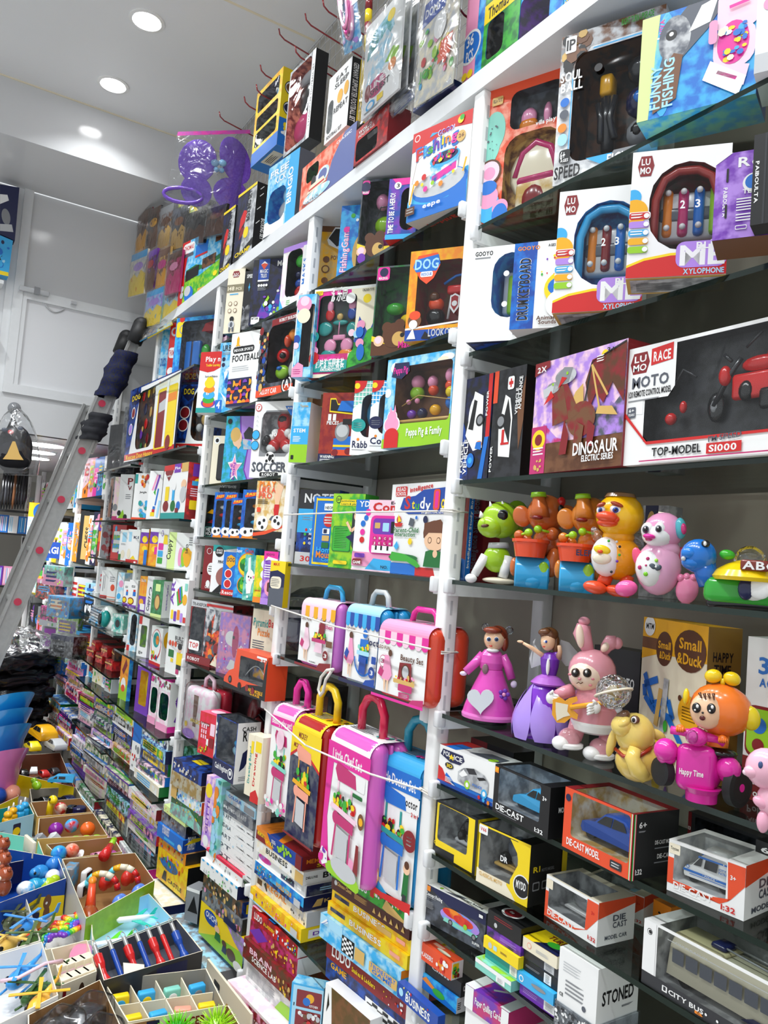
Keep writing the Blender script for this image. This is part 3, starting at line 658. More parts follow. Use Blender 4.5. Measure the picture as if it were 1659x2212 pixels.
o_ = bx(Z[1]+e, -.055, (1210, 415), (1402, 394), None, .07, 'xylophone_box', 'white box with a blue arched toy xylophone in its window', 'toy box', 'w', xyl.format('s/B', 's', 'R'), **xk)
o_ = bx(Z[1]+e, -.09, (1368, 330), (1583, 308), None, .07, 'xylophone_box', 'white box with a maroon arched toy xylophone in its window', 'toy box', 'w', xyl.format('R/D', 'a8322c', 'M'), **xk)
bx(Z[1]+e, -.115, (1548, 336), (1672, 318), 30, .07, 'table_tennis_box', 'purple table tennis trainer box with slots and white text', 'toy box', 'v/V',
   'P 0 88 0 100 30 100 0 88 w;T 40 82 11 40 w:Re;D 16 60 7 34 w:PAIBOULTA;Q 20 66 24 82 1 k;Q 20 24 24 40 1 k;C 68 62 11 w;C 68 63 8.5 b;T 50 50 5 46 w:TENNIS;X 40 30 96 46 5 w;X 40 18 90 28 3 w;Q 40 9 60 14 1 w;Q 41 10 59 13 1 v', bart='R 0 0 100 100 N')
bx(Z[1]+e, -.12, (1630, 292), (1790, 262), 24, .07, 'table_tennis_box', 'black corrugated box with white spine text at the right edge', 'toy box', 'k', 'D 4 70 5 46 w:PAIBOULTA;R 16 0 19 100 K')
# third shelf
bx(Z[2]+e, .012, (1001, 822), (1068, 804), 0, .055, 'police_car_box', 'dark blue box standing on end with a white police car', 'toy box', 'k/n',
   'P 0 0 40 0 20 50 0 70 B/n;R 86 40 98 100 r;P 70 0 84 0 96 40 84 40 b;O 50 60 22 22 w;P 22 44 44 86 72 80 78 30 50 28 w;P 30 50 44 78 54 76 46 48 k;C 66 57 6 k;C 66 57 4 e;O 68 34 10 3 o;P 56 30 76 28 76 36 60 36 b;V 20 8 12 30 w:POLICE;V 34 6 12 34 w:VEHICLE;O 44 19 12 7 b;C 44 19 3 s;V 90 60 6 24 w:POWER')
bx(Z[2]+e, .012, (1070.5, 803.5), (1139, 781), 0, .05, 'ambulance_box', 'black box standing on end with a white ambulance car', 'toy box', 'k/K',
   'R 0 70 14 100 O;P 90 24 100 50 100 90 80 60 N;P 24 46 40 76 56 72 66 54 64 18 28 20 w;P 36 50 50 72 62 52 60 30 k;C 30 52 7 k;C 30 52 4.6 e;R 36 32 44 44 r;R 34 30 60 32 r;Q 46 80 66 92 2 w;R 54 82 58 90 r;R 49.5 84.5 62.5 87.5 r;V 92 60 10 30 w:AMBULANCE;V 82 56 8 24 w:VEHICLE;V 10 6 7 24 w:POWER', right='k')
bx(Z[2]+e, .0, (1160, 788), (1358, 730), None, .06, 'dinosaur_box', 'lilac box with a two headed brown winged dinosaur', 'toy box', 'V/P',
   'R 0 0 100 26 D/N;P 0 26 14 44 30 30 44 26 M/V;P 60 26 76 62 90 50 100 60 100 26 V/x;C 78 92 4 y;P 66 86 76 92 84 86 P;R 0 0 18 42 M;O 9 30 8 9 y;C 9 30 5 R;X 3 16 16 24 3 w;B 5 2 14 12 7 1.6 C;P 18 94 18 100 0 100 0 88 R;T 3 91 5 11 w:2X;P 60 72 66 90 88 94 100 98 100 50 88 68 80 52 72 62 66 50 R/D;L 2 60 52 66 88 100 98;L 2 66 86 84 58 C;L 2 66 86 76 50 C;P 44 54 60 50 58 72 50 66 C;O 58 42 15 15 R/N;P 40 40 56 48 40 76 28 80 30 66 R/N;P 26 40 44 44 36 74 24 74 24 60 N/R;O 38 82 12 7 E/e;P 28 84 36 90 46 88 42 76 26 74 e;O 24 74 8 5 E/e;P 14 66 24 70 26 78 12 74 E;P 14 60 26 66 22 72 r;P 30 72 40 80 34 82 r;C 40 84 1.4 l;C 24 77 1.2 l;P 40 44 46 30 44 14 36 14 38 30 R;P 54 40 62 36 60 16 52 16 52 30 N/R;P 66 40 74 34 72 18 66 18 R;P 74 44 96 40 90 48 76 50 C;T 52 12 10 46 w:DINOSAUR;T 62 6 5 32 w:ELECTRIC SERIES;T 82 92 4 8 k:3+;X 72 86 80 92 3 w', right='R', top='R')
o_ = bx(Z[2]+e, -.012, (1359, 756), (1742, 668), 0, .11, 'motorcycle_box', 'white framed remote control motorcycle box with clear front', 'toy box', 'w',
   'W 13 18 98 97 3 k/K;P 0 44 0 100 32 100 32 62 28 54 12 54 12 42 w;P 2 86 4 95 13 95 15 86 13 77 4 77 R;T 4.6 87 5.5 8 w:LU;T 4 79.5 5.5 9 w:MO;P 16 82 16 96 30 98 30 84 r;T 17.5 85 8 11 w:RACE;T 4 65 9 24 x:MOTO;T 2 57.5 5 28 k:1:20 REMOTE CONTROL MODEL;X 2 53 24 55.5 1 e;Q 2 40 7.5 49 1 x;T 3 45 2.6 3.5 w:6+;T 2.6 41.6 2 4.4 w:YEARS;P 0 42 16 16 100 16 100 18 16 18.5 0 46 r;T 20 6 6.5 30 k:TOP-MODEL;P 53 4 72 4 72 12 53 12 r;T 54.5 5.4 5 15 w:S1000;I 54 13 4 18 4 x:I\'M SPEED;R 12 2 100 3 M;G 52 42 8 12 k;G 94 42 9 13 k;G 52 42 4 6 e;J 4 52 42 60 64 66 76;H 62 44 84 64 r;G 76 70 16 6 r;G 88 76 14 4 r;J 3 62 74 58 80;J 2 70 82 78 92;G 58 64 5 8 r;G 70 50 6 8 k;H 78 34 90 50 k;G 28 36 5 5 r;G 36 44 3 5 r;J 2 30 60 36 74 44 66', toy='toy_motorcycle')
# sixth shelf: boxed cars
o_ = bx(Z[5]+e, .008, (951, 1607), (1070, 1653.5), None, .075, 'police_car_box', 'small white carton with a silver police car and coloured buttons', 'toy box', 'w',
   'P 0 0 34 0 14 26 8 40 0 46 r;P 14 26 20 18 100 18 100 10 36 8 24 26 16 34 b;R 0 0 100 9 B;P 3 76 7 92 44 92 48 80 40 66 22 64 n;T 8 76 12 14 w:POL;T 28 74 12 16 w:ICE;C 24 78 9 n;P 24 86 26 80 29 80 26.6 76 28 70 24 74 20 70 21.4 76 19 80 22 80 y;O 21 54 8 8 K;T 16 50 8 11 y:3D;P 38 28 38 50 48 64 66 72 84 66 92 52 92 26 80 18 60 18 E/e;P 52 66 66 72 72 60 58 54 K;P 76 48 88 56 84 60 72 54 k;P 40 44 48 60 56 50 46 40 w;C 56 26 11 l;C 56 26 6 w;C 86 22 11 s;C 86 22 6 w;C 78 9 5 r;C 86 7 5 s;C 94 5 5 o;T 66 30 6 16 b:POLICE;X 16 12 30 26 4 w', tart='R 0 0 28 100 r;R 10 0 30 60 b;P 44 20 60 70 90 70 94 20 x;C 84 26 14 l', top='w')
diecast = bx(Z[5]+e, -.004, (1070.5, 1650), (1190, 1702), None, .085, 'model_car_box', 'black window box with a bright blue sports car', 'toy box', 'k', 'W 9 24 84 96 5 E/e;T 6 9 12 52 w:DIE-CAST;X 8 4 48 7 1 e;T 88 70 8 7 w:3+;T 78 4 8 14 w:1:32;R 1 84 8 96 o;T 2 87 6 5 y:HOT', rart='T 24 50 10 30 w:MODEL', toy='toy_pieces', ot=True)
fit_car(diecast, SPORT, 's', (.24, .26, .68, .055, .5))
diecast2 = bx(Z[5]+e, -.008, (1222, 1698.5), (1370, 1760), None, .10, 'model_car_box', 'red window box with a dark blue estate car and flag stripe', 'toy box', 'O', 'W 12 23 96 96 6 c/C;R 97 0 100 100 g;R 97.8 0 100 100 w;R 98.8 0 100 100 r;T 7 8 11 50 w:DIE-CAST MODEL;C 6 84 6 n;Q 72 6 88 18 2 K;X 74 8 86 16 2 w', right='k', rart='T 12 78 9 16 w:6+;X 12 70 28 75 1 e;T 48 50 6 42 w:DIE-CAST MODEL;X 48 42 90 46 1 e;T 54 28 7 34 w:DIE-CAST;X 48 20 90 24 1 e;T 8 8 8 14 w:1:32;R 0 0 3 100 g;R 2 0 4 100 w;R 3.5 0 5 100 r', top='R', toy='toy_pieces', ot=True)
fit_car(diecast2, SUV, 'B', (.16, .26, .78, .06, .5))
van = bx(Z[5]+e, .015, (1446, 1811.5), (1612, 1871), None, .10, 'model_car_box', 'white and red window box with a white police van', 'toy box', 'w', 'W 8 24 77 94 5 w/E;P 0 26 0 66 8 66 8 24 30 24 70 14 80 24 78 96 100 96 100 62 84 30 56 20 0 16 O;Q 1 74 16 94 2 c;T 3 82 6 11 k:Toyzee;T 9 10 12 52 w:DIE-CAST;X 10 5 50 8 1 w;T 82 66 8 7 w:3+;T 72 6 10 18 r:1:32', rart='P 0 60 0 100 100 100 100 82 O;T 40 50 16 40 x:DIE;T 40 30 16 40 x:CAST;T 20 8 10 60 x:MODEL', toy='toy_pieces', ot=True)
fit_car(van, VAN, 'w', (.14, .26, .66, .05, .62), extra=van_extra, name='toy_van')
bx(Z[5]+e, .19, (1488, 1752), (1690, 1826), None, .09, 'model_car_box', 'dark window box with red trim standing behind the white van', 'toy box', 'K', 'R 0 0 4 100 R;W 8 14 98 92 4 x/K;T .5 56 8 3 w:13', top='K')
bx(Z[5]+e, .10, (1633, 1812), (1760, 1860), None, .09, 'model_car_box', 'black box with a red letter at the right edge behind the van', 'toy box', 'k', 'T 8 30 44 40 O:M;T 10 84 8 30 w:63')
# seventh shelf: motorcycles, cars, bus
o_ = bx(Z[7-1]+e, .008, (943, 1726), (1033.5, 1771), None, .085, 'model_motorcycle_box', 'black and yellow window box with a black toy motorcycle', 'toy box', 'k',
   'P 6 14 4 30 4 96 40 97 94 97 94 2 52 2 52 16 y;W 9 27 80 96 6 E/e;T 2 17 6 50 y:CLASSICAL MOTO;R 94 0 100 100 k;J 3 30 50 44 74 60 78;G 44 60 12 16 k;G 58 52 10 14 K;J 2 50 40 60 34 66 44;H 28 30 74 38 E;G 40 44 9 11 k;G 66 42 9 11 k', toy='toy_motorcycle', right='y', top='K', ot=True)
o_ = bx(Z[6]+e, .0, (1037, 1777), (1147.5, 1826.5), None, .10, 'model_motorcycle_box', 'black yellow and white box with a dull grey motorcycle model', 'toy box', 'y',
   'R 0 0 60 24 c;P 0 0 0 18 60 18 80 0 c;W 3 22 78 97 4 E/e;P 62 96 100 96 100 0 78 0 66 14 66 30 80 62 76 78 y;P 80 78 100 84 100 40 92 58 y;C 88 28 19 w;C 88 28 17 k;T 78 24 12 18 w:MYDD;Q 0 84 18 99 2 w;T 3 89 6 12 r:V66;T 6 14 6 46 C:CLASSICAL MOTO;G 40 60 26 22 x;G 52 46 24 16 e;T 46 54 9 14 w:DR;G 22 40 13 13 k;H 10 28 66 34 C', toy='toy_motorcycle', right='k', top='k', rart='T 10 54 9 18 y:R1;T 32 53 5 34 e:MOTO MODEL;Q 10 24 28 38 2 e;Q 12 26 26 36 2 k;Q 34 24 52 38 2 e;Q 36 26 50 36 2 k;R 86 0 100 100 y', ot=True)
for k_, (yy, TL, TR, lb) in enumerate([(.022, (1181.5, 1888), (1294, 1951), 'white and red window box with a grey covered car, in front of its twin'), (.135, (1268, 1888), (1392, 1938), 'white and red window box with a covered car, behind its twin')]):
    o_ = bx(Z[6]+e, yy, TL, TR, None, .085, 'model_car_box', lb, 'toy box', 'w', 'W 6 26 82 92 4 E/e;P 0 20 0 62 6 62 6 22 60 14 78 24 80 96 100 96 100 62 82 26 60 10 0 0 O;Q 1 70 14 92 2 c;T 6 8 12 52 w:DIE-CAST;T 88 66 8 6 r:3+;T 84 8 9 14 r:1:32;G 46 50 50 22 e;G 40 66 26 14 e;H 54 62 80 72 S;H 16 28 80 34 w', toy='covered_car', rart='P 0 62 0 100 100 100 100 84 O;T 40 52 13 34 x:DIE;T 40 36 13 38 x:CAST;T 20 12 9 60 x:MODEL CAR', top='c', ot=True)
bus = bx(Z[6]+e, .004, (1393, 1983), (1700, 2148), 0, .11, 'model_bus_box', 'long white and black window box with a beige city bus', 'toy box', 'w', 'R 0 0 100 12 K;W 11 16 99 97 2 E/e;R 0 0 100 20 K;R 0 20 10 100 w;C 5 84 5 k;C 5 84 4 w;C 5.4 84 3 k;T 22 7 7 26 w:CITY BUS;Q 17 6 21 15 1 w;Q 18 8 20 14 1 K;T 42 3 4 6 o:B;C 50 10 2 w;C 58 10 2 w;C 66 10 2 w', top='w', tart='T 40 87 9 34 k:CITY BUS', toy='toy_pieces', ot=True)
def bus_extra(m, L, Wd, Hh):
    f = Face(m, lambda a, b, o: (a, -.0006-o, b), L, Hh)
    f.art(';'.join(f'Q {7+i*13} 46 {18+i*13} 76 2 x' for i in range(7))+';R 2 88 98 90 w;P 70 10 98 10 98 24 80 24 n;T 10 89 4 30 w:CITY BUS ROUTE')
    m.rbox((L*.05, Wd*.1, Hh*.98), (L*.5, Wd*.9, Hh*1.08), .005, 'cfc49a', 2); m.rbox((L*.34, Wd*.25, Hh*1.05), (L*.48, Wd*.75, Hh*1.2), .005, 'n', 2)
    for y in (.35, .65): m.tube([(L*.46, Wd*y, Hh*1.16), (L*.9, Wd*y, Hh*1.12)], .0015, 'e', 6)
fit_car(bus, ([(0, .14), (.01, .8), (.03, .96), (.06, 1), (.97, 1), (1, .9), (1, .14)], [], [(.17, .15), (.8, .15)]), 'b4ae98', (.13, .17, .8, .062, .7), extra=bus_extra, name='toy_bus')
bx(Z[6]+e, .16, (1412, 1942), (1450, 1958), 0, .05, 'price_card_box', 'small orange box behind the covered car boxes', 'toy box', 'o', 'T 30 40 30 40 k:3+')
# eighth shelf: flat games
bx(Z[7]+e, .006, (920, 1908), (1051, 1974), None, .085, 'model_car_box', 'grey and navy box with a see-through glowing race car', 'toy box', 'x/K',
   'P 0 100 100 100 100 70 40 70 n;Q 2 84 9 98 1 o;T 2 72 9 28 w:Concept Racing;X 3 66 22 71 1 e;O 60 46 32 22 V/s;O 50 56 18 12 r/o;O 66 50 16 12 O/r;P 34 28 86 24 90 34 36 40 T;C 46 32 8 K;C 46 32 5 e;C 84 26 8 K;C 84 26 5 e;C 70 40 7 l;T 82 10 6 12 w:SUPER;X 3 40 18 60 6 e;Q 90 84 96 92 1 w', top='w', tart='P 30 20 50 70 62 70 50 20 x;T 50 30 22 40 k:Concept Racing;C 22 40 16 l')
def st(z, y, TLx, ref, yaw, d, items, group=None, cat='board game'):
    """flat boxes piled from z upwards; TLx/ref = picture column of the left and right front edge at the picture row ref[1]"""
    for it in items:
        hh, name, label, col, art = it[:5]; kw = it[5] if len(it) > 5 else {}
        dx, dy, dr = kw.pop('o', (0, 0, 0))
        a = at_y(TLx, ref[1], y); rz = radians(yaw+dr); lo, hi = .005, 2.5
        w = kw.pop('w', None)
        if w is None:
            for _ in range(40):
                m_ = (lo+hi)/2; q = Vector((a.x, a.y, z))+Vector((cos(radians(yaw)), sin(radians(yaw)), 0))*m_-CAM; px = W/2+FPX*q.dot(rt)/q.dot(fw)
                if px < ref[0]: lo = m_
                else: hi = m_
            w = lo
        dd = kw.pop('d', d)
        carton(name, label, cat, Vector((a.x+dx, y+dy, z)), rz, w, dd, hh, col, art, group=group, **kw)
        z += hh+.0006
st(Z[7]+e, .0, 1046, (1124, 2090), 2, .06, [
  (.018, 'card_game', 'pale teal flat card game at the bottom of the left pile', 'T', 'R 0 60 100 100 w;Q 60 10 84 60 4 w;X 64 16 80 56 5 k', dict(o=(-.012, -.012, 0), tart='R 0 0 100 100 T/l')),
  (.022, 'card_game', 'teal card game with a barcode under the yellow one', 't', 'R 0 0 100 14 T;Q 70 16 90 84 4 w;X 74 20 86 80 6 k'),
  (.020, 'card_game', 'yellow card game in the middle of the left pile', 'y', 'C 20 50 26 E;Q 30 30 40 70 6 S;X 50 40 70 60 2 N', dict(o=(0, -.006, 0))),
  (.016, 'card_game', 'dark purple card game under the black talk box', 'n/v', 'X 40 30 90 70 3 V'),
  (.030, 'card_game', 'black card game with a red speech bubble on its lid', 'k', 'X 20 60 80 84 2 R;C 26 30 14 E', dict(tart='O 40 50 26 34 w;O 40 50 20 26 R;B 34 46 48 54 3 4 w'))])
st(Z[7]+e, .01, 1128, (1206, 2110), 2, .06, [
  (.020, 'card_game', 'purple barcode card game at the bottom of the right pile', 'v', 'Q 66 10 96 90 3 w;X 70 20 92 80 6 k;X 10 30 50 70 3 V', dict(o=(0, -.004, 0))),
  (.019, 'card_game', 'sky blue card game second in the right pile', 's', 'C 12 50 30 w;C 12 50 20 s;O 60 60 20 18 e', dict(o=(-.002, -.010, 0))),
  (.020, 'card_game', 'black and green card game third in the right pile', 'k', 'Q 60 10 80 90 3 w;X 64 16 76 84 6 k;X 8 40 50 60 2 e', dict(tart='R 0 0 100 100 l/b')),
  (.016, 'card_game', 'dark barcode card game under the orange one', 'K', 'Q 60 10 88 90 3 E;X 64 16 84 84 6 k'),
  (.020, 'card_game', 'peach and yellow turbo card game on top of the right pile', 'c', 'C 20 50 26 a;C 20 50 20 c;X 40 30 80 60 3 E', dict(o=(0, -.004, 0), tart='R 0 0 100 100 y;P 30 0 100 0 100 50 60 60 n;T 30 60 24 60 R:TURBO;O 64 40 18 16 g', top='y'))])
o_ = st(Z[7]+e, .0, 1204, (1286, 2140), 2, .10, [
  (.036, 'bubble_wrapped_box', 'bubble wrapped grey parcel under the white party game', 'e/E', 'B 0 0 100 100 90 9 wKEe', dict(wrap=True, film='clear_plastic')),
  (.086, 'party_game_box', 'thick white party game box with big black letters on its side', 'w', 'X 12 60 60 80 4 E;X 20 20 70 50 4 e;T 6 14 6 10 k:CE;C 70 16 5 x', dict(rart='T 12 32 24 76 k:STONED;X 60 16 90 24 1 e', tart='T 20 60 26 60 k:DRUNK;T 20 20 26 70 k:STUPID'))])
# ninth shelf: board games
st(.60+e, .01, 893, (985, 2110), 4, .10, [
  (.030, 'board_game_box', 'blue board game with white letters at the foot of the corner pile', 'B', 'T 22 20 50 60 w:BUSINESS;C 10 50 26 S;B 2 60 90 95 12 7 wylr', dict(o=(-.012, -.03, -3))),
  (.030, 'board_game_box', 'blue and grey family game with a chess horse on its side', 's/b', 'P 0 100 40 60 100 20 100 0 0 0 b;P 20 60 30 90 50 60 60 30 o;O 60 40 14 24 g', dict(right='E', rart='X 8 20 40 70 4 k;P 60 40 80 70 100 60 90 30 k')),
  (.028, 'board_game_box', 'black chess box between the blue and the red game', 'k', 'T 34 60 26 40 w:Chess', dict(rart='T 20 40 34 50 w:Chess', o=(.006, .004, 1))),
  (.034, 'board_game_box', 'red ludo snakes and ladders box with game pieces on its lid', 'O', 'T 4 60 34 24 y:LUDO;T 6 26 26 50 w:SNAKES+LADDERS;C 76 46 30 o;B 66 20 92 80 12 14 rywg', dict(right='w', rart='Q 8 10 60 90 3 y;B 8 10 60 90 10 12 RgkO', tart='O 70 40 16 16 c;Q 4 70 10 86 2 w;Q 12 60 18 74 2 w;Q 20 52 26 66 2 w;X 40 50 64 80 4 c', o=(-.006, -.008, 0)))])
st(.60+e, .0, 1008, (1100, 2150), 6, .10, [
  (.078, 'craft_kit_box', 'white craft kit under the purple paper quilling kit', 'w', 'T 20 40 30 60 l:SUPER;O 40 20 10 8 r', dict(right='E')),
  (.040, 'craft_kit_box', 'purple paper quilling kit with white end panels', 'v/M', 'R 0 0 20 100 w;T 24 40 30 60 w:Paper Quilling Cards;R 84 0 100 100 w', dict(right='M', tart='R 0 0 100 100 v/M;R 0 0 22 100 w;R 80 0 100 100 w;L 6 40 30 70 60 E', o=(0, -.004, 0)))])
st(.60+e, .02, 1108, (1230, 2190), 6, .10, [(.07, 'board_game_box', 'white box with blue letters at the bottom edge beside the quilling kit', 'w', 'T 8 40 40 60 b:SQUARE', dict(tart='T 20 30 40 60 b:SO'))])
st(.60+e, .03, 1250, (1420, 2190), 4, .12, [(.10, 'bubble_wrapped_box', 'black bubble wrapped parcel under the bus shelf', 'K/e', 'B 0 0 100 100 60 8 eKE', dict(wrap=True, film='clear_plastic'))])
# ---------------------------------------------------------------- loose toys on the near bay
class Toy:
    """a toy modelled in its own frame: x to its left-right, y front (-) to back, z up; sizes given in picture pixels at its distance, turned towards the aisle"""
    def __init__(s, name, label, cat, px, py, z, y, turn=None, group=None):
        a = at_y(px, py, y); s.loc = Vector((a.x, y, z)); d = CAM-s.loc
        s.rz = atan2(d.x, -d.y) if turn is None else radians(turn)
        s.s = (s.loc-CAM).dot(fw)/FPX; s.px, s.py = px, py
        s.o = root(name, label, cat, s.loc, s.rz, group); s.m = MB(); s.zk = 1.02
    def p(s, px, py, dy=0):
        dx, dz = px-s.px, py-s.py
        return Vector(((dx+.08*dz)*s.s, dy*s.s, (-dz+.08*dx)*s.s*s.zk))
    def e(s, px, py, rx, ry, col, dy=0, rd=None, tilt=0, n=16, m=10, col2=None):
        rot = Matrix.Rotation(radians(-tilt), 3, 'Y') if tilt else None
        s.m.ell(s.p(px, py, dy), (rx*s.s, (rd or min(rx, ry))*s.s, ry*s.s), col, n, m, rot, col2)
    def t(s, pts, r, col, n=10):
        rr = [q*s.s for q in r] if isinstance(r, (list, tuple)) else r*s.s
        s.m.tube([s.p(*q) for q in pts], rr, col, n)
    def d(s, px, py, rx, ry, col, dy, tilt=0):   # thin printed disc standing just proud of the surface
        s.e(px, py, rx, ry, col, dy, 1.6, tilt, 14, 6)
    def part(s, name, mat='plastic', parent=None):
        o = s.m.build(name, mat, parent or s.o); s.m = MB(); return o
    def lathe(s, px, py, prof, col, dy=0, cols=None, n=24, sx=1, sy=1, rot=None):
        s.m.lathe([(max(r, .01)*s.s, z*s.s) for r, z in prof], s.p(px, py, dy), col, n, sx, sy, cols, rot)
ZT = Z[3]+.0005
# green horned dinosaur
t = Toy('dinosaur_toy', 'lime green walking dinosaur toy with white horns and legs', 'toy', 1070, 1254, ZT, .045)
t.e(1118, 1104, 24, 28, '7fae1e', 22, 12); t.e(1112, 1140, 20, 20, '8fc020', 18, 12); t.e(1084, 1120, 42, 40, 'a4cc26', 0, 36); t.e(1062, 1134, 29, 25, 'a4cc26', -16, 24); t.e(1046, 1130, 12, 14, 'a4cc26', -24, 14); hd = t.part('head')
t.e(1087, 1113, 15, 14, 'x', -28, 7, -8); t.e(1087, 1113, 11.5, 11, 'k', -32, 6); t.part('eye', parent=hd)
t.e(1050, 1134, 9, 4, 'D', -37, 6, 10); t.part('mouth', parent=hd)
for a, b, c, r in ((1042, 1109, -22, 6), (1062, 1088, -10, 5), (1088, 1088, -14, 5)): t.t([(a, b+6, c), (a, b, c-2), (a-2, b-7, c-3)], [r, r*.7, .8], 'w'); t.part('horn', parent=hd)
t.t([(1078, 1168, 4), (1078, 1180, 4)], [22, 25], 'E'); t.part('collar')
t.e(1074, 1202, 30, 30, 'a0cc22', 0, 26); t.part('body')
t.t([(1050, 1196, -10), (1040, 1212, -12), (1026, 1236, -14)], [11, 10, 9], 'w'); t.e(1019, 1243, 13, 10, 'w', -18, 15); t.part('leg')
t.t([(1098, 1198, -12), (1092, 1222, -16), (1086, 1242, -16)], [12, 11, 10], 'w'); t.e(1078, 1248, 36, 7, 'c', -8, 26); t.part('leg')
# elephants on drums
def elephant(px, label, lettered):
    dx = px-1165
    t = Toy('elephant_toy', label, 'toy', px-6, 1264+(6 if lettered else 0), ZT, .05, group='elephant drummer toys')
    oy = 6 if lettered else 0
    c1 = 'c4642c' if not lettered else 'd07c2a'
    E_ = lambda x, y, *a, **k: t.e(x+dx, y+oy*.3, *a, **k)
    E_(1182, 1108, 42, 42, c1, 8, 36); hd = t.part('head')
    t.t([(1168+dx, 1118, -26), (1168+dx, 1100, -24), (1167+dx, 1082, -16), (1166+dx, 1070, -14)], [22, 19, 15, 14], c1); t.part('trunk', parent=hd)
    t.t([(1166+dx, 1074, -14), (1166+dx, 1064, -14)], [18, 16], 'l'); t.part('trunk_cap', parent=hd)
    E_(1130, 1112, 20, 24, c1, 10, 8, tilt=20); t.part('ear', parent=hd); E_(1226, 1112, 22, 24, c1, 22, 8); t.part('ear', parent=hd)
    E_(1214, 1084, 9, 11, 'r', -6); t.part('bow', parent=hd)
    E_(1163, 1119, 12, 5, '7a1418', -46, 8); t.part('mouth', parent=hd)
    E_(1212, 1100, 6, 9, 'k', -22, 4); t.part('eye', parent=hd)
    E_(1188, 1168, 36, 36, c1, 10, 28); t.part('body')
    E_(1124, 1154, 11, 11, c1, -24); E_(1140, 1166, 12, 14, c1, -8); t.part('arm'); E_(1194, 1152, 14, 14, c1, -22); E_(1206, 1166, 14, 18, c1, -8); t.part('arm')
    for a, b, a2, b2 in ((1144, 1150, 1126, 1154), (1164, 1143, 1190, 1150)):
        t.t([(a+dx, b, -36), (a2+dx, b2, -30)], 3, 'l'); E_(a, b, 9, 9, 'l', -38); t.part('mallet')
    t.lathe(1146+dx, 1201+oy, [(31, 0), (37, 30), (40, 32), (40, 38), (35, 38), (33, 30), (.1, 29)], 'O', -28); dr = t.part('drum')
    if lettered:
        f = Face(t.m, lambda a, b, o: t.p(1150+dx, 1188+oy, 0)+Vector((a, (-28-37.5)*t.s-o, b)), .03, .012); f.text(0, 0, .010, .026, 'n', 'ELEP'); t.part('lettering', 'card', dr)
    rx = Matrix.Rotation(pi/2, 3, 'Y')
    t.lathe(1150+dx, 1232+oy, [(34, -36), (37, -33), (37, 33), (34, 36)], 's', -6, rot=rx); t.e(1152+dx, 1246+oy, 36, 22, 's', -8, 34); t.part('base')
    E_(1174, 1229, 12, 19, 'l', -39, 4); t.part('base_badge'); E_(1194, 1212, 17, 32, c1, -16, 17, tilt=-6); t.part('leg'); E_(1112, 1220, 9, 20, c1, -8, 12); t.part('leg')
elephant(1165, 'brown orange elephant toy drumming, standing beside the green dinosaur', 0); elephant(1262, 'orange elephant toy with a lettered red drum, half behind the yellow duck', 1)
# duck
t = Toy('duck_toy', 'big yellow frowning duck toy with orange feet and a white belly', 'toy', 1325, 1285, ZT, .035)
t.e(1342, 1117, 51, 50, 'f6b808', 0, 46, col2='f8c414'); hd = t.part('head'); t.lathe(1344, 1078, [(34, 0), (30, 8), (14, 12), (.1, 13)], '8d6a4a', 2); t.part('cap', parent=hd)
t.e(1316, 1122, 24, 13, 'O', -42, 20, -6); t.e(1316, 1134, 22, 9, 'O', -38, 18); t.e(1332, 1127, 9, 8, 'O', -44, 9); t.part('beak', parent=hd)
for x, rx in ((1303, 9), (1334, 13)): t.e(x, 1107, rx, 10, 'w', -40, 7, -14); t.e(x-1, 1108, rx*.5, 6, 'B', -46, 5); t.e(x-1, 1108, rx*.25, 3, 'k', -50, 4); t.part('eye', parent=hd)
for x, rx, tl in ((1304, 10, 26), (1336, 14, -18)): t.e(x, 1096, rx, 5, 'a8401e', -43, 7, tl); t.part('brow', parent=hd)
t.e(1338, 1162, 34, 24, 'f2aa0c', 2, 30); t.e(1336, 1206, 50, 48, 'f2a20e', 0, 40); bd = t.part('body')
t.e(1312, 1204, 32, 43, 'w', -22, 24, 4); t.part('belly_plate', parent=bd); t.e(1304, 1190, 18, 10, 'y', -44, 6, -10); t.e(1300, 1194, 6, 4, 'O', -50, 4); t.e(1304, 1208, 20, 13, 'c', -42, 9); t.part('duckling_badge', parent=bd)
for (x, y, c) in ((1318, 1172, 'g'), (1334, 1174, 'E'), (1340, 1184, 'k'), (1339, 1201, 'g'), (1334, 1214, 'v'), (1322, 1236, 'k')): t.d(x, y, 3, 3, c, -44); t.part('belly_print', parent=bd)
t.e(1292, 1158, 10, 20, 'b09a84', -8, 5, 24); t.part('wing', 'clear_plastic'); t.e(1378, 1170, 18, 17, 'b09a84', 12, 5, -20); t.part('wing', 'clear_plastic')
t.t([(1312, 1244, -8), (1304, 1262, -12)], 15, 'O'); t.e(1288, 1268, 26, 14, 'O', -24, 20, -8); t.part('foot'); t.t([(1356, 1244, -6), (1348, 1266, -8)], 14, 'O'); t.e(1336, 1276, 28, 13, 'O', -24, 20, -8); t.part('foot')
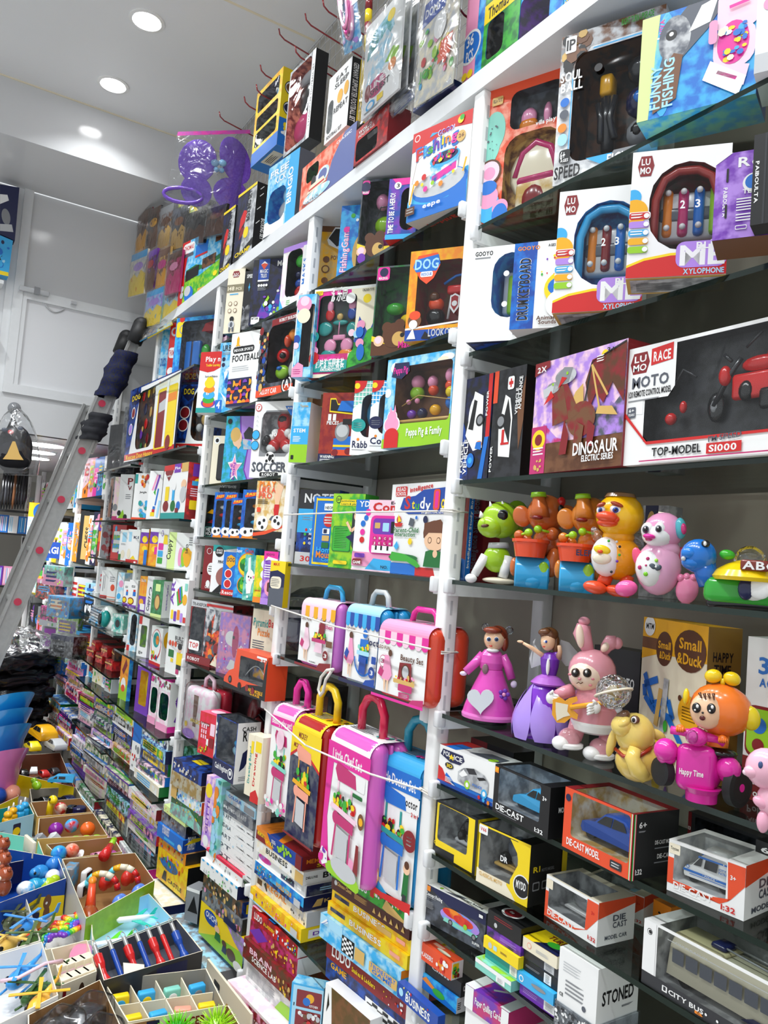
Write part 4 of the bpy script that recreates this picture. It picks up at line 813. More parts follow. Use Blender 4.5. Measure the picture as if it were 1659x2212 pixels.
# penguin
t = Toy('penguin_toy', 'pink penguin toy with teal headphones and a heart on its belly', 'toy', 1420, 1296, ZT, .03)
t.e(1436, 1150, 42, 40, 'f0a4cc', 0, 38); hd = t.part('head'); t.e(1424, 1161, 33, 25, 'w', -16, 26); t.e(1404, 1150, 14, 18, 'w', -22, 16); t.e(1430, 1148, 15, 18, 'w', -26, 14); t.part('face', parent=hd)
for x in (1400, 1426): t.e(x, 1149, 7, 8.5, 'x', -38, 5); t.e(x, 1149, 5, 6, 'k', -42, 4); t.e(x-1, 1146, 1.6, 2, 'w', -46, 2); t.part('eye', parent=hd)
t.e(1407, 1164, 13, 6, 'm', -42, 14, -4); t.e(1406, 1169, 8, 5, 'M', -40, 12); t.part('beak', parent=hd)
t.t([(1426, 1112, 4), (1448, 1116, 4), (1462, 1130, 4)], 4, 'c'); t.e(1470, 1147, 12, 23, '4fb0bc', -22, 15, 6); t.e(1476, 1149, 6, 12, 'M', -34, 8, 6); t.part('headphones', parent=hd)
t.e(1424, 1228, 47, 60, 'f2b0d2', 0, 40); t.e(1436, 1190, 34, 26, 'f2b0d2', 2, 30); bd = t.part('body'); t.e(1408, 1230, 32, 42, 'w', -14, 32, 10); t.part('belly_plate', parent=bd)
for x, y, rx, ry, c, tl in ((1412, 1226, 8, 6, '4c5560', -30), (1423, 1229, 8, 6, '4c5560', 30), (1418, 1227, 4, 3, 'w', 0), (1398, 1242, 5, 5, '7fd020', 0), (1420, 1214, 4, 4, '9fdc40', 0), (1403, 1210, 4, 4, 'M', 0), (1386, 1228, 4, 5, 'M', 0), (1399, 1224, 2.5, 2.5, 'M', 0)): t.e(x, y, rx, ry, c, -44-((x-1408)**2+(y-1230)**2)*-.006, 3, tl, 12, 6); t.part('belly_print', parent=bd)
t.e(1382, 1206, 11, 22, 'e8527a', -10, 6, 18); t.part('wing'); t.e(1462, 1206, 12, 24, 'd84a6c', 4, 6, -24); t.part('wing')
t.e(1357, 1272, 24, 18, 'f060a4', -14, 18, 12); t.part('foot'); t.e(1480, 1274, 23, 30, 'f08ab0', -14, 12, -8)
for k in range(3): t.e(1468+k*12, 1250-2*(k == 1), 8, 9, 'f08ab0', -14, 10)
t.part('foot')
# snail-turtle
t = Toy('turtle_toy', 'blue headed turtle toy with yellow shell and green base at the right edge', 'toy', 1590, 1318, ZT, .03)
t.e(1518, 1208, 38, 38, '1570c8', -4, 32); t.e(1500, 1202, 18, 15, '1c7cd8', -20, 18); t.e(1506, 1222, 24, 17, '1a78d2', -12, 22); t.t([(1528, 1226, 0), (1532, 1248, -4), (1536, 1272, -6)], [26, 24, 20], '1668c0'); hd = t.part('head')
t.e(1534, 1183, 9, 8, 'k', -28, 6, -10); t.e(1533, 1183, 3.5, 5, 'w', -33, 4); t.part('eye', parent=hd); t.e(1488, 1214, 5, 5, 'E', -30, 4); t.part('nose_ring', parent=hd)
t.m.rbox(t.p(1524, 1306, -34), t.p(1680, 1262, 40), .012, '35a838', 3); t.part('base'); t.m.rbox(t.p(1530, 1316, -26), t.p(1670, 1304, 30), .005, 'k', 2); t.part('wheel_carriage')
t.lathe(1612, 1262, [(70, 0), (74, 8), (62, 22), (40, 36), (20, 44), (.1, 46)], 'f2cc10', 2); sh = t.part('shell')
t.m.rbox(t.p(1600, 1240, -66), t.p(1656, 1222, -48), .003, '7a2c20', 2); lp = t.part('letter_plate', parent=sh); f = Face(t.m, lambda a, b, o: t.p(1604, 1237, 0)+Vector((a, -67*t.s-o, b)), .05, .02); f.text(0, 0, .011, .044, 'w', 'ABC'); t.part('lettering', 'card', sh)
t.e(1576, 1206, 16, 11, '3cb22c', -10, 12, -6); t.part('fish_knob'); t.e(1620, 1222, 34, 36, 'w', 10, 30); t.part('dome', 'clear_plastic')
t.e(1624, 1278, 30, 25, 'w', -40, 12); t.e(1610, 1278, 16, 24, 'n', -46, 10); t.e(1636, 1278, 22, 22, 'w', -50, 6); t.part('wheel')
# ------------------------------------------------ dolls' shelf
ZT = Z[4]+.0005
t = Toy('doll_toy', 'doll toy in a pink dress with silver bubbles in red hair', 'toy', 1056, 1552, ZT, .05)
t.lathe(1056, 1552, [(40, 0), (40, 8)], 'k'); t.part('base')
t.lathe(1056, 1544, [(57, 0), (58, 8), (54, 24), (46, 48), (36, 72), (27, 92), (23, 104)], 'dc4cb4', sy=.9); sk = t.part('skirt')
t.lathe(1056, 1544, [(58.6, 1), (59.4, 7), (57, 12)], 'e878c8', sy=.91); t.part('skirt_hem', parent=sk)
hp = [(1040+1.75*16*sin(a)**3, 1500-1.7*(13*cos(a)-5*cos(2*a)-2*cos(3*a)-cos(4*a))) for a in [2*pi*i/30 for i in range(30)]]
tr = [tuple(q) for q in tessellate_polygon([[Vector((x, -y, 0)) for x, y in hp]])]; dq = lambda x, y: -51+(1500-y)*.27
t.m.add([t.p(x, y, dq(x, y)) for x, y in hp]+[t.p(x, y, dq(x, y)+8) for x, y in hp], tr+[(i, (i+1) % 30, 30+(i+1) % 30, 30+i) for i in range(30)], 'c8ccd0'); t.part('heart_mirror', parent=sk)
for k in range(5): a = k*72; t.e(1089+8*cos(radians(a)), 1490+8*sin(radians(a)), 4.6, 4.6, 'v', -34, 2)
t.e(1089, 1490, 4, 4, 'p', -36, 2); t.part('flower_print', parent=sk)
t.lathe(1062, 1442, [(24, 0), (27, 14), (25, 30), (17, 40), (8, 44)], 'e256b8', sy=.8); bd = t.part('bodice'); t.e(1066, 1402, 14, 5, 'w', -10, 12); t.part('collar', parent=bd); t.e(1050, 1440, 7, 11, '8a6a70', -21, 3); t.part('gem', parent=bd)
t.t([(1046, 1412, 0), (1028, 1430, -4), (1008, 1448, -10)], [11, 10, 9], 'e056b6'); t.e(1003, 1451, 8, 5, 'e8d8f0', -12, 4); t.part('arm'); t.t([(1086, 1414, 0), (1098, 1436, -2), (1106, 1462, -8)], [11, 10, 9], 'e056b6'); t.e(1110, 1472, 7, 8, 'e8d8f0', -10, 4); t.part('arm')
t.e(1070, 1380, 23, 24, 'F', -2, 21); hd = t.part('head')
t.e(1076, 1372, 24, 22, '8a3a22', 6, 22); t.e(1092, 1388, 9, 18, '8a3a22', 4, 16); t.e(1066, 1360, 20, 8, '8a3a22', -12, 14); t.part('hair', parent=hd)
for x in (1058, 1074): t.e(x, 1378, 5.4, 5.4, 'w', -21, 3); t.e(x, 1378, 4.2, 4.4, '2c4a78', -23, 2.6); t.e(x, 1378, 2, 2, 'k', -25, 2); t.part('eye', parent=hd)
t.e(1062, 1392, 4, 1.6, 'r', -22, 2); t.part('mouth', parent=hd)
for x, y in ((1051, 1355), (1102, 1361)): t.e(x, y, 9, 9, 'E', 4); t.part('hair_bubble', 'clear_plastic', hd)
# lilac fairy doll
t = Toy('doll_toy', 'fairy doll toy with white wings and a lilac petal skirt', 'toy', 1166, 1586, ZT, .045)
t.lathe(1168, 1580, [(48, 0), (56, 16), (54, 44), (44, 76), (30, 104), (18, 120)], '7a2fc0', sy=.9); sk = t.part('skirt')
for k in range(7):
    a = radians(-90+k*360/7+6); cxx, cyy = cos(a), sin(a); V = []; nn = 8
    for j in range(nn+1):
        u = j/nn; zz = 116*u-2; rr = (59*sin(min(1, (1-u)*1.05)*pi*.52)+14*u)+2; wdt = radians(26)*sin(pi*min(1, max(.02, .16+.9*u)))**.6
        for q in (-1, -.5, 0, .5, 1): V.append(t.p(1168, 1580-zz)+Vector((cos(a+q*wdt)*rr*t.s, sin(a+q*wdt)*rr*t.s*.92, 0)))
    F = [(j*5+i, j*5+i+1, (j+1)*5+i+1, (j+1)*5+i) for j in range(nn) for i in range(4)]
    t.m.add(V, F, 'a98ae2', True); t.part('petal', parent=sk)
t.lathe(1186, 1466, [(34, -6), (38, -2), (26, 10), (15, 16)], 'b868d0', sy=.85); t.part('ruffle'); t.lathe(1188, 1452, [(15, 0), (19, 18), (21, 36), (14, 46), (6, 50)], '7430b4', sy=.8); t.e(1186, 1432, 4, 18, 'w', -17, 3); t.part('bodice')
t.t([(1178, 1412, 0), (1166, 1404, -4), (1152, 1394, -8), (1134, 1384, -12)], [6, 5, 4.6, 3], 'F'); t.e(1128, 1381, 7, 3, 'F', -13, 3); t.part('arm'); t.t([(1208, 1414, -2), (1212, 1400, -14), (1210, 1388, -20)], [8, 5, 4], 'F'); t.part('arm')
t.e(1204, 1412, 10, 12, '7c38bc', 0, 9); t.part('sleeve')
t.e(1187, 1380, 16, 21, 'F', -2, 15); hd = t.part('head'); t.e(1190, 1366, 20, 16, '6e4426', 3, 18); t.e(1204, 1388, 8, 22, '6e4426', 4, 12); t.e(1180, 1360, 14, 8, '6e4426', -8, 10, 12); t.part('hair', parent=hd)
t.e(1182, 1380, 5, 3.4, 'w', -15, 3); t.e(1183, 1380, 2.6, 3, 'B', -17, 2); t.part('eye', parent=hd); t.e(1178, 1391, 3, 1.2, 'r', -14, 2); t.part('mouth', parent=hd)
for sg, pts in ((-1, ((1172, 1408), (1154, 1384), (1160, 1376), (1146, 1420), (1150, 1440), (1176, 1430))), (1, ((1206, 1412), (1214, 1378), (1232, 1384), (1254, 1410), (1248, 1432), (1224, 1434)))):
    V = [t.p(x, y, 14+abs(x-1190)*.2) for x, y in pts]+[t.p(x, y, 16+abs(x-1190)*.2) for x, y in pts]; n = len(pts)
    t.m.add(V, [tuple(range(n)), tuple(range(2*n-1, n-1, -1))]+[(i, (i+1) % n, n+(i+1) % n, n+i) for i in range(n)], 'E'); t.part('wing', 'card')
# rabbit with guitar
t = Toy('rabbit_toy', 'pink rabbit toy playing a yellow guitar', 'toy', 1262, 1626, ZT, .04)
t.e(1282, 1450, 51, 48, 'd894a0', 4, 44); hd = t.part('head'); t.e(1270, 1458, 38, 34, 'f0d8c4', -14, 34, 4); t.part('face', parent=hd)
for x in (1248, 1272): t.e(x, 1449, 9, 10, '3a2416', -46, 4); t.e(x, 1450, 7, 8, 'k', -48, 4); t.e(x-2, 1446, 2.4, 3, 'w', -52, 2); t.part('eye', parent=hd)
t.e(1256, 1461, 4, 3, 'd0808a', -50, 4); t.t([(1250, 1471, -47), (1254, 1468, -48), (1258, 1471, -48), (1263, 1468, -47)], 1, 'D', 5); t.part('nose', parent=hd)
for x, y in ((1236, 1453), (1283, 1461), (1278, 1474)): t.d(x, y, 4, 2.6, 'd8808c', -45); t.part('cheek_print', parent=hd)
t.t([(1276, 1410, 4), (1268, 1390, 4), (1262, 1370, 4), (1266, 1352, 4)], [12, 17, 20, 15], 'dc96a4', 14); t.e(1267, 1345, 13, 10, 'dc96a4', 4, 12); er = t.part('ear', parent=hd)
t.t([(1306, 1414, 4), (1312, 1400, 4), (1322, 1388, 2), (1334, 1386, 0)], [8, 13, 17, 12], 'dc96a4', 14); t.e(1336, 1390, 11, 13, 'dc96a4', 0, 11); t.part('ear', parent=hd)
t.e(1258, 1376, 9, 26, 'f0d8c4', -12, 8, 8); t.part('inner_ear', parent=hd); t.e(1310, 1398, 8, 12, 'f0d8c4', -10, 8, -30); t.part('inner_ear', parent=hd)
t.lathe(1284, 1572, [(30, -6), (46, 0), (51, 14), (52, 20), (52, 50), (44, 80), (30, 96)], 'd48a96', 2, cols=['w', 'w', 'w', 'd48a96', 'd48a96', 'd48a96']); t.part('body')
t.t([(1238, 1490, -6), (1224, 1494, -16), (1208, 1500, -28)], [14, 14, 12], 'd890a0'); t.part('arm'); t.t([(1322, 1496, -6), (1316, 1508, -26), (1300, 1512, -40)], [14, 13, 11], 'd890a0'); t.part('arm')
def hand(x, y, dy, flip):
    t.e(x, y, 11, 13, 'w', dy, 8)
    for k in range(4): t.t([(x+flip*4, y-7+k*5, dy-4), (x+flip*13, y-6+k*5.5, dy-9), (x+flip*17, y-2+k*5, dy-7)], [3.6, 3.4, 2.8], 'w', 6)
    t.t([(x-flip*2, y-9, dy-4), (x+flip*5, y-16, dy-8)], [3.6, 2.8], 'w', 6); t.part('hand')
hand(1196, 1504, -36, 1); hand(1288, 1518, -52, -1)
gp = [(1200, 1506), (1214, 1500), (1226, 1508), (1234, 1502), (1250, 1498), (1252, 1506), (1240, 1512), (1240, 1524), (1252, 1534), (1250, 1544), (1238, 1540), (1224, 1552), (1208, 1552), (1198, 1536)]
V = [t.p(x, y, -50) for x, y in gp]+[t.p(x, y, -42) for x, y in gp]; n = len(gp); tr = tessellate_polygon([[Vector((x, -y, 0)) for x, y in gp]])
t.m.add(V, [tuple(q) for q in tr]+[tuple(i+n for i in q) for q in tr]+[(i, (i+1) % n, n+(i+1) % n, n+i) for i in range(n)], 'f2a818'); gt = t.part('guitar')
t.t([(1236, 1520, -50), (1300, 1508, -50), (1324, 1504, -48)], [6, 5, 5], 'f2a818', 6); t.part('guitar_neck', parent=gt)
wp = [(1206, 1510), (1232, 1514), (1230, 1528), (1236, 1536), (1222, 1540), (1208, 1548), (1206, 1530)]
t.m.add([t.p(x, y, -51.5) for x, y in wp], [tuple(q) for q in tessellate_polygon([[Vector((x, -y, 0)) for x, y in wp]])], 'c'); t.part('guitar_plate', 'card', gt)
for x, y, fx in ((1232, 1592, 1220), (1296, 1610, 1284)):
    t.t([(x+20, y-34, 2), (x+8, y, -2)], [20, 18], 'd48a96'); t.part('leg'); t.e(x, y-2, 24, 22, 'd89aa4', -8, 24); sh = t.part('shoe'); t.e(fx-6, y+6, 19, 15, 'w', -22, 22); t.part('toe_cap', parent=sh); t.lathe(x-2, y+16, [(28, 0), (31, 3), (31, 9), (26, 11)], 'w', -12, sy=1.05); t.part('sole', parent=sh)
# seal balancing the mirror ball
t = Toy('seal_toy', 'pale yellow seal pup toy balancing a clear mirror ball on its nose', 'toy', 1380, 1664, ZT, .0)
t.e(1376, 1566, 42, 46, 'e8cc6c', 0, 38); t.e(1350, 1548, 24, 24, 'e8cc6c', -16, 26, 30); t.e(1352, 1540, 18, 12, 'e8cc6c', -24, 20, 40); hd = t.part('head'); t.e(1352, 1526, 16, 11, '6a4a34', -14, 14, 30); t.part('muzzle', parent=hd)
t.e(1377, 1531, 10, 9, '6a4a34', -30, 6); t.e(1375, 1531, 6, 7, 'w', -34, 4); t.e(1374, 1531, 3.6, 5, 'k', -37, 3); t.part('eye', parent=hd)
t.e(1420, 1566, 20, 11, 'e2c468', 10, 8, -20); t.part('ear', parent=hd); t.e(1326, 1588, 10, 32, 'e2c468', 8, 8, -10); t.part('ear', parent=hd)
t.t([(1332, 1600, 10), (1352, 1608, -30), (1380, 1606, -38), (1404, 1592, -24), (1414, 1584, 6)], 4.5, 'a03018', 8); t.part('collar')
t.e(1382, 1622, 50, 44, 'e2c260', 4, 40, 10); t.e(1414, 1622, 44, 36, 'e2c260', 14, 34, 20); t.part('body')
t.t([(1376, 1588, -38), (1370, 1606, -46), (1380, 1630, -48), (1396, 1646, -44)], [13, 16, 19, 13], 'e6c866', 12); t.part('flipper'); t.e(1450, 1600, 26, 12, 'e2c260', 26, 16, 30); t.part('tail')
t.t([(1346, 1522, -14), (1342, 1510, -12)], [6, 9], 'E'); t.part('ball_stem')
t.m.ell(t.p(1333, 1478, -10), 38*t.s, 'E', 14, 9); ml = t.part('mirror_ball', 'crystal'); ml.data.polygons.foreach_set('use_smooth', [False]*len(ml.data.polygons))
t.e(1334, 1480, 17, 17, 'C', -10, 15); t.part('ball_lamp', parent=ml)
rg = [t.p(1333+39.5*cos(a), 1480-9*cos(a)*1+(9)*sin(a), -10+38*sin(a)) for a in [2*pi*i/28 for i in range(29)]]; t.m.tube(rg, 2.6*t.s, 'c', 6, False); t.part('ball_ring', parent=ml)
# scooter with orange rider
t = Toy('scooter_toy', 'magenta three wheeled scooter toy with an orange headed rider', 'toy', 1500, 1716, ZT, .0)
t.e(1516, 1650, 44, 52, 'd81e9c', 10, 40); t.m.rbox(t.p(1462, 1690, -30), t.p(1550, 1600, 10), .022, 'dc2aa2', 4); bd = t.part('body')
t.lathe(1514, 1712, [(32, 0), (33, 18), (40, 30)], 'd01c94', -4); t.part('pedestal', parent=bd)
f = Face(t.m, lambda a, b, o: t.p(1472, 1655, 0)+Vector((a, -30.5*t.s-o, b)), .04, .01); f.text(0, 0, .008, .032, 'w', 'Happy Time'); f.poly(rrect(.01, .017, .022, .045, .006), 'P'); f.poly(ring_pts(.053, .035, .004, .004)[:-1], 'l'); f.poly(ring_pts(.05, .022, .005, .005)[:-1], 's'); f.poly(ring_pts(.056, .046, .004, .005)[:-1], 'n'); f.poly(ring_pts(.0, .045, .004, .007)[:-1], 'Y'); t.part('front_print', 'card', bd)
for x, y, s_ in ((1446, 1600, -1), (1570, 1628, 1)): t.e(x, y+14, 26, 26, 'e030a6', -6, 26); t.m.rbox(t.p(x-22, y+42, -24), t.p(x+24, y+6, 12), .014, 'e030a6', 3); t.part('mudguard')
ry_ = Matrix.Rotation(pi/2, 3, 'Y')
for x, y, r in ((1438, 1660, 30), (1586, 1678, 42)):
    rt2 = Matrix.Rotation(radians(-34 if x > 1500 else 40), 3, 'Z') @ ry_
    t.lathe(x, y, [(r*.74, -11), (r, -9), (r, 9), (r*.74, 11)], 'k', 0, rot=rt2); w_ = t.part('wheel', 'rubber'); t.lathe(x, y, [(.1, 12), (r*.2, 12), (r*.2, 10.5), (r*.74, 10.5)], 'b8a0b4', 0, rot=rt2, cols=['m', 'm', 'b8a0b4']); t.part('hub', 'plastic', w_)
t.t([(1458, 1568, -20), (1480, 1570, -24), (1512, 1574, -24), (1548, 1582, -14), (1562, 1590, -10)], [9, 8, 12, 8, 9], 'e02ca0'); t.part('handlebar'); t.e(1510, 1578, 22, 20, 'e02ca0', -26, 18); t.part('headlamp_housing'); t.e(1500, 1576, 13, 15, 'E', -42, 8); t.part('headlamp', 'clear_plastic')
t.e(1556, 1612, 34, 10, 'k', 6, 26); t.part('seat')
t.e(1560, 1524, 64, 56, 'f07a28', 10, 52, -10); hd = t.part('rider_head'); t.e(1530, 1524, 33, 38, 'F', -26, 26, 4); fc = t.part('face', parent=hd)
for x in (1511, 1540): t.e(x, 1515, 9, 11, 'k', -50, 5); t.e(x+2, 1511, 3, 4, 'w', -55, 3); t.e(x-3, 1519, 2, 2, 'w', -55, 2); t.part('eye', parent=hd)
t.e(1522, 1535, 6, 5, '5a1410', -52, 3); t.part('mouth', parent=hd); t.e(1523, 1524, 2.4, 2.4, 'k', -53, 2); t.part('nose', parent=hd)
for k in range(4): t.t([(1518+k*9, 1487-abs(k-1.5), -40), (1522+k*8, 1496+k % 2*2, -46)], [4, 1], 'D', 6)
t.part('fringe', parent=hd)
for x, y in ((1546, 1454), (1583, 1458)): t.e(x, y, 18, 15, 'f2cc14', 4, 14, 14 if x < 1560 else -14); t.part('bow', parent=hd)
t.t([(1564, 1472, 4), (1565, 1458, 4)], 5, 'f2cc14'); t.part('bow_stem', parent=hd)
t.e(1616, 1536, 20, 26, 'e6cc18', -4, 14, 10); t.part('ear_disc', parent=hd); t.e(1490, 1500, 7, 18, 'e6cc18', 6, 10); t.part('ear_disc', parent=hd)
t.t([(1552, 1575, 6), (1550, 1600, 4)], [24, 22], 'f07a28'); t.part('rider_body')
for x, y in ((1477, 1562), (1560, 1578)):
    t.e(x, y, 9, 8, 'f07a28', -28, 8)
    for k in range(4): t.t([(x-6+k*4, y-3, -32), (x-7+k*4, y+3, -36), (x-6+k*4, y+7, -33)], [2.6, 2.4, 2], 'f07a28', 6)
    t.t([(x+7, y-2, -30), (x+10, y+5, -32)], [2.6, 2], 'f07a28', 6); t.part('rider_hand')
# pale pink pony at the edge
t = Toy('pony_toy', 'pale pink pony toy cut off by the right edge of the picture', 'toy', 1662, 1770, ZT, -.03)
t.e(1662, 1634, 42, 44, 'f4b8cc', 0, 34); t.e(1634, 1640, 17, 14, 'f4b8cc', -16, 14); t.part('head'); t.e(1652, 1622, 5, 8, '3a5080', -30, 4); t.part('eye'); t.e(1623, 1642, 8, 7, 'f8d4e0', -18, 7); t.part('nose'); t.e(1676, 1700, 36, 40, 'f4b8cc', 4, 30); t.part('body'); t.e(1648, 1702, 16, 11, 'f4b0c8', -14, 10, -30); t.part('leg'); t.e(1652, 1742, 13, 24, 'f4b0c8', -10, 13); t.part('leg')
# boxes standing behind the dolls
bx(Z[4]+e, .15, (1392, 1332), (1532, 1354), None, .06, 'duck_track_box', 'tall yellow duck slide box standing behind the seal toy', 'toy box', 'c/c', 'R 0 76 100 100 Y;P 0 70 30 76 30 88 0 88 Y;R 0 78 30 86 N;O 37 80 13 12 D;T 27 80 5 20 Y:Small;T 30 73 5 18 Y:&Duck;O 76 82 23 14 D;T 60 83 7 32 Y:Small;T 58 73 7 36 Y:&Duck;C 12 94 7 w;T 6 92 4 13 k:MTM;L 5 8 60 24 40 48 46 56 34 26 36 10 44 8 52 30 58 b;L 5 50 34 90 6 b;L 5 30 26 36 52 C;L 6 40 20 44 60 E/e;O 80 42 16 11 Y;X 70 36 90 46 5 N;C 66 50 2 D;G 50 50 3 3 r;O 46 28 3 4 g;O 52 16 3 5 v;O 36 12 6 6 y', right='8a6a2c', rart='T 16 78 6 60 k:HAPPY;T 20 70 6 50 k:TIME', top='Y')
bx(Z[4]+e, .10, (1617, 1374), (1790, 1400), 0, .07, 'card_toy_box', 'white and red vehicle learning box behind the scooter toy', 'toy box', 'w', 'R 0 0 100 26 R;Q 2 26 96 58 6 R;Q 4 28 94 56 5 l;T 16 78 10 34 b:3+;T 18 70 5 30 b:AGES;C 20 46 5 b;C 46 46 5 e;C 20 34 4 R;C 44 34 4 w;T 16 18 4 40 w:Different;T 10 10 4 50 w:Ambulance;T 10 3 4 50 w:Police car', right='R')
bx(Z[4]+e, .19, (1285, 1392), (1385, 1402), 0, .05, 'robot_box', 'black robot box behind the pink rabbit toy', 'toy box', 'k', 'T 40 60 10 50 w:ROBOTO;X 44 48 80 54 2 e')
bx(Z[3]+e, .19, (1390, 1092), (1446, 1094), 10, .05, 'toy_box', 'small grey box with a round badge behind the penguin toy', 'toy box', 'E/e', 'R 10 30 60 100 n;O 34 74 18 20 C')
bx(Z[5]+e, .17, (1018, 1592), (1110, 1622), 0, .06, 'model_car_box', 'red and black car box deep behind the police carton', 'toy box', 'k', 'R 0 0 40 100 R;C 20 60 12 w')
# ---------------------------------------------------------------- second bay: board games, playsets, toy suitcases
Z1 = LV[1]
# fishing shelf
bx(Z1[0]+e, .05, (691.5, 476), (760, 478), None, .08, 'wooden_train_box', 'wood coloured train box, leftmost on the fishing game shelf', 'toy box', 'C/Y', 'R 0 86 100 100 N;P 28 76 50 92 90 92 98 74 70 64 34 70 w;P 32 78 52 90 88 90 90 76 60 68 k;C 30 52 4 N;T 44 52 5 46 N:POWER;C 30 40 5 N;C 30 40 3.4 C;C 30 26 4 N;R 0 0 100 13 K;T 6 8 4 50 w:WARNING;X 6 1 90 6 2 e', right='N')
bx(Z1[0]+e, .02, (739, 445), (800, 450), 40, .06, 'fishing_game_box', 'bright blue fishing game box with text running up its spine', 'toy box', 's/b', 'V 34 12 24 60 m:FishingGame;V 32 12.4 22 59 P:FishingGame;O 100 36 50 30 C;W 66 14 98 62 14 N/g;G 82 30 8 8 l;G 86 46 7 7 r;C 24 68 4 m;C 44 86 3 g;C 60 80 2 w')
bx(Z1[0]+e, -.005, (783.5, 389), (856, 383), 40, .07, 'beach_set_box', 'clear fronted box with a lime bucket and a brown bear print', 'toy box', 'x/d', 'W 4 18 97 97 1 d/x;Q 2 82 24 99 3 m;C 12 91 6 n;T 4 83 3 18 w:MASHA;P 0 0 0 26 30 20 100 14 100 0 k;P 0 18 0 24 40 18 100 20 100 15 40 13 y;C 36 30 6 D;C 66 32 6 D;O 52 20 28 13 D;O 62 16 16 8 C;C 70 19 2.6 k;C 14 14 6 F;C 13 15 4 P;G 62 52 13 11 l;G 50 80 8 10 p;G 88 78 7 9 p;G 72 32 11 11 m;J 1.6 46 60 54 70 70 70 78 60 ;O 16 6 12 6 v', toy='beach_toys')
bx(Z1[0]+e, -.03, (842, 387), (907, 381), 40, .07, 'hero_figure_box', 'violet box with rounded window and a small blue figure', 'toy box', 'v/B', 'P 30 88 100 90 100 100 10 100 m;W 44 14 98 84 18 k/K;V 24 10 17 66 w:TIME TO BE A HERO!;C 30 88 6 w;T 26 85 6 10 k:3;P 0 0 0 8 100 8 100 0 s;G 76 42 12 12 n;G 84 40 4 4 C;G 80 22 12 6 r;G 92 20 4 4 y', toy='toy_figure', bart='R 0 0 100 100 r')
bx(Z1[0]+e, -.04, (894, 291), (1023, 233), None, .075, 'fishing_game_box', 'white red and blue fishing game box with a blue toy pond', 'toy box', 'w', 'P 0 78 0 100 100 100 100 84 72 88 36 84 r;C 8 93 4 w;C 8 93 3 r;P 26 84 34 92 46 90 30 88 s;T 44 85.5 6 28 w:GOGO!;T 45 86 5 26 v:GOGO!;I 9 66 15 72 7 b:Fishing;T 8.6 66.6 13 12 r:F;T 22 69 12 5 s:i;T 29 70 10 9 g:s;T 39 72 13 9 v:h;T 52 74 10 4 y:i;T 58 74 10 9 o:n;T 68 74 10 10 m:g;C 84 75 6 C;T 80 73.5 4 9 N:26;C 82 93 4 y;C 84 95 3 g;P 0 0 0 24 6 12 8 30 100 40 100 0 s;O 54 30 47 16 b;O 52 33 43 13 E;P 0 0 6 20 30 14 70 14 98 30 100 0 b;P 38 30 36 54 84 62 82 40 s/w;P 40 34 40 42 80 50 80 42 B/m;O 60 58 25 8 s;O 60 59 22 6 n;B 42 56 80 64 26 2 rygmb;C 28 44 3.4 r;C 16 40 3 o;C 32 30 3 m;C 58 30 3 o;C 44 34 2.4 l;C 26 36 2 y;C 78 38 2 y;L .6 8 40 14 64 60 86 N;L 2.4 6 18 12 40 Y;L 2.4 94 34 98 48 Y;T 30 9 5 30 w:eepe;R 0 6 16 15 D;X 2 8 14 14 2 w', bart='R 10 10 90 90 E;T 20 40 20 50 r:Fishing', bot='E')
# playset shelf
bx(Z1[1]+e, -.06, (644.5, 637.5), (685, 634), 34, .05, 'doll_figure_box', 'pale blue window box with a pink figure, hanging out past the upright', 'toy box', 's/S', 'W 34 12 96 88 3 k/K;R 0 0 5 100 w;C 38 88 10 p;C 40 92 6 P;C 40 74 9 c;P 0 0 60 0 60 14 30 18 0 10 p;X 8 3 50 10 3 m;C 12 46 5 B;C 12 38 4 P;O 14 20 8 6 S')
bx(Z1[1]+e, -.02, (681, 626.5), (816, 613), None, .08, 'playground_set_box', 'magenta window box of pig figures with a green park scene', 'toy box', 'm/M', 'R 0 0 100 4 c;R 0 0 2 100 c;R 0 97 100 100 w;P 62 20 64 70 60 97 100 97 100 18 c;C 86 85 5 y;P 68 30 76 66 92 46 100 62 100 16 68 16 B;P 62 20 70 38 82 34 90 50 100 54 100 8 60 8 g/G;W 10 26 70 92 6 d/K;Q 2 93 14 98 1 y;T 3 94 3 10 R:PIGGY;T 28 86 12 26 w:游乐园;C 60 87 6 w;C 6 76 2 s;T 4 86 4 5 w:EP;C 6 46 6 t;X 3 43 10 49 3 w;Q 8 6 62 19 2 t;T 12 11 8 46 w:趣味游乐园套装;T 20 7 3 34 w:AMUSEMENT PARK;C 8 30 5 p;O 8 22 8 7 r;C 66 48 4 P;C 74 46 4 S;C 80 36 5 p;O 82 26 6 9 b;C 80 56 5 p;O 79 48 6 6 b;T 78 93 2.6 18 k:CHILDREN TOYS;G 24 72 6 7 r;G 24 81 4 7 p;G 60 72 6 7 B;G 60 81 5 6 p;G 18 56 10 8 t;G 62 54 7 8 t;G 43 62 10 3 t;J 1.4 43 46 43 62 p;H 34 42 54 48 p;G 30 36 8 8 p;G 28 26 10 6 t;G 57 36 8 8 p;G 57 26 10 6 o;G 43 68 4 4 C', toy='pig_figures', bart='R 0 0 100 100 R')
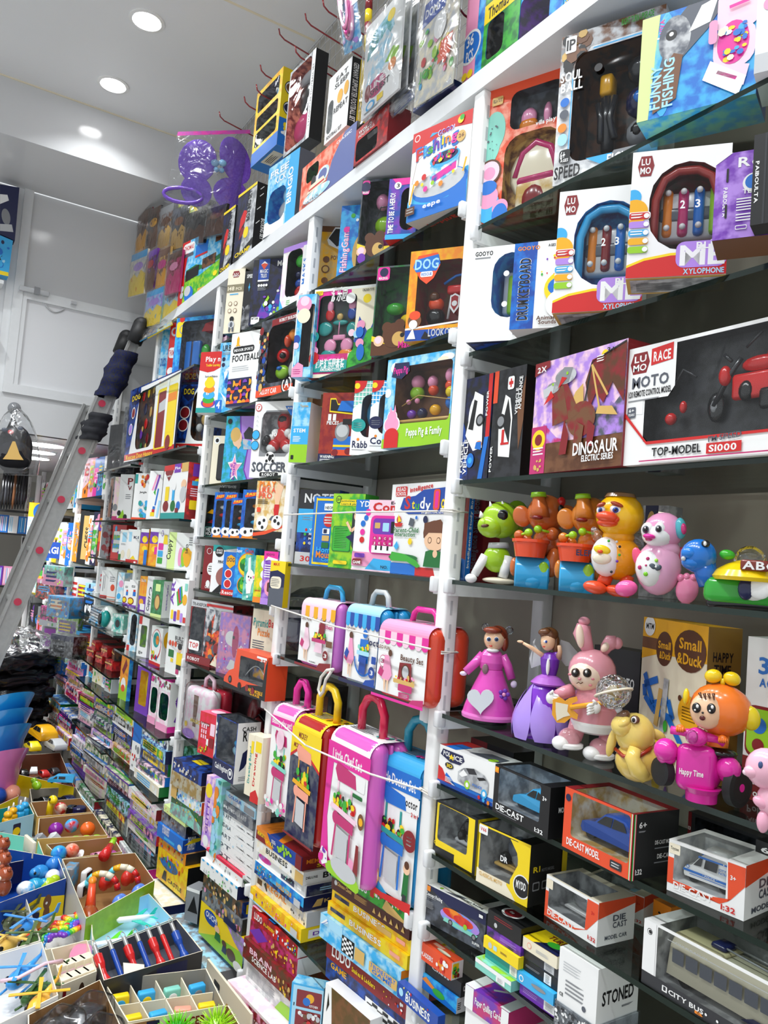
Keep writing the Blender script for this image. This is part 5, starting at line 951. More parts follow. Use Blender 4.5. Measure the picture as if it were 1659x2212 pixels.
bx(Z1[1]+e, -.02, (815.5, 576.5), (905, 572), 36, .07, 'garden_set_box', 'clear fronted box with grass backdrop and a brown bear print', 'toy box', 'x/G', 'W 3 4 97 98 1 G/d;Q 2 84 32 99 3 m;C 18 93 5 n;T 6 85 3 22 w:MASHA;P 0 0 0 22 40 16 100 10 100 0 D;P 0 16 0 22 40 16 100 18 100 14 40 12 y;C 36 31 6 D;C 66 34 6 D;O 54 22 28 14 D;O 66 18 16 8 C;C 74 22 2.6 k;C 18 16 6 F;C 17 17 4 P;T 66 8 7 30 m:Mau;G 72 45 10 6 y;G 90 36 5 6 l;J 1.4 74 44 90 18;J 1.4 88 34 96 18 l;G 88 40 9 9 p;G 40 56 11 7 g', toy='garden_toys')
bx(Z1[1]+e, -.03, (888.5, 544), (1012, 530), None, .08, 'rescue_lookout_box', 'orange box with a dog shield and red lookout tower inside', 'toy box', 'o/Y', 'R 0 0 100 12 B;W 15 16 98 87 8 N/R;P 0 14 100 20 100 18 0 12 w;P 8 80 14 94 48 96 54 82 44 68 32 62 20 68 O;P 6 82 10 90 50 94 54 84 48 76 12 76 b;T 9 79 11 42 S:DOG;Q 20 70 42 76 2 w;T 22 71.5 3 18 b:RESCUE;C 16 22 8 N;O 16 28 10 5 O;C 14 18 5 w;P 4 2 14 14 20 2 w;P 30 2 36 10 46 4 46 1 k;T 42 4 8 50 E:LOOKOUT;G 92 84 5 5 n;J 3 54 66 74 74 98 76 b;H 60 54 99 64 r;J 3 66 26 70 52 E;J 3 96 26 94 52 E;G 84 42 10 12 R;P 76 34 76 46 84 49 92 46 92 34 84 27 E;P 78 36 78 45 84 47 90 45 90 36 84 30 R;C 84 38 3 E;G 42 44 9 8 O;G 42 30 11 10 k;G 41 51 6 6 D', toy='lookout_tower')
# family shelf
bx(Z1[2]+e, .06, (676.5, 854), (740, 856), 20, .08, 'wooden_train_box', 'wood coloured train box behind the red train set', 'toy box', 'C/Y', 'R 0 84 100 100 N;P 28 76 50 92 98 92 98 64 34 70 k;C 40 50 4 N;C 40 36 5 N;R 0 0 100 13 K;T 6 8 4 50 w:WARNING')
bx(Z1[2]+e, .01, (698.5, 848.5), (785, 850), 36, .06, 'train_set_box', 'dark red eleven piece train set box with a blue engine', 'toy box', 'a0301c/R', 'R 0 0 100 12 n;T 5 6 4 36 w:WARNING:;X 5 1 50 5 2 w;P 20 72 20 92 34 92 40 84 84 86 84 68 y;P 22 74 22 90 34 90 40 82 84 84 84 70 k;P 40 74 48 88 84 88 84 72 b;T 18 60 9 20 w:11;T 16 54 5 30 w:PIECES;P 36 12 36 34 84 38 84 12 b;O 56 44 18 14 e;C 56 45 9 E;R 36 22 84 25 y;R 34 10 84 18 O;C 42 14 5 R;C 74 16 5 R;R 56 54 90 62 k', right='R')
for k_, (a_, b_, lb, c1, c2, nm, c3) in enumerate([((768.5, 823), (822, 823), 'white rabbit toy box with teal corner and curved window', 'T', 's', 'Rabbit', 't'), ((806.5, 822), (858, 821), 'white cow toy box with checked corner, beside the rabbit box', 's', 'w', 'Cow', 'n')]):
    bx(Z1[2]+e, -.012-.012*k_, a_, b_, 40, .07, 'plush_toy_box', lb, 'toy box', 'w', f'R 0 58 100 100 {c1};'+';'.join(f'R 0 {60+i*6} 100 {61.4+i*6} w;R {4+i*14} 58 {7+i*14} 100 w' for i in range(7))+f';C 0 100 17 r;C 10 93 4 y;P 0 0 0 62 24 70 50 66 60 58 100 58 100 0 w;W 34 24 98 82 26 n/K;O 26 40 30 9 {c3};X 8 36 46 44 3 w;T 8 10 9 80 n:{nm};X 8 6 70 8 1 e;C 30 21 2 o;G 80 60 18 22 {c2};G 72 34 14 14 {"O" if k_ else "R"};G 84 72 5 6 k', toy='toy_animal')
bx(Z1[2]+e, -.025, (839, 778.5), (984, 753), None, .07, 'pig_family_box', 'sky blue window box of pink pig figures with a lime base', 'toy box', 'S/s', 'C 12 90 6 w;C 4 62 5 w;O 90 93 10 4 w;O 84 91 8 3 c;P 0 0 0 10 20 14 22 30 100 32 100 0 l;W 15 26 98 90 4 D/N;P 8 80 12 95 34 94 36 84 24 76 n;T 11 83 7 22 m:Peppa Pig;O 14 26 13 10 w;C 14 34 8 w;O 14 26 11 9 p;C 14 34 7 p;P 10 40 11 47 14 40 p;P 16 40 18 48 20 40 p;R 4 0 26 16 r;O 15 14 11 8 r;T 38 12 8 52 w:Peppa Pig & Family;G 30 64 9 8 l;G 31 76 8 8 p;G 58 64 6 6 O;G 57 73 6 7 p;G 84 66 6 6 O;G 84 77 6 8 p;G 28 52 3 3 p;G 42 52 3 3 p;G 34 38 6 5 v;G 50 38 6 6 n;G 70 40 7 6 Y;G 92 46 6 7 b;G 92 57 6 6 y;J 1 26 46 50 56 96 48 C;H 18 27 97 31 C', toy='pig_figures', right='S')
bx(Z1[2]+e, -.035, (634.5, 869), (672, 873), 36, .08, 'science_kit_box', 'slim sky blue and lime science kit in front of the upright', 'toy box', 'S/s', 'R 0 0 100 30 l;R 0 30 100 60 s;T 14 50 6 68 w:STEM;X 14 34 60 44 4 w;T 40 92 4 46 C:Toyzee;Q 10 5 26 12 1 k', right='w')
# learning shelf
bx(Z1[3]+e, .03, (649.5, 1057), (735, 1056), 28, .05, 'notebook_toy_box', 'dark and slate blue notebook learning box at the left end', 'toy box', 'n/B', 'R 0 74 100 100 K;T 14 82 12 90 k:NOTEB;T 13 82.6 12 90 w:NOTEB;R 0 42 100 74 s;X 12 58 60 64 2 w;R 0 0 100 16 E;T 14 4 7 26 r:30;T 44 7 4 34 y:FUN;T 44 2 4 44 y:ACTIVITIES;C 24 46 2 r;C 22 40 2 g;C 22 34 2 b;C 22 28 2 y;T 32 45 3 50 w:Vocabulary;T 32 39 3 50 w:Mathematics;T 32 33 3 26 w:Music;T 32 27 3 56 w:Game & Anim')
bx(Z1[3]+e, .012, (680, 1072), (734, 1071), 24, .05, 'mouse_control_box', 'blue learning box with a yellow border and red round badge', 'toy box', 'b', 'R 10 2 14 98 y;R 10 2 100 5 y;R 10 94 100 97 y;Q 44 80 90 90 1 w;T 48 82 4 34 k:NEON;C 66 66 10 r;X 48 60 84 72 3 w;Q 44 46 72 54 1 w;Q 48 47 62 53 1 n;Q 44 36 72 44 1 C;Q 44 26 72 34 1 G;T 26 20 7 70 s:Home;T 26 12 9 70 o:Mouse;T 50 7 5 46 s:Contr', lart='R 0 0 100 100 B')
bx(Z1[3]+e, .006, (721.5, 1066), (790, 1066), 22, .06, 'activity_laptop_box', 'lime green activity box with a text panel', 'toy box', 'l/g', 'C 18 92 5 k;C 18 92 4 l;T 12 90.5 3 14 k:20;R 26 88 92 92 y;R 24 84 88 88 y;T 28 89 2.4 58 G:activities for;T 28 85 2.4 50 G:Learn & play;Q 8 22 66 56 3 G;Q 10 23 64 55 3 g;X 14 26 56 54 12 w;P 66 76 80 70 96 58 96 20 90 14 70 30 66 50 K;C 84 70 7 F;P 74 72 84 80 96 74 92 66 D;L 4 50 62 66 50 80 56 F;P 50 42 80 48 96 40 96 30 70 36 n;Q 16 5 60 10 2 y', right='g')
bx(Z1[3]+e, .0, (771, 1079), (866, 1079), 20, .06, 'computer_toy_box', 'white and pink toy computer box with a purple screen', 'toy box', 'w', 'R 0 80 100 100 b;P 30 100 100 100 100 72 30 76 P;C 30 82 5 m;C 26 74 4 b;T 8 90 8 24 w:YD;T 40 84 12 60 r:Com;T 41 84.5 11 58 r:Com;T 80 94 4 20 k:Edu;C 20 66 4.4 b;C 20 54 4.4 m;C 20 43 4.4 r;R 0 6 100 26 p;P 30 0 50 18 100 16 100 0 s;Q 0 0 100 2 1 P;Q 38 24 110 78 8 m;Q 44 52 104 74 5 v;Q 48 60 60 68 1 C;Q 66 56 80 68 1 S;Q 84 54 100 70 1 k;'+';'.join(f'Q {46+i*12} {44-j*7} {54+i*12} {49-j*7} 1 M;T {48+i*12} {45-j*7} 3 4 w:{"ABCDJKLMSTUV"[j*4+i]}' for i in range(4) for j in range(3))+';R 46 26 100 36 w;R 54 30 58 36 k;R 66 30 70 36 k;R 80 30 84 36 k;Q 8 18 32 24 2 v;Q 4 8 26 16 3 R;T 6 9 4 18 w:GAME;T 70 5 4 16 k:NO.')
bx(Z1[3]+e, .042, (848.5, 1047), (1018, 1056), 2, .05, 'study_book_box', 'white intelligence study book box passing behind the upright', 'toy box', 'w', 'R 0 0 78 9 r;R 0 0 40 12 b;P 60 18 84 22 80 2 66 0 w;R 78 0 100 100 a0301c;P 78 0 78 26 90 24 100 20 100 0 b;Q 6 86 22 97 2 r;T 8 92 4 12 w:READ;T 7 87 4 14 w:SCHOOL;I 26 90 5 30 6 r:intelligence;P 14 72 18 84 34 86 44 92 78 94 96 84 96 72 70 66 26 66 B;T 20 72 14 8 r:S;T 30 72 10 4 y:t;T 35 71 9 5 g:u;T 41 72 12 6 w:d;T 48 70 11 7 w:y;Q 58 70 66 92 3 O;Q 60 72 64 90 2 m;T 68 72 14 10 y:oo;T 80 70 14 12 s:k;T 44 66.5 3 36 w:INTELLECTUAL LEARNING;C 14 60 4 r;P 8 56 20 56 18 52 10 52 r;P 13 57 13 66 18 58 y;C 38 62 2 b;C 50 60 4 n;P 28 54 30 62 36 60 34 52 x;T 8 46 5 34 G:Parent-Child;T 10 41.5 4.4 28 G:Interaction;P 10 30 14 36 17 30 14 26 s;C 32 36 3.6 y;O 24 18 20 4 G;P 6 18 8 24 26 22 42 16 48 10 44 8 30 14 8 14 g;O 64 46 15 13 6a3c22;O 64 38 13 11 F;C 58 38 3.4 D;C 58 38 2.6 F;C 69 38 3.4 D;C 69 38 2.6 F;P 50 40 50 56 70 60 78 50 78 42 72 46 56 46 6a3c22;P 52 10 54 26 60 28 76 26 74 10 G;C 66 24 4 F;C 86 22 3.4 r;X 80 40 96 64 8 w;Q 80 4 96 20 2 c;P 90 2 94 10 98 2 F', right='b', rart='V 66 12 40 76 w:Intelligence Study Book')
bx(Z1[3]+e, .12, (1020, 1052), (1052, 1056), 2, .05, 'study_book_box', 'maroon study book box standing behind the blue spined one', 'toy box', 'R', 'V 60 12 40 76 e:Intelligence Study Book', right='R')
# ---- toy suitcases
def suitcase(z, y, TL, TR, yaw, d, label, body, art, handle, hcol, top='w', rad=.03, wrapcol=None, hw=.5, hh=.045, group='toy suitcases', labelcol='w', hang=0):
    loc, rz, w, h = place(z, y, TL, TR, yaw)
    REP.append((label[:40], round(w, 3), round(h, 3), round(math.degrees(rz), 1)))
    r = root('toy_suitcase', label, 'toy suitcase', loc, rz, group)
    m = MB(); m.rbox((-.004, .004, 0), (w+.004, d*.48, h), rad, body, 5); m.build('front_shell', 'plastic', r)
    m = MB(); m.rbox((-.004, d*.52, 0), (w+.004, d, h), rad, body, 5); m.build('back_shell', 'plastic', r)
    m = MB(); m.rbox((.004, d*.46, .006), (w-.004, d*.54, h-.006), rad*.8, body, 4); m.build('seam', 'plastic', r)
    # printed sleeve: front sheet curving over the top
    m = MB(); mar = .10*w; R_ = rad; n = 7
    path = [(0, .012)]+[(0, h-R_)]+[(R_*(1-cos(pi/2*i/n)), h-R_+R_*sin(pi/2*i/n)) for i in range(1, n+1)]+[(d*.8, h)]
    for i in range(len(path)-1):
        (y0, z0), (y1, z1) = path[i], path[i+1]; c = labelcol if i == 0 else top
        m.add([(.006, y0+.002, z0), (w-.006, y0+.002, z0), (w-.006, y1+.002, z1+(.0015 if i > 0 else 0)), (.006, y1+.002, z0+.0015 if False else z1+.0015*(i > 0))], [(0, 1, 2, 3)], c, i > 0)
    f = Face(m, lambda a, b, o: (a, .0018-o, b), w, h-R_*.9); f.art(art)
    f = Face(m, lambda a, b, o: (a, R_+b, h+.0018+o), w, d*.8-R_); f.art('X 10 10 60 90 6 e;B 60 20 95 90 14 10 '+(wrapcol or 'mpt'))
    m.build('printed_sleeve', 'card', r)
    m = MB(); yy = d*.5; a, b = w*(.5-hw/2), w*(.5+hw/2)
    if handle == 'arch': pts = [(a, yy, h-.006), (a, yy, h+hh*.6), (a+hh*.25, yy, h+hh*.92), (a+hh*.5, yy, h+hh), (b-hh*.5, yy, h+hh), (b-hh*.25, yy, h+hh*.92), (b, yy, h+hh*.6), (b, yy, h-.006)]
    else: pts = [(a, yy, h-.004), (a+.008, yy, h+hh*.7), (a+.02, yy, h+hh), (b-.02, yy, h+hh), (b-.008, yy, h+hh*.7), (b, yy, h-.004)]
    m.tube(pts, .0105 if handle == 'arch' else .007, hcol, 10); m.build('handle', 'plastic', r)
    return r
awn = lambda c1, c2: ';'.join(f'P {3+i*12} 86 {3+i*12} 101 {15+i*12} 101 {15+i*12} 86 {c1 if i % 2 else c2};O {9+i*12} 86 6 6 {c1 if i % 2 else c2}' for i in range(8))
girl = lambda c: f'C 24 68 5 D;P 20 64 28 64 36 36 30 26 16 28 {c};P 20 28 22 12 24 12 24 28 F;P 27 28 28 10 30 10 30 28 F;P 8 34 12 46 20 40 16 30 M'
suitcase(Z1[4]+e, -.02, (651, 1290), (728, 1301), 4, .10, 'pink and cream kitchen carry case with an orange striped awning', 'd074cc', awn('Y', 'P')+';T 8 76 5 26 N:LEO FUN;T 58 68 7 36 M:Kitchen;'+girl('P')+';P 56 50 62 80 74 80 74 50 R;B 46 48 84 58 24 3.4 rgyk;P 52 28 56 50 72 50 74 28 P;Q 44 44 82 50 1 M;C 84 26 8 R;T 80 23 6 8 w:3;Q 84 40 100 50 1 N;P 60 0 70 12 100 16 100 0 R;R 0 0 100 4 R;Q 40 8 62 14 1 w;T 42 9.6 2.6 18 k:WARNING', 'bar', 's', 'P', .022, hh=.036)
suitcase(Z1[4]+e, -.03, (747.5, 1303), (824, 1326), 2, .10, 'white and blue doctor carry case with a blue striped awning', '2a9ad8', awn('B', 's')+';T 8 74 5 26 N:LEO FUN;T 66 60 9 34 n:doct;'+girl('p')+';P 8 40 14 50 22 44 16 34 B;A 64 40 22 25 180 330 b;P 50 34 52 66 74 66 76 34 b;C 64 74 6 b;B 48 48 78 60 16 3 yTgr;Q 46 44 80 50 1 S;P 54 20 56 42 74 42 72 18 B;C 90 24 8 B;T 87 21 6 7 w:3;Q 88 36 100 46 1 B;P 64 0 76 12 100 16 100 0 B;R 0 0 100 5 n', 'bar', 'E', 'S', .022, hh=.036)
suitcase(Z1[4]+e, -.045, (818, 1336), (930, 1350), 3, .12, 'white and coral beauty carry case with a pink striped awning', 'd8482e', awn('m', 'P')+';T 4 72 5 24 N:LEO FUN;T 50 62 8 42 D:Beauty Set;C 16 54 9 M;C 16 54 8 w;T 12 51 6 8 M:3;'+girl('p').replace('C 24', 'C 30')+';P 48 34 50 58 72 60 74 34 R;O 62 46 8 11 D;O 62 46 6 9 E;B 44 30 80 40 20 3 yrpC;Q 42 28 82 34 1 C;Q 52 18 78 28 2 M;Q 54 8 74 16 1 M;X 56 9 72 15 3 w;P 70 0 80 10 100 14 100 0 M;R 0 0 100 4 m', 'bar', 'm', 'p', .026, hh=.03)
cart = lambda c, c2: f'P 22 80 26 86 70 82 74 72 30 72 {c};R 30 60 34 72 {c2};R 62 58 66 70 {c2};B 26 52 72 62 26 3 rgyk;P 18 50 22 54 82 50 80 46 {c2};P 30 40 30 48 76 46 76 38 {c};C 34 44 5 {c};P 30 14 34 40 38 40 34 14 {c};P 68 12 68 38 72 38 72 12 {c};P 38 16 38 38 66 36 66 14 E'
suitcase(Z1[5]+e, -.035, (588, 1519), (640, 1532), 8, .12, 'pink beauty play suitcase, leftmost of the row of four', 'd863b8', 'R 0 89 100 100 m;T 6 92 6 80 w:Beauty play set!;'+cart('M', 'T')+';O 50 78 16 10 P;B 10 4 90 16 20 3 pmwT', 'arch', 'm', 'P', .034, hw=.46, hh=.075)
suitcase(Z1[5]+e, -.05, (634, 1542), (697, 1567), 2, .12, 'yellow topped red suitcase with a dark blue cart picture', 'b01c1c', 'R 0 0 100 74 x/n;P 0 74 30 84 70 78 100 70 100 104 0 104 y;P 0 74 30 84 70 78 100 70 100 67 70 75 30 81 0 71 r;T 24 92 5 30 R:MICKEY;T 10 82 4 26 R:MICKEY;'+cart('a', 'Y')+';R 0 0 100 2 R', 'arch', 'f2c818', 'y', .034, hw=.6, hh=.085, wrapcol='kRo')
suitcase(Z1[5]+e, -.06, (713, 1567), (803, 1606), 0, .12, 'pink little chef suitcase with a play kitchen picture', 'd863c0', 'R 0 84 100 100 m;T 12 87 8 70 w:Little Chef Set;P 0 0 0 84 16 84 10 40 20 10 60 0 m;Q 22 72 92 83 2 w;Q 66 66 88 69 1 G;'+cart('M', 'P')+';O 92 52 7 6 N;C 92 52 3 Y;P 84 14 86 34 92 34 94 12 R;P 70 10 74 22 84 20 82 6 p;O 60 4 40 8 l;O 62 9 30 7 E;P 2 8 8 16 22 14 24 6 12 2 w;B 4 6 20 14 10 2 vgm', 'arch', 'd21c48', 'w', .036, hw=.5, hh=.085)
suitcase(Z1[5]+e, -.02, (813, 1617), (912, 1652), 5, .12, 'sky blue little doctor suitcase half behind the upright', '2898d4', 'R 0 85 100 100 b;T 12 88 8 78 w:Little Doctor Set;P 0 0 0 85 30 85 18 40 24 10 60 0 s;P 32 72 30 84 100 84 100 72 w;T 38 76 6 58 k:Little Doctor;T 84 70 3 14 r:2 in 1;'+cart('b', 't')+';C 88 52 8 R;X 82 48 94 56 3 w;P 80 10 82 28 92 28 92 8 G;C 87 31 4 F;C 87 34 3 D;P 82 0 82 12 90 12 90 0 K;C 14 14 10 C;C 14 14 8.6 w;T 7 12 6 14 r:new;P 0 0 0 6 40 4 100 8 100 0 r', 'arch', '2f9cb4', 's', .030, hw=.52, hh=.08)
# big clear bag behind the kitchen case, cars print box behind the suitcases
a = at_y(672, 1420, .18); r = root('bagged_toy_tub', 'violet toy tub in a clear plastic bag behind the kitchen case', 'toy tub', (a.x, .185, Z1[4]+e), 0)
m = MB(); m.lathe([(.07, 0), (.10, .03), (.105, .09), (.08, .13), (.03, .15)], col='n', sx=1.2, sy=1.0); m.build('tub', 'plastic', r)
m = MB(); m.tube([(-.10, -.09, .03), (-.115, -.09, .06), (-.09, -.09, .09), (-.06, -.095, .11)], .016, 'O', 8); m.build('handle', 'plastic', r); m = MB(); m.rbox((-.075, -.105, .125), (-.035, -.09, .16), .006, 'Y', 2); m.build('label_flag', 'plastic', r)
m = MB(); m.lathe([(.10, -.0), (.13, .03), (.135, .10), (.115, .16), (.06, .195), (.01, .205)], sx=1.15, sy=.95, n=28); m.build('plastic_bag', 'bag_film', r)
bx(Z1[5]+e, .14, (640, 1462), (720, 1478), 10, .06, 'car_print_box', 'dark car print box behind the row of suitcases', 'toy box', 'k/K', 'O 30 60 20 24 r;O 30 62 12 10 E;R 50 10 90 90 D')
# board games below the suitcases
z = Z1[6]+e
st(z, -.004, 549, (661, 1960), 4, .14, [
  (.036, 'board_game_box', 'yellow cartoon game box with sky blue base, bottom of the left pile', 'Y/y', 'R 0 0 100 12 S;B 12 24 84 84 40 9 ovPmy;Q 2 20 10 60 4 w;Q 84 20 96 70 3 E', dict(right='y', rart='Q 16 20 90 80 4 w;T 26 36 26 50 v:Dolls', o=(-.006, -.014, 0))),
  (.038, 'board_game_box', 'cream regal game box above the yellow one', 'c/E', 'T 22 44 40 40 o:REGAL;R 2 30 12 70 D;P 20 80 24 30 22 20 16 60 K;B 70 10 98 50 10 8 Kek', dict(right='E', rart='Q 30 30 60 70 2 R;Q 70 30 94 70 2 R')),
  (.036, 'board_game_box', 'blue world tour game box with a navy side', 's/b', 'R 0 0 100 30 n/b;T 46 30 34 32 Y:WORLD TOUR;B 2 10 36 90 26 8 yoNgw;Q 84 10 96 60 2 E', dict(right='n', rart='P 20 20 30 70 44 74 40 20 C;T 46 40 26 40 C:Kids', o=(-.003, -.008, 0), top='w')),
  (.028, 'board_game_box', 'chess game box with a violet swirl and dark blue end', 'w', 'O 14 50 14 34 V/m;R 50 0 78 40 n;B 52 20 76 56 14 14 knT;R 78 0 100 100 E;Q 84 20 92 60 4 w', dict(right='n/x', rart='X 30 30 80 70 2 S')),
  (.034, 'board_game_box', 'white business game box second from the top of the left pile', 'w/c', 'T 22 40 40 46 k:BUSINESS;C 76 40 12 x;P 84 0 84 80 100 80 100 0 C', dict(right='w', rart='T 6 44 18 26 k:DELUXE;T 44 34 44 50 k:BUSI', o=(.0, -.01, 0))),
  (.036, 'board_game_box', 'orange and blue memory skills game on top of the left pile', 'B', 'P 0 0 0 100 24 100 40 0 o;P 0 0 0 70 18 60 24 0 R;T 3 40 30 18 y:MEMORY;T 22 20 26 20 y:SKILL;B 50 20 78 80 10 22 l;X 36 50 46 80 3 w;R 88 0 100 100 R', dict(right='R', rart='T 10 46 30 60 o:MEMORY;T 34 10 26 50 y:Skills', top='o', tart='P 60 0 100 0 100 100 40 100 R;P 30 0 50 0 30 50 B', o=(-.004, -.012, 0)))], 'board games under the pink suitcase')
st(z, -.01, 705, (886, 2080), 6, .14, [
  (.050, 'board_game_box', 'tall dark board game box at the bottom behind the shelf edge', 'B/n', 'T 6 60 26 20 Y:GAME;R 50 0 96 60 w;'+';'.join(f'R {52+i*6} {(i%2)*14} {58+i*6} {14+(i%2)*14} k;R {52+i*6} {28+(i%2)*14} {58+i*6} {42+(i%2)*14} k' for i in range(7)), dict(right='w')),
  (.042, 'board_game_box', 'maroon ludo game box with tall white letters', 'R', 'T 8 30 56 24 w:LUDO;T 34 30 24 28 y:Snakes & Ladders;B 70 10 98 60 12 8 wyrb', dict(right='R', o=(.004, -.006, 0))),
  (.056, 'board_game_box', 'sky blue seven in one family game box with a chessboard print', 'S/s', 'R 0 60 30 100 S;Q 30 10 46 76 3 k;'+';'.join(f'R {31+((i+j)%2)*2+i*3.6} {14+j*10} {33+((i+j)%2)*2+i*3.6} {24+j*10} w' for i in range(4) for j in range(6))+';Q 48 20 60 70 2 C;P 2 60 12 80 10 96 w;L 3 4 60 12 90 b;Q 66 20 98 60 6 C;T 68 40 16 28 b:7 IN ONE FAMILY;T 70 24 14 22 b:GAME', dict(right='s', rart='R 0 70 100 100 o;Q 30 10 80 56 2 w', o=(-.012, -.02, 0))),
  (.030, 'board_game_box', 'yellow business game box, lower of the yellow pair', 'Y/y', 'T 30 34 40 40 w:BUSINESS;R 4 40 24 70 x/n;R 80 30 92 60 a', dict(right='y', rart='Q 30 10 90 90 2 c', o=(-.002, -.008, 0))),
  (.030, 'board_game_box', 'yellow business game box, upper of the yellow pair', 'Y/y', 'T 30 34 40 40 w:BUSINESS;R 4 40 24 70 x/n;R 60 20 78 60 C;R 84 30 94 60 a', dict(right='y', rart='Q 30 10 90 90 2 c', top='y')),
  (.030, 'board_game_box', 'brown chinese chess game box under the green one', '4c2018', 'C 6 66 20 E;T 8 54 30 20 C:Chinese Chess;X 32 40 50 80 4 C;'+';'.join(f'P {56+i*7} 30 {58+i*7} 70 {60+i*7} 30 C' for i in range(6)), dict(right='4c2018', rart='C 40 50 30 C;C 40 50 24 4c2018', o=(.004, -.006, 0))),
  (.032, 'board_game_box', 'green business game box on top of the right pile', 'g/G', 'C 6 60 22 E;T 14 36 50 36 w:BUSINESS;Q 54 36 59 76 6 r;P 70 10 74 80 80 60 96 20 96 0 76 0 C;B 60 60 98 96 14 14 lyrw', dict(right='g', rart='C 40 50 34 E;C 40 50 28 n', top='G', tart='P 10 0 60 0 90 60 30 60 l;O 50 30 20 20 y;Q 70 4 96 20 4 w', o=(.004, -.010, 0)))], 'board games under the doctor suitcase')
# lowest visible row of that bay
z = .20
st(z, -.02, 528, (640, 2140), 6, .14, [
  (.07, 'board_game_box', 'white kit box at the foot of the red games pile', 'w/P', 'T 30 30 30 30 N:HAPPY;O 10 60 5 22 x;O 10 26 5 20 g;R 40 60 90 90 R/p', dict(o=(-.012, -.05, 0))),
  (.06, 'board_game_box', 'grey lined game box under the brain science lab box', 'E/w', 'X 4 20 60 80 10 e;P 60 0 70 50 100 60 100 0 l', dict()),
  (.055, 'board_game_box', 'dark red brain lab game box with a white title', 'R/D', 'T 14 50 26 46 P:BRAIN;T 20 20 24 50 w:SCIENCE LAB;B 70 10 98 60 20 10 CoNy;C 4 70 10 w', dict(o=(-.008, -.012, 0))),
  (.05, 'board_game_box', 'dark pink game box just under the ludo box', 'R/M', 'P 0 40 20 90 40 60 20 10 v;B 40 20 96 80 30 10 yoRC', dict(right='w')),
  (.035, 'board_game_box', 'red ludo game box with a warning label on its end', 'r/R', 'T 6 30 50 18 w:LUDO;T 28 36 24 24 y:& LADDERS;B 50 20 98 80 26 12 ygwb', dict(right='w', rart='P 10 54 20 80 30 54 y;T 36 56 20 50 k:WARNING;C 20 26 12 e;C 44 26 12 g', tart='B 2 2 98 98 40 12 yrwbg;R 0 0 14 100 p', o=(.004, .0, 0)))], 'red board games on the low shelf')
bx(.30, -.03, (631, 2121), (700, 2118), 44, .06, 'building_brick_box', 'sky blue box standing upright with a red picture panel', 'toy box', 'S/s', 'R 0 0 100 100 s;R 6 0 100 96 S;Q 18 50 96 88 2 R;C 60 72 10 Y;C 50 64 9 b;T 60 54 5 26 w:KITCHEN;Q 18 4 96 44 2 R;X 10 46 14 62 1 k;B 30 10 90 40 20 5 wrEN')
bx(.30, -.04, (704, 2122), (800, 2150), 6, .06, 'board_game_box', 'white and brown trading game box at the bottom edge', 'board game', 'w', 'P 14 100 100 100 100 0 24 40 5a4420/N;P 6 70 8 92 12 80 k;O 26 40 14 10 n;T 18 38 5 16 w:HAPPY;Q 44 10 100 40 2 R;T 48 18 12 50 w:MONEY;X 6 10 12 40 6 k')
# ---------------------------------------------------------------- third bay: soccer robot and neighbours
Z2 = LV[2]
rowd(Z2[0]+e, -.01, .06, [
 ((479, 622), (500, 622), 40, 'unicorn_doll_box', 'pink pony doll box half behind the beige astronaut box', 'P/V', 'W 40 20 96 90 8 v/K;C 24 84 9 m;G 70 70 10 8 m;G 66 34 10 10 w;R 0 0 30 30 S;O 20 36 18 8 p', dict(y=.03)),
 ((494.5, 583.5), (531, 586), 32, 'brick_robot_box', 'tall beige box with a little astronaut drawing', 'c', 'P 26 92 32 97 62 97 70 92 62 87 32 87 R;T 34 91.5 2.6 26 w:LU;T 32 88.2 2.6 32 w:MO;R 0 64 100 76 8a8266;T 6 67 6 38 c:148;T 54 67 4 34 c:PCS;R 20 60 70 61.5 s;C 28 46 3.4 N;C 28 46 2.6 c;C 60 46 3.4 N;C 60 46 2.6 c;C 28 35 3.4 N;C 28 35 2.6 c;C 60 35 3.4 N;C 60 35 2.6 c;C 46 22 4 k;O 46 13 18 6 E;O 46 13 8 4 x;R 32 2 42 9 x;R 52 2 62 9 x', dict(right='k', y=-.03, d=.07)),
 ((531, 586), (553, 585), 34, 'space_puzzle_box', 'black box with a blue star and white lines beside the beige box', 'k', 'T 20 88 6 70 w:SPEED;P 40 72 46 74 50 80 54 74 60 72 54 70 50 64 46 70 s;L 2 0 40 60 20 100 10 e;O 60 16 60 26 e/K'),
 ((549, 562), (618, 557), 36, 'magnetic_tile_box', 'navy magnetic tiles box with small tile castle picture', 'n/k', 'R 18 68 52 100 B;P 24 92 35 97 46 92 35 84 O;P 24 92 35 94 46 92 35 97 w;T 23 79 5.4 25 w:MAGIC;T 26 72 5.4 19 w:TILES;R 18 66 52 68.5 w;T 76 88 8 24 w:Mo;C 23 60 2 w;C 31 60 2 w;C 39 60 2 w;C 47 60 2 w;X 20 52 48 58 4 e;P 24 10 40 34 52 20 70 26 90 60 96 30 90 8 v/B;P 40 30 56 44 60 40 46 26 l;Q 8 1 34 12 1 w;T 10 8 3 20 k:MT2118;B 40 10 92 50 14 3 wsvl', dict(right='n')),
 ((614, 537), (672, 517), None, 'hero_figure_box', 'white and lilac window box of small green and red hero figures', 'w/P', 'P 0 20 20 0 60 0 90 6 100 0 0 0 s;R 0 92 100 100 V;W 18 20 74 92 10 K/k;C 34 12 9 w;C 62 10 8 w;X 26 8 42 16 3 g;R 76 20 100 94 w;V 92 34 12 40 b:MASKS;G 42 80 12 10 g;G 40 58 7 6 n;G 46 44 10 7 B;G 48 30 10 8 r;G 52 34 5 4 r', dict(y=.02, toy='hero_figures', right='w'))])
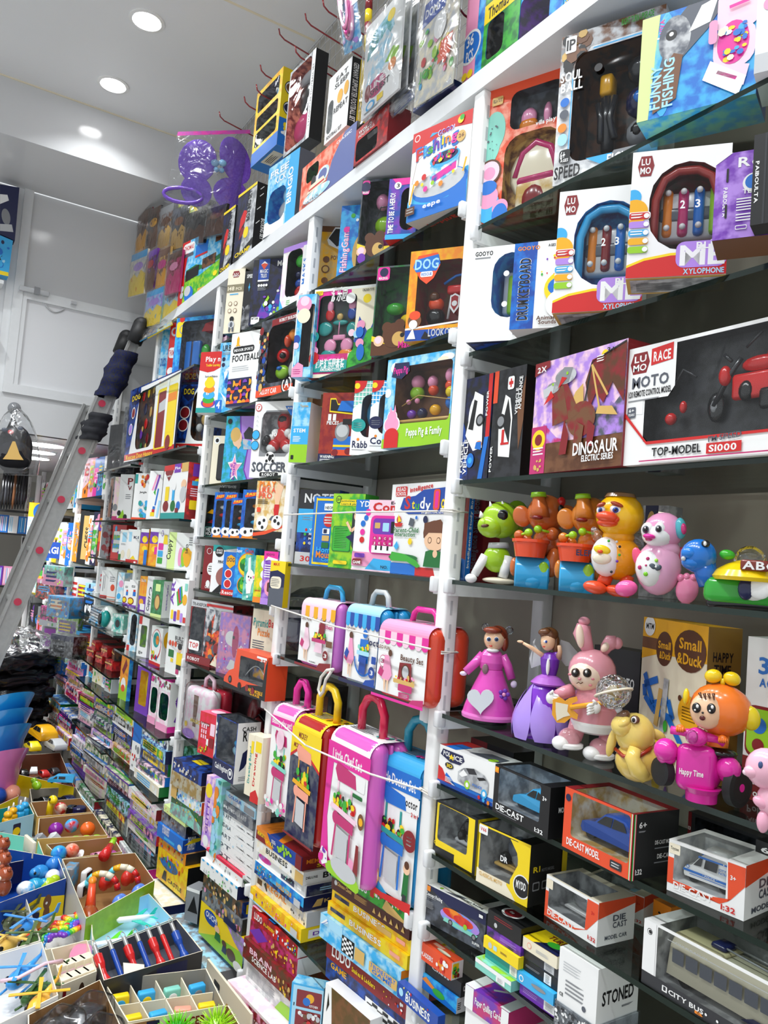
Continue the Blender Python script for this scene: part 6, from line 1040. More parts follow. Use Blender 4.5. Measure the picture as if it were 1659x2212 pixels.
rowd(Z2[1]+e, -.02, .06, [
 ((435, 761), (480, 764), 34, 'stacking_ring_box', 'red and white stacking ring box in front of the upright', 'w', 'P 0 70 40 66 70 68 100 74 100 100 0 100 r;T 26 84 8 70 w:Play n;T 30 76 4 66 y:Toddler Learning;R 0 0 100 8 t;O 56 16 34 8 v;O 56 15 26 6 O;O 56 21 28 6 g;O 56 29 28 7 s;O 56 38 26 6 o;O 56 48 24 8 y;O 56 54 16 5 y;T 30 58 3 60 k:Stack and Balance;T 44 29 4 14 w:b', dict(right='w', y=-.05, d=.05)),
 ((477, 741), (520, 741), 30, 'car_track_box', 'light blue car racer box behind the football box', 'S/s', 'T 14 88 8 76 k:URBAN;X 14 82 60 86 2 e;C 24 76 3 n;C 24 68 3 n;P 30 60 60 66 90 50 96 34 70 30 40 40 s/w;P 30 40 60 30 90 20 90 60 70 70 B/s;Q 0 0 34 18 1 b;T 8 6 10 18 w:4;P 20 30 60 10 100 0 100 6 60 18 w'),
 ((502, 722), (570, 708), 20, 'indoor_football_box', 'white indoor football box with an orange and navy mosaic', 'w', 'Q 8 72 76 81 4 k;T 12 74.5 3.6 60 w:INDOOR SPORTS;T 8 61 8.5 86 k:FOOTBALL;P 18 84 18 92 22 96 26 92 26 84 32 82 14 82 Y;T 18 79 2.4 20 k:AUI;X 10 47 66 55 3 E;R 0 0 76 38 n;'+';'.join(f'A {6+i*13} {4+j*9} 0 4.4 {(i*j*90)%360} {(i*j*90)%360+180} {"oOvY"[(i+2*j)%4]}' for i in range(6) for j in range(4)), dict(right='E', y=-.01)),
 ((566.5, 695.5), (646, 672), None, 'hero_car_box', 'dark superhero car window box with a red strip along the foot', 'K/x', 'R 0 0 100 11 O;T 12 3 6 46 w:ALLOY CAR;P 30 89 100 93 100 100 30 98 R;T 50 93 4 46 w:ROBOT BUILDER;B 0 12 26 88 40 4 BRekC;A 88 10 9 12 0 360 k;A 88 10 8 10 0 360 w;T 82 6 10 12 w:A;W 24 16 97 90 10 k/K;G 66 78 9 8 o;G 90 80 6 7 r;G 44 54 12 9 r;G 86 54 10 9 R;G 48 32 13 9 l;G 80 32 9 12 E;G 60 70 5 8 O;G 52 52 5 4 k;H 44 33 54 38 b', dict(toy='toy_cars', y=.0))])
rowd(Z2[2]+e, .0, .06, [
 ((461.5, 941), (492, 940), 36, 'speaker_box', 'plain beige box with a black tablet print', 'c', 'C 30 90 7 w;C 30 90 4 k;Q 44 8 110 84 6 k;Q 48 12 100 80 5 K', dict(y=.0)),
 ((490.5, 899), (562, 899), 34, 'karaoke_box', 'turquoise and violet karaoke box with a pink star badge', 's/t', 'P 40 100 46 70 70 50 64 20 80 0 100 0 100 100 v;P 44 100 50 72 74 50 68 20 84 0 100 0 100 100 V;O 38 66 14 12 F;O 32 72 15 11 C;P 30 60 44 50 52 56 46 66 F;P 56 74 70 84 96 78 90 64 60 66 K;P 54 66 98 60 98 50 60 50 E/s;P 28 4 30 18 16 30 30 32 36 44 42 30 60 30 46 18 50 4 40 10 w;P 30 8 32 18 20 28 31 30 36 40 41 28 56 28 44 18 48 8 40 12 p;D 34 30 8 26 v:Future;D 26 28 6 22 v:Star;C 12 92 4 k', dict(y=-.005)),
 ((552.5, 868), (640, 865), 30, 'soccer_robot_box', 'white soccer robot box with a red and white robot in its window', 'w', 'P 20 28 20 78 30 88 84 88 96 80 96 36 84 28 e;W 22 32 94 86 6 E/e;T 6 8 12 84 k:SOCCER;T 5 8.6 12 84 x:SOCCER;Q 24 1 74 8 2 w;Q 26 1.6 72 7.4 2 k;T 32 2.6 3.6 32 w:ROBOT;C 48 26 8 w;P 44 24 46 30 52 30 54 25 49 21 k;C 42 30 2 k;C 55 29 2 k;C 41 22 2 k;C 56 22 2 k;C 10 92 5 r;C 10 92 4 w;T 7 90 4 7 r:7;P 78 92 92 82 100 92 b;P 76 93 92 80 100 86 100 93 b;T 82 89 2.6 16 w:BUILD;C 9 56 6.4 K;C 9 56 5.6 s;C 9 42 6.4 K;C 9 42 5.6 s;P 6 66 10 70 14 66 10 68 E;P 6 72 10 76 14 72 10 74 E;P 6 78 10 82 14 78 10 80 E;G 58 76 10 12 r;G 58 78 8 7 k;G 57 56 12 12 r;G 34 54 6 6 w;G 84 56 6 6 w;G 44 60 6 6 w;G 76 60 6 6 w;G 44 44 9 8 r;G 74 44 9 8 r;G 40 40 8 6 w;G 80 40 8 6 w;G 30 52 5 5 k;G 26 47 4 5 k;T 50 54 5 12 w:10', dict(toy='soccer_robot', y=-.02))])
hw_ = 'P 10 0 16 6 90 6 100 0 o;O 40 14 42 10 w;C 30 13 4 k;C 62 16 3 k;P 12 88 40 94 92 96 92 90 50 86 16 84 O;T 22 88.5 5 62 y:FAST;W 20 22 94 82 4 K/x;G 56 68 14 5 {0};G 56 50 14 5 {1};G 56 34 14 5 {2}'
rowd(Z2[3]+e, .0, .05, [
 ((439, 1055), (518, 1055), 32, 'challenge_car_box', 'dark green challenge car box, leftmost behind the blue car boxes', '1c2a30/k', 'Q 4 90 16 98 1 w;T 40 90 5 50 w:CHALLENGE;Q 14 2 60 22 4 T;Q 16 3 58 21 4 d;T 18 13 7 34 w:METAL;T 18 5 7 34 w:MODEL;C 10 56 4 T;C 10 47 4 T;C 10 38 4 T;C 10 29 4 T;P 18 50 30 58 60 54 60 46 Y;P 20 30 36 38 60 34 60 28 R', dict(y=.03)),
 ((465, 1063), (489, 1063), 30, 'car_pack_box', 'blue toy car pack with a flame logo, leftmost of the four', 'b/B', hw_.format('w', 'r', 'k'), dict(toy='toy_cars')),
 ((485.7, 1063), (515, 1063), 30, 'car_pack_box', 'blue toy car pack with a flame logo, second of the four', 'b/B', hw_.format('K', 'R', 'E'), dict(toy='toy_cars', y=-.008)),
 ((501, 1075), (530, 1073), 30, 'car_pack_box', 'shorter blue toy car pack standing in front of the others', 'b/B', hw_.format('E', 'O', 's'), dict(toy='toy_cars', y=-.025)),
 ((526, 1057.5), (566, 1056), 28, 'car_pack_box', 'tall blue toy car pack with an orange car, beside the soccer poster box', 'b/B', hw_.format('o', 'w', 's'), dict(toy='toy_cars', y=-.018)),
 ((556.5, 1038.5), (622, 1037), 26, 'football_game_box', 'soccer training box with a player leg kicking two balls', 'C/c', 'R 0 0 100 14 k;P 0 4 40 8 100 22 100 26 40 14 0 10 O;P 70 100 60 76 66 60 78 60 84 80 94 100 F;P 64 60 62 50 66 40 78 40 80 60 r;P 50 34 58 40 76 42 78 34 64 30 x;C 28 27 13 w;C 76 30 12 w;C 20 27 3.4 k;C 34 32 3 k;C 30 20 3 k;C 70 32 3.4 k;C 82 28 3 k;C 76 38 2 k;T 10 90 9 54 O:PLAY;T 10 80 9 54 O:LIKE A;T 10 70 9 44 O:PRO;T 9.4 90.6 8.6 54 o:PLAY;X 8 60 44 68 3 k;Q 8 46 20 54 1 O', dict(y=-.03, right='k', rart='P 0 20 100 10 100 30 0 40 R;C 60 70 12 E'))])
rowd(Z2[4]+e, .0, .05, [
 ((443, 1178), (470, 1178), 34, 'card_deck_box', 'maroon box with a white flame mark, leftmost of the games row', 'R', 'C 40 88 7 w;C 40 88 6 R;O 64 48 30 14 w;X 44 40 84 56 3 k;O 50 14 16 8 w;T 30 4 6 40 w:CARD', dict(y=.01)),
 ((462, 1176.5), (516, 1177), 33, 'ping_pong_box', 'white ping pong box with a brown bat', 'w', 'P 0 86 0 100 100 100 100 96 t;C 26 86 11 k;T 14 87 4 24 w:SPORTS;T 14 82 4 24 w:GAMES;T 24 62 6 60 k:PING PONG;O 60 34 40 22 a0645c;P 10 0 40 18 56 12 40 0 k', dict(y=-.005)),
 ((484.7, 1191.5), (516, 1189), 32, 'rescue_dog_box', 'small blue rescue dog game box with a red strip', 'b', 'R 0 0 100 14 r;T 8 3 8 90 w:Rescue;P 20 72 24 88 50 94 80 88 82 72 50 62 Y;T 26 78 9 50 n:DOG;C 42 50 11 w;C 42 50 9 r;C 42 27 11 w;C 42 27 9 r', dict(y=-.02)),
 ((512, 1181.5), (552, 1182), 30, 'fruit_game_box', 'blue arch window game box with green fruit pictures', 'b/s', 'A 66 66 14 24 60 260 o;A 66 66 12 22 60 260 y;O 60 66 36 14 G;B 40 56 96 76 16 5 glG;O 60 26 40 18 o;O 60 26 36 16 G;B 36 14 96 38 18 5 glY;T 6 90 6 30 w:Super;T 50 90 8 46 r:Con', dict(y=-.012)),
 ((531, 1198), (560, 1199), 28, 'rabbit_puzzle_box', 'mint green box with a white rabbit', 'T/t', 'O 46 50 30 18 w;P 30 58 24 92 40 96 48 66 w;P 60 56 92 60 98 50 66 44 w;P 64 54 88 56 92 51 68 48 p;C 36 52 2 k;C 54 50 2 k;C 44 45 2 p;P 20 36 30 14 60 16 66 36 w;C 40 8 3 w', dict(y=-.02)),
 ((554, 1199), (577, 1199), 26, 'puzzle_box', 'narrow lime green box beside the rabbit box', 'l/y', 'R 0 0 100 12 o;C 84 82 9 w;C 84 60 9 w;C 84 40 9 w;T 14 24 4 50 r:puzzle', dict(y=-.02)),
 ((572, 1190), (602, 1191), 24, 'learning_tablet_box', 'purple and magenta learning tablet box', 'v/V', 'P 0 86 0 100 100 100 100 80 m;T 14 92 4 60 k:GOOYO;P 10 82 30 90 100 86 100 80 40 84 w;X 10 50 60 76 6 w;O 60 32 40 16 p;Q 40 24 84 42 3 D;R 0 0 100 12 V', dict(y=-.026)),
 ((586, 1210.5), (618, 1211), 24, 'learning_tablet_box', 'yellow and navy learning box with a white speech blob', 'y', 'P 0 0 0 76 50 80 100 72 100 0 x;P 0 40 0 76 50 80 100 72 100 44 n;Q 8 40 80 66 8 c;X 12 44 70 62 5 e;T 20 90 6 40 r:MAX', dict(y=-.034))])
bx(Z2[5]+e, -.005, (415, 1294), (505, 1312), 14, .09, 'robot_truck_box', 'large clear sided robot box with flames on its front', 'toy box', 'R/k', 'W 3 14 36 88 6 x/e;R 0 89 100 100 E;T 3 91 5 40 k:TRANSFORM;R 38 93 100 97 r;P 38 14 38 89 100 89 100 14 E/x;P 40 14 46 60 60 84 56 50 70 60 80 84 100 20 100 10 40 4 O/k;B 46 10 98 50 24 6 kRxeo;P 60 4 70 20 90 24 100 10 100 0 c/O;Q 4 20 30 36 3 w;T 6 24 8 22 r:TOP;R 0 0 60 13 R;T 4 4 5 30 w:ROBOT;G 20 40 9 12 x;G 20 60 6 8 n', ot=True, toy='toy_robot')
bx(Z2[5]+e, .02, (478, 1322), (543, 1335), 16, .03, 'pony_case', 'pink pony picture case in clear wrap', 'toy case', 'V/p', 'O 40 60 18 12 w;P 30 50 40 64 56 70 64 54 56 44 w;P 60 40 76 52 90 44 84 34 66 30 w;O 56 56 10 26 M;P 34 10 46 26 60 24 60 6 w;C 50 62 3 k;Q 8 62 18 70 1 P;B 4 4 96 96 20 2 mpw', wrap=True, film='bag_film', right='p')
bx(Z2[5]+e, .04, (548, 1314), (600, 1321), 14, .04, 'pyramid_puzzle_box', 'cream ball pyramid puzzle box behind the red truck box', 'toy box', 'c', 'T 6 78 10 60 t:Pyramid;T 68 79 10 30 r:Ball;T 26 66 9 50 o:Puzzle;X 8 30 60 60 10 x;O 88 30 12 9 Y;O 80 10 12 12 n;O 98 14 12 12 Y', right='c')
# red carry-garage truck: cab in front, cargo window behind
loc, rz, w, h = place(Z2[5]+e, -.055, (508, 1401), (575, 1419), 6)
r = root('truck_garage_box', 'red truck shaped carton with a clear cargo window', 'toy box', loc-Vector((.075, .0, 0)), rz)
m = MB(); pf = [(0, 0), (w+.075, 0), (w+.075, h), (.075, h), (.062, h*.5), (.03, h*.42), (0, h*.22)]; D_ = .07
hole = rrect(.10, h*.30, w+.055, h*.86, .006); tr = tessellate_polygon([[Vector((a, b, 0)) for a, b in pf], [Vector((a, b, 0)) for a, b in hole[::-1]]]); fl = pf+hole[::-1]
m.add([(a, 0, b) for a, b in fl], [tuple(t) for t in tr], 'O'); n = len(pf)
m.add([(a, 0, b) for a, b in pf]+[(a, D_, b) for a, b in pf], [(i, (i+1) % n, n+(i+1) % n, n+i) for i in range(n)], 'O'); n = len(hole)
m.add([(a, 0, b) for a, b in hole]+[(a, D_*.8, b) for a, b in hole], [(i, n+i, n+(i+1) % n, (i+1) % n) for i in range(n)]+[tuple(range(n, 2*n))], 'x', False, 'e')
f = Face(m, lambda a, b, o: (a, -o, b), w+.075, h); f.cut = [hole]; f.art('P 0 0 0 12 40 8 60 24 100 34 100 0 k;P 92 30 100 30 100 96 96 80 k;P 42 70 46 76 50 70 46 62 Y;T 58 10 8 36 Y:LARGE MOBILE;T 66 3 6 22 Y:GARAGE;C 16 22 9 k;C 40 14 9 k;C 16 22 5 x;C 58 16 8 R;C 72 14 8 R;T 84 86 6 12 w:3+;R 76 92 98 97 w'); m.build('carton', 'card', r)
m = MB(); m.add([(a, .0004, b) for a, b in hole], [tuple(range(n))]); m.build('window_film', 'film', r)
m = MB(); m.tube([(.105+(w-.06)*i/12, D_*.3, h*(.38+.3*sin(pi*i/12))) for i in range(13)], .002, 'E', 6); m.rbox((.12, D_*.5, h*.36), (w+.03, D_*.7, h*.6), .006, 'b', 2, 'Y'); m.build('toy_pieces', 'plastic', r)
# cash register shelf
loc, rz, w, h = place(Z2[6]+e, -.01, (402, 1478), (458, 1490), 10)
r = root('toy_suitcase', 'white unicorn suitcase with red edge in a clear bag', 'toy suitcase', loc, rz)
m = MB(); m.rbox((0, 0, 0), (w, .05, h), .02, 'P', 4, 'w'); f = Face(m, lambda a, b, o: (a, -.0005-o, b), w*.9, h*.9); f.art('P 40 96 60 96 56 30 44 30 N;T 34 38 8 40 y:MAGIC;C 16 30 6 y;O 30 12 26 10 V'); m.build('front_shell', 'card', r); m = MB(); m.rbox((.0, .05, 0), (w, .10, h), .02, 'e8304a', 4); m.build('back_shell', 'plastic', r)
m = MB(); m.tube([(w*.3, .05, h-.004), (w*.32, .05, h+.03), (w*.45, .05, h+.045), (w*.62, .05, h+.03), (w*.64, .05, h-.004)], .008, 'P', 8); m.build('handle', 'plastic', r); m = MB(); m.rbox((-.006, -.006, 0), (w+.006, .106, h+.012), .02, n=3); m.build('plastic_bag', 'bag_film', r)
rowd(Z2[6]+e, -.02, .09, [
 ((502, 1486), (580, 1502), 10, 'dark_figure_box', 'dark clear fronted box with a red winged creature, behind the cash registers', 'K/k', 'W 4 6 96 94 3 k/K;G 30 60 16 26 R;G 44 40 14 16 a04040;J 3 40 50 60 66 90 50;G 78 40 12 8 R', dict(y=.13, toy='toy_creature')),
 ((434, 1535), (470, 1547), 14, 'cash_register_box', 'crimson toy cash register box', 'e02044/r', 'Q 4 68 60 76 2 R;T 8 70 5 50 w:Cash register;R 66 50 92 78 P;'+';'.join(f'Q {14+i*13} {38+j*12} {21+i*13} {47+j*12} 1 P' for i in range(3) for j in range(3))+';Q 50 24 62 40 1 w;Q 66 22 92 44 1 R;B 10 6 60 24 16 3 oyg', dict(right='R', top='e8507a', tart='O 50 50 34 26 P', d=.08, y=-.01)),
 ((469, 1542), (515, 1570), 6, 'cash_register_box', 'clear fronted navy toy cash register box with a blue register', 'n/B', 'R 0 0 100 26 n;P 0 26 8 34 8 60 2 70 8 80 2 92 0 100 0 26 E;W 12 28 98 98 2 e/x;T 12 12 9 60 w:Cash Register;C 84 14 9 w;C 84 14 7 n;C 84 15 4 w;C 6 84 3 w;C 6 70 3 w;C 6 48 3 w;G 62 54 22 12 b;G 62 44 24 10 S;G 64 58 14 6 s', dict(ot=True, right='w', rart='R 0 0 100 100 w;T 26 70 16 20 k:R;T 20 86 7 60 k:CASH;P 20 20 40 26 60 40 50 56 30 50 n;X 20 4 70 12 3 e', top='k', toy='toy_register', y=-.045, d=.08)),
 ((538, 1584), (551, 1589), 10, 'drawing_board_box', 'slim cream drawing board box, left of a pair by the upright', 'c', 'V 70 20 34 60 t:Drawing Board;R 60 70 100 90 y', dict(right='c', y=-.03, d=.05)),
 ((551.5, 1588), (569, 1594), 10, 'drawing_board_box', 'slim cream and red drawing board box, right of a pair by the upright', 'c', 'V 40 24 26 50 r:Drawing;R 20 76 90 92 y;P 0 0 0 12 60 20 100 10 100 0 r', dict(right='c', y=-.04, d=.05))])
# art kits and stacked boxes on the low shelf
z = Z2[7]+e
st(z, -.02, 437, (545, 1880), 5, .12, [(.030, 'art_kit_box', f'white art kit box, {n_} of the white stack', 'w', f'T 8 40 40 46 x:{tx};T 66 34 10 40 k:20;B 2 10 98 90 14 8 EES', dict(right='E', o=(.004-.001*i, 0, 0))) for i, (n_, tx) in enumerate([('lowest', 'DOT'), ('second from below', 'DOT'), ('third from below', 'DOT ART'), ('fourth from below', 'DOT MANDALA'), ('topmost', 'MANDALA ART')])]+[
 (.032, 'art_kit_box', 'grey art kit box on the white ones', 'x/e', 'T 20 40 26 40 w:ART;T 46 40 40 40 E:MANDALA ART;R 0 0 12 100 E', dict(o=(.01, -.004, 0))),
 (.032, 'art_kit_box', 'silver puzzle box on top of the art kit stack', 'E/S', 'O 14 50 10 36 a;T 40 50 30 30 b:COLOUR;R 60 14 66 40 w;R 76 10 98 70 e', dict(o=(.016, .002, 0), top='e'))], 'art kits stacked white')
bx(z, -.03, (447.5, 1673), (466, 1680), 8, .12, 'art_pad', 'lilac art pad standing beside the white art kits', 'art pad', 'V/P', 'V 60 20 30 60 v:GLITTER;C 40 80 10 y;C 50 10 8 w'); bx(z, -.03, (467, 1682), (481, 1690), 8, .1, 'art_pad', 'mint art pad between the lilac pad and the white art kits', 'art pad', 'T/S', 'B 0 0 100 100 20 6 otS')
st(z, -.03, 366, (433, 1765), 6, .13, [
 (.062, 'jigsaw_box', 'dark green jigsaw box at the foot of the left stack', '4a6048/G', 'P 0 60 60 90 100 40 100 0 0 0 T/e;B 10 40 90 90 20 6 yCe', dict(right='4a6048')),
 (.045, 'jigsaw_box', 'pastel patterned game box over the green jigsaw', 'w/S', 'B 0 0 100 100 40 12 bywp;R 0 0 20 100 C', dict(right='O', o=(.004, 0, 0))),
 (.052, 'jigsaw_box', 'tan wooden print box wrapped in film', 'C/c', 'B 10 10 90 90 10 6 NCC', dict(right='N', wrap=True, o=(.006, -.01, 2))),
 (.046, 'jigsaw_box', 'navy game box with a yellow lid strip on top of the left stack', 'n/B', 'B 2 20 80 70 24 12 Ecb', dict(right='n', rart='O 60 30 24 24 Y', tart='R 30 30 60 60 y', o=(.012, -.01, 2)))], 'jigsaws and games behind the plain upright')
st(z+.16, .06, 396, (470, 1640), 8, .12, [(.05, 'jigsaw_box', 'green lidded game box behind the navy one', 'G/T', 'B 10 10 90 90 12 10 glw', dict(right='E'))])
z = .235
st(z, -.03, 428, (521, 2020), 6, .15, [
 (.105, 'board_game_box', 'big yellow and lime quiz game box with a blue bubble', 'y', 'P 0 0 40 40 100 60 100 0 l;O 26 74 16 20 B;T 14 70 16 26 w:OUCH!;P 60 100 100 100 100 50 80 70 e/V;O 76 26 10 16 D;O 42 60 6 10 F;P 38 30 40 52 50 52 52 30 G;O 60 40 5 8 D;P 56 14 58 34 66 34 66 14 n;O 92 12 10 14 w', dict(right='S/n')),
 (.048, 'board_game_box', 'grey photo print quiz box above the yellow one', 'x/e', 'B 0 10 100 100 30 16 eCNp;R 60 0 90 40 n', dict(right='K', rart='R 30 20 60 80 E')),
 (.046, 'board_game_box', 'dark pet quiz box below the white dashed one', 'K/N', 'B 10 10 90 90 24 14 CeFk', dict(right='n/B', rart='R 10 20 30 80 y')),
 (.04, 'board_game_box', 'white game box with a blue dashed edge', 'w', ';'.join(f'R {4+i*13} 84 {10+i*13} 100 s' for i in range(8))+';B 4 10 96 70 18 10 Ege', dict(right='n', o=(-.012, -.01, 0))),
 (.036, 'board_game_box', 'white and red game box on top of the corner pile', 'w', 'R 0 74 100 100 e02048;X 10 82 30 94 2 w;B 10 10 90 60 16 10 eoE', dict(right='w', top='e02048', tart='R 6 20 96 96 K/N', o=(.004, 0, 0)))], 'quiz games piled by the upright')
bx(.235, -.045, (404, 1915), (432, 1922), 30, .06, 'playing_card_box', 'grey upright box with a black fan print between the piles', 'toy box', 'e', 'P 20 30 60 80 96 30 k;R 0 90 100 100 w', right='K')
# ---------------------------------------------------------------- fourth and fifth bays
Z3, Z4_ = LV[3], LV[4]
rowd(Z3[0]+e, -.01, .06, [
 ((352, 712.5), (371, 711), 36, 'train_picture_box', 'pale blue train box, leftmost on the shelf under the ladder top', 'S/s', 'R 0 0 100 30 w;T 10 44 12 60 B:DUCK;O 60 20 30 10 S', dict(y=.02)),
 ((369.6, 697.5), (387, 697), 34, 'train_picture_box', 'narrow red train box with a white cog print', 'r', 'C 60 86 7 E;C 60 86 4 r;Q 10 46 100 62 4 w;T 14 50 8 84 r:THOMAS;C 50 26 6 w;R 0 0 60 16 n', dict(y=.005)),
 ((382.5, 688), (472, 684), 30, 'railway_set_box', 'blue railway set box with a yellow track picture and red base', 's/b', 'R 0 0 100 15 r;T 16 4 8 70 w:The tank;Q 2 70 46 94 4 y;A 18 82 6 7 0 360 b;A 30 82 7 8 0 360 b;C 14 98 5 r;W 16 17 96 94 6 K/x;H 18 18 54 66 b;H 32 18 38 66 n;P 64 76 72 88 98 92 98 76 R;G 76 84 16 8 R;G 66 50 8 10 g;G 60 42 6 6 G', dict(toy='track_pieces', y=-.01))])
rowd(Z3[1]+e, -.04, .06, [
 ((283, 844), (392, 846), 3, 'rescue_dog_box', 'blue rescue dog figure box with a white fire engine inlay, farther from the upright', 'B/n', 'R 0 0 100 10 r;P 10 10 24 90 24 98 100 98 100 10 w;T 5 2.6 6 56 y:Rescue Dog Happy;R 0 0 100 1.6 w;W 22 14 56 92 12 K/D;P 4 84 8 92 16 94 24 90 22 80 14 76 n;T 6 83 7 18 y:DOG;C 12 66 8 w;C 12 66 6.5 R;C 9 44 8 w;C 9 44 6.5 V;Q 62 8 98 84 4 y;Q 64 10 78 80 3 R;P 66 66 78 70 78 56 66 54 E;Q 82 26 97 62 2 y;R 82 64 97 74 o;R 78 10 82 90 w;C 88 14 9 R;T 62 90 4 26 o:Patrol;G 30 84 6 6 r;G 40 86 5 6 y;G 50 88 4 5 C;G 36 66 7 8 n;G 48 60 5 7 C;G 40 46 7 7 r;G 32 34 6 7 v;G 34 40 4 4 C;G 46 26 6 7 R;G 34 18 5 4 G;G 44 16 4 4 C', dict(toy='dog_figures', right='n', y=-.018, d=.05)),
 ((392, 831), (470, 834), 34, 'rescue_dog_box', 'blue rescue dog figure box with a red lower band, passing behind the upright', 'B/n', 'R 0 2 100 16 r;R 0 0 100 2 w;R 0 16 100 17 w;T 6 6 7 90 w:Rescue Dog Happy Set;P 26 17 40 88 50 98 100 98 100 17 w;W 38 20 97 92 14 K/D;P 6 86 10 96 24 99 38 95 40 84 24 76 n;T 10 86 8 28 y:DOG;C 18 60 9 w;C 18 60 7.6 R;C 16 42 9 w;C 16 42 7.6 R;G 60 76 7 8 C;G 76 70 6 8 D;G 62 52 6 8 C;G 82 46 6 7 n;G 66 32 7 8 n;G 84 28 6 6 C;G 48 62 4 7 E;G 52 40 5 6 E', dict(y=.05, toy='dog_figures'))])
def boxrow(z, y, yaw, d, group, items):
    for it in items:
        a, b, nm, lb, c, art = it[:6]; kw = dict(it[6]) if len(it) > 6 else {}
        bx(z+e, y+kw.pop('y', 0), a, b, kw.pop('yaw', yaw), kw.pop('d', d), nm, lb, 'toy box', c, art, group=group, **kw)
boxrow(Z3[2], -.03, 26, .05, None, [
 ((250, 1030), (263, 1029), 'game_box', 'pink and cream game box, leftmost on the white boxes shelf', 'P/c', 'R 0 0 100 10 M;C 40 30 8 e'),
 ((261.5, 1024.5), (291, 1025), 'game_box', 'white game box with a big red letter and lime corner', 'w', 'T 56 78 14 40 R:P;T 60 66 9 30 R:V;X 50 46 90 58 3 e;P 0 0 40 24 60 6 60 0 l;O 60 8 14 6 k;R 0 0 100 5 M;C 14 16 6 k'),
 ((294, 1022), (327, 1024), 'game_box', 'white building toy box with a teal tag and grey robot', 'w', 'R 0 78 18 98 t;T 36 58 4 46 k:Jungle;B 40 74 80 96 12 5 oNr;B 40 8 96 40 16 6 Ets;R 0 0 100 6 O'),
 ((325, 1017), (354, 1012), 'game_box', 'white pen craft box with slanted coloured pens', 'w', 'L 5 30 60 60 92 p;L 5 50 60 76 92 v;P 40 56 54 64 56 50 g;L 4 60 30 74 64 b;R 30 8 60 16 y;R 40 16 60 22 r;R 44 22 62 28 b;L 6 80 6 92 40 S'),
 ((356.5, 1007), (409, 995), 'stacking_toy_box', 'white and teal baby toy box with a red end panel', 'w', 'R 0 0 100 12 t;P 6 86 6 100 40 100 40 86 24 70 R;R 0 90 100 100 r;R 44 84 70 100 v;T 46 90 5 22 w:Plus;R 74 84 100 100 C;O 20 24 12 10 R;O 50 24 10 10 G;O 72 24 8 8 b;R 14 34 30 60 y;R 44 34 54 56 s;O 50 60 8 8 w;O 88 62 10 8 F;O 88 44 12 14 E;T 10 78 4 24 w:Ruolry;R 62 12 74 20 R', dict(yaw=2, right='r/R', rart='P 20 76 20 98 80 98 80 76 v;O 60 68 30 6 y;R 20 60 80 68 s;Q 16 18 86 34 2 y;X 16 40 70 56 4 P', d=.10, y=-.01))])
boxrow(Z3[3], -.03, 28, .05, None, [
 ((222, 1134), (240, 1133), 'hanging_card_toy', 'grey and red carded toy hanging beyond the white boxes', 'R/e', 'R 0 0 50 100 e;O 40 70 30 10 R;O 40 30 30 10 R', dict(y=.0)),
 ((261, 1144), (279, 1144), 'toy_car_box', 'slim white box with pale blue print, leftmost of two alike', 'w', 'R 30 60 80 92 S;O 50 20 24 14 c;X 20 50 80 56 2 e;R 0 0 30 20 G', dict(yaw=16)),
 ((278, 1143), (304, 1142), 'toy_car_box', 'white box with a small letter and yellow foot, beside the slim white one', 'w', 'R 10 62 34 92 S;T 50 72 8 40 n:KI;P 30 8 60 20 80 8 y;R 0 0 100 7 r;O 20 24 14 16 c', dict(yaw=16)),
 ((306, 1142), (323, 1142), 'block_toy_box', 'purple and orange block box, first of a pair', 'o/Y', 'R 0 58 100 90 v;O 56 70 34 10 y;R 0 90 100 100 w;O 60 44 30 8 y;R 60 0 100 40 b', dict(yaw=20)),
 ((326.5, 1140.5), (346, 1141), 'block_toy_box', 'purple and orange block box, second of a pair', 'o/Y', 'R 0 58 100 90 v;O 56 70 34 10 y;R 0 90 100 100 w;O 60 44 30 8 y;R 60 30 100 50 m', dict(yaw=20)),
 ((344, 1142), (366, 1148), 'cup_toy_box', 'white baby toy box with pink blue and green tags', 'w', 'Q 10 44 60 62 3 m;Q 10 26 60 42 3 s;Q 10 8 60 24 3 g;C 40 88 8 v;C 40 88 6 w;P 56 60 60 84 90 84 100 60 y', dict(yaw=4)),
 ((367, 1149), (422, 1151), 'cup_toy_box', 'white stacking cup box with a pastel bear tower', 'w', 'R 0 0 30 100 L;V 12 24 16 56 k:Cuppy;O 56 30 12 24 T;O 50 34 8 26 p;O 64 34 10 26 l;O 78 34 14 26 Y;O 80 40 20 14 Y;D 70 70 8 26 k:CUPS;X 80 66 96 90 4 e', dict(yaw=22))])
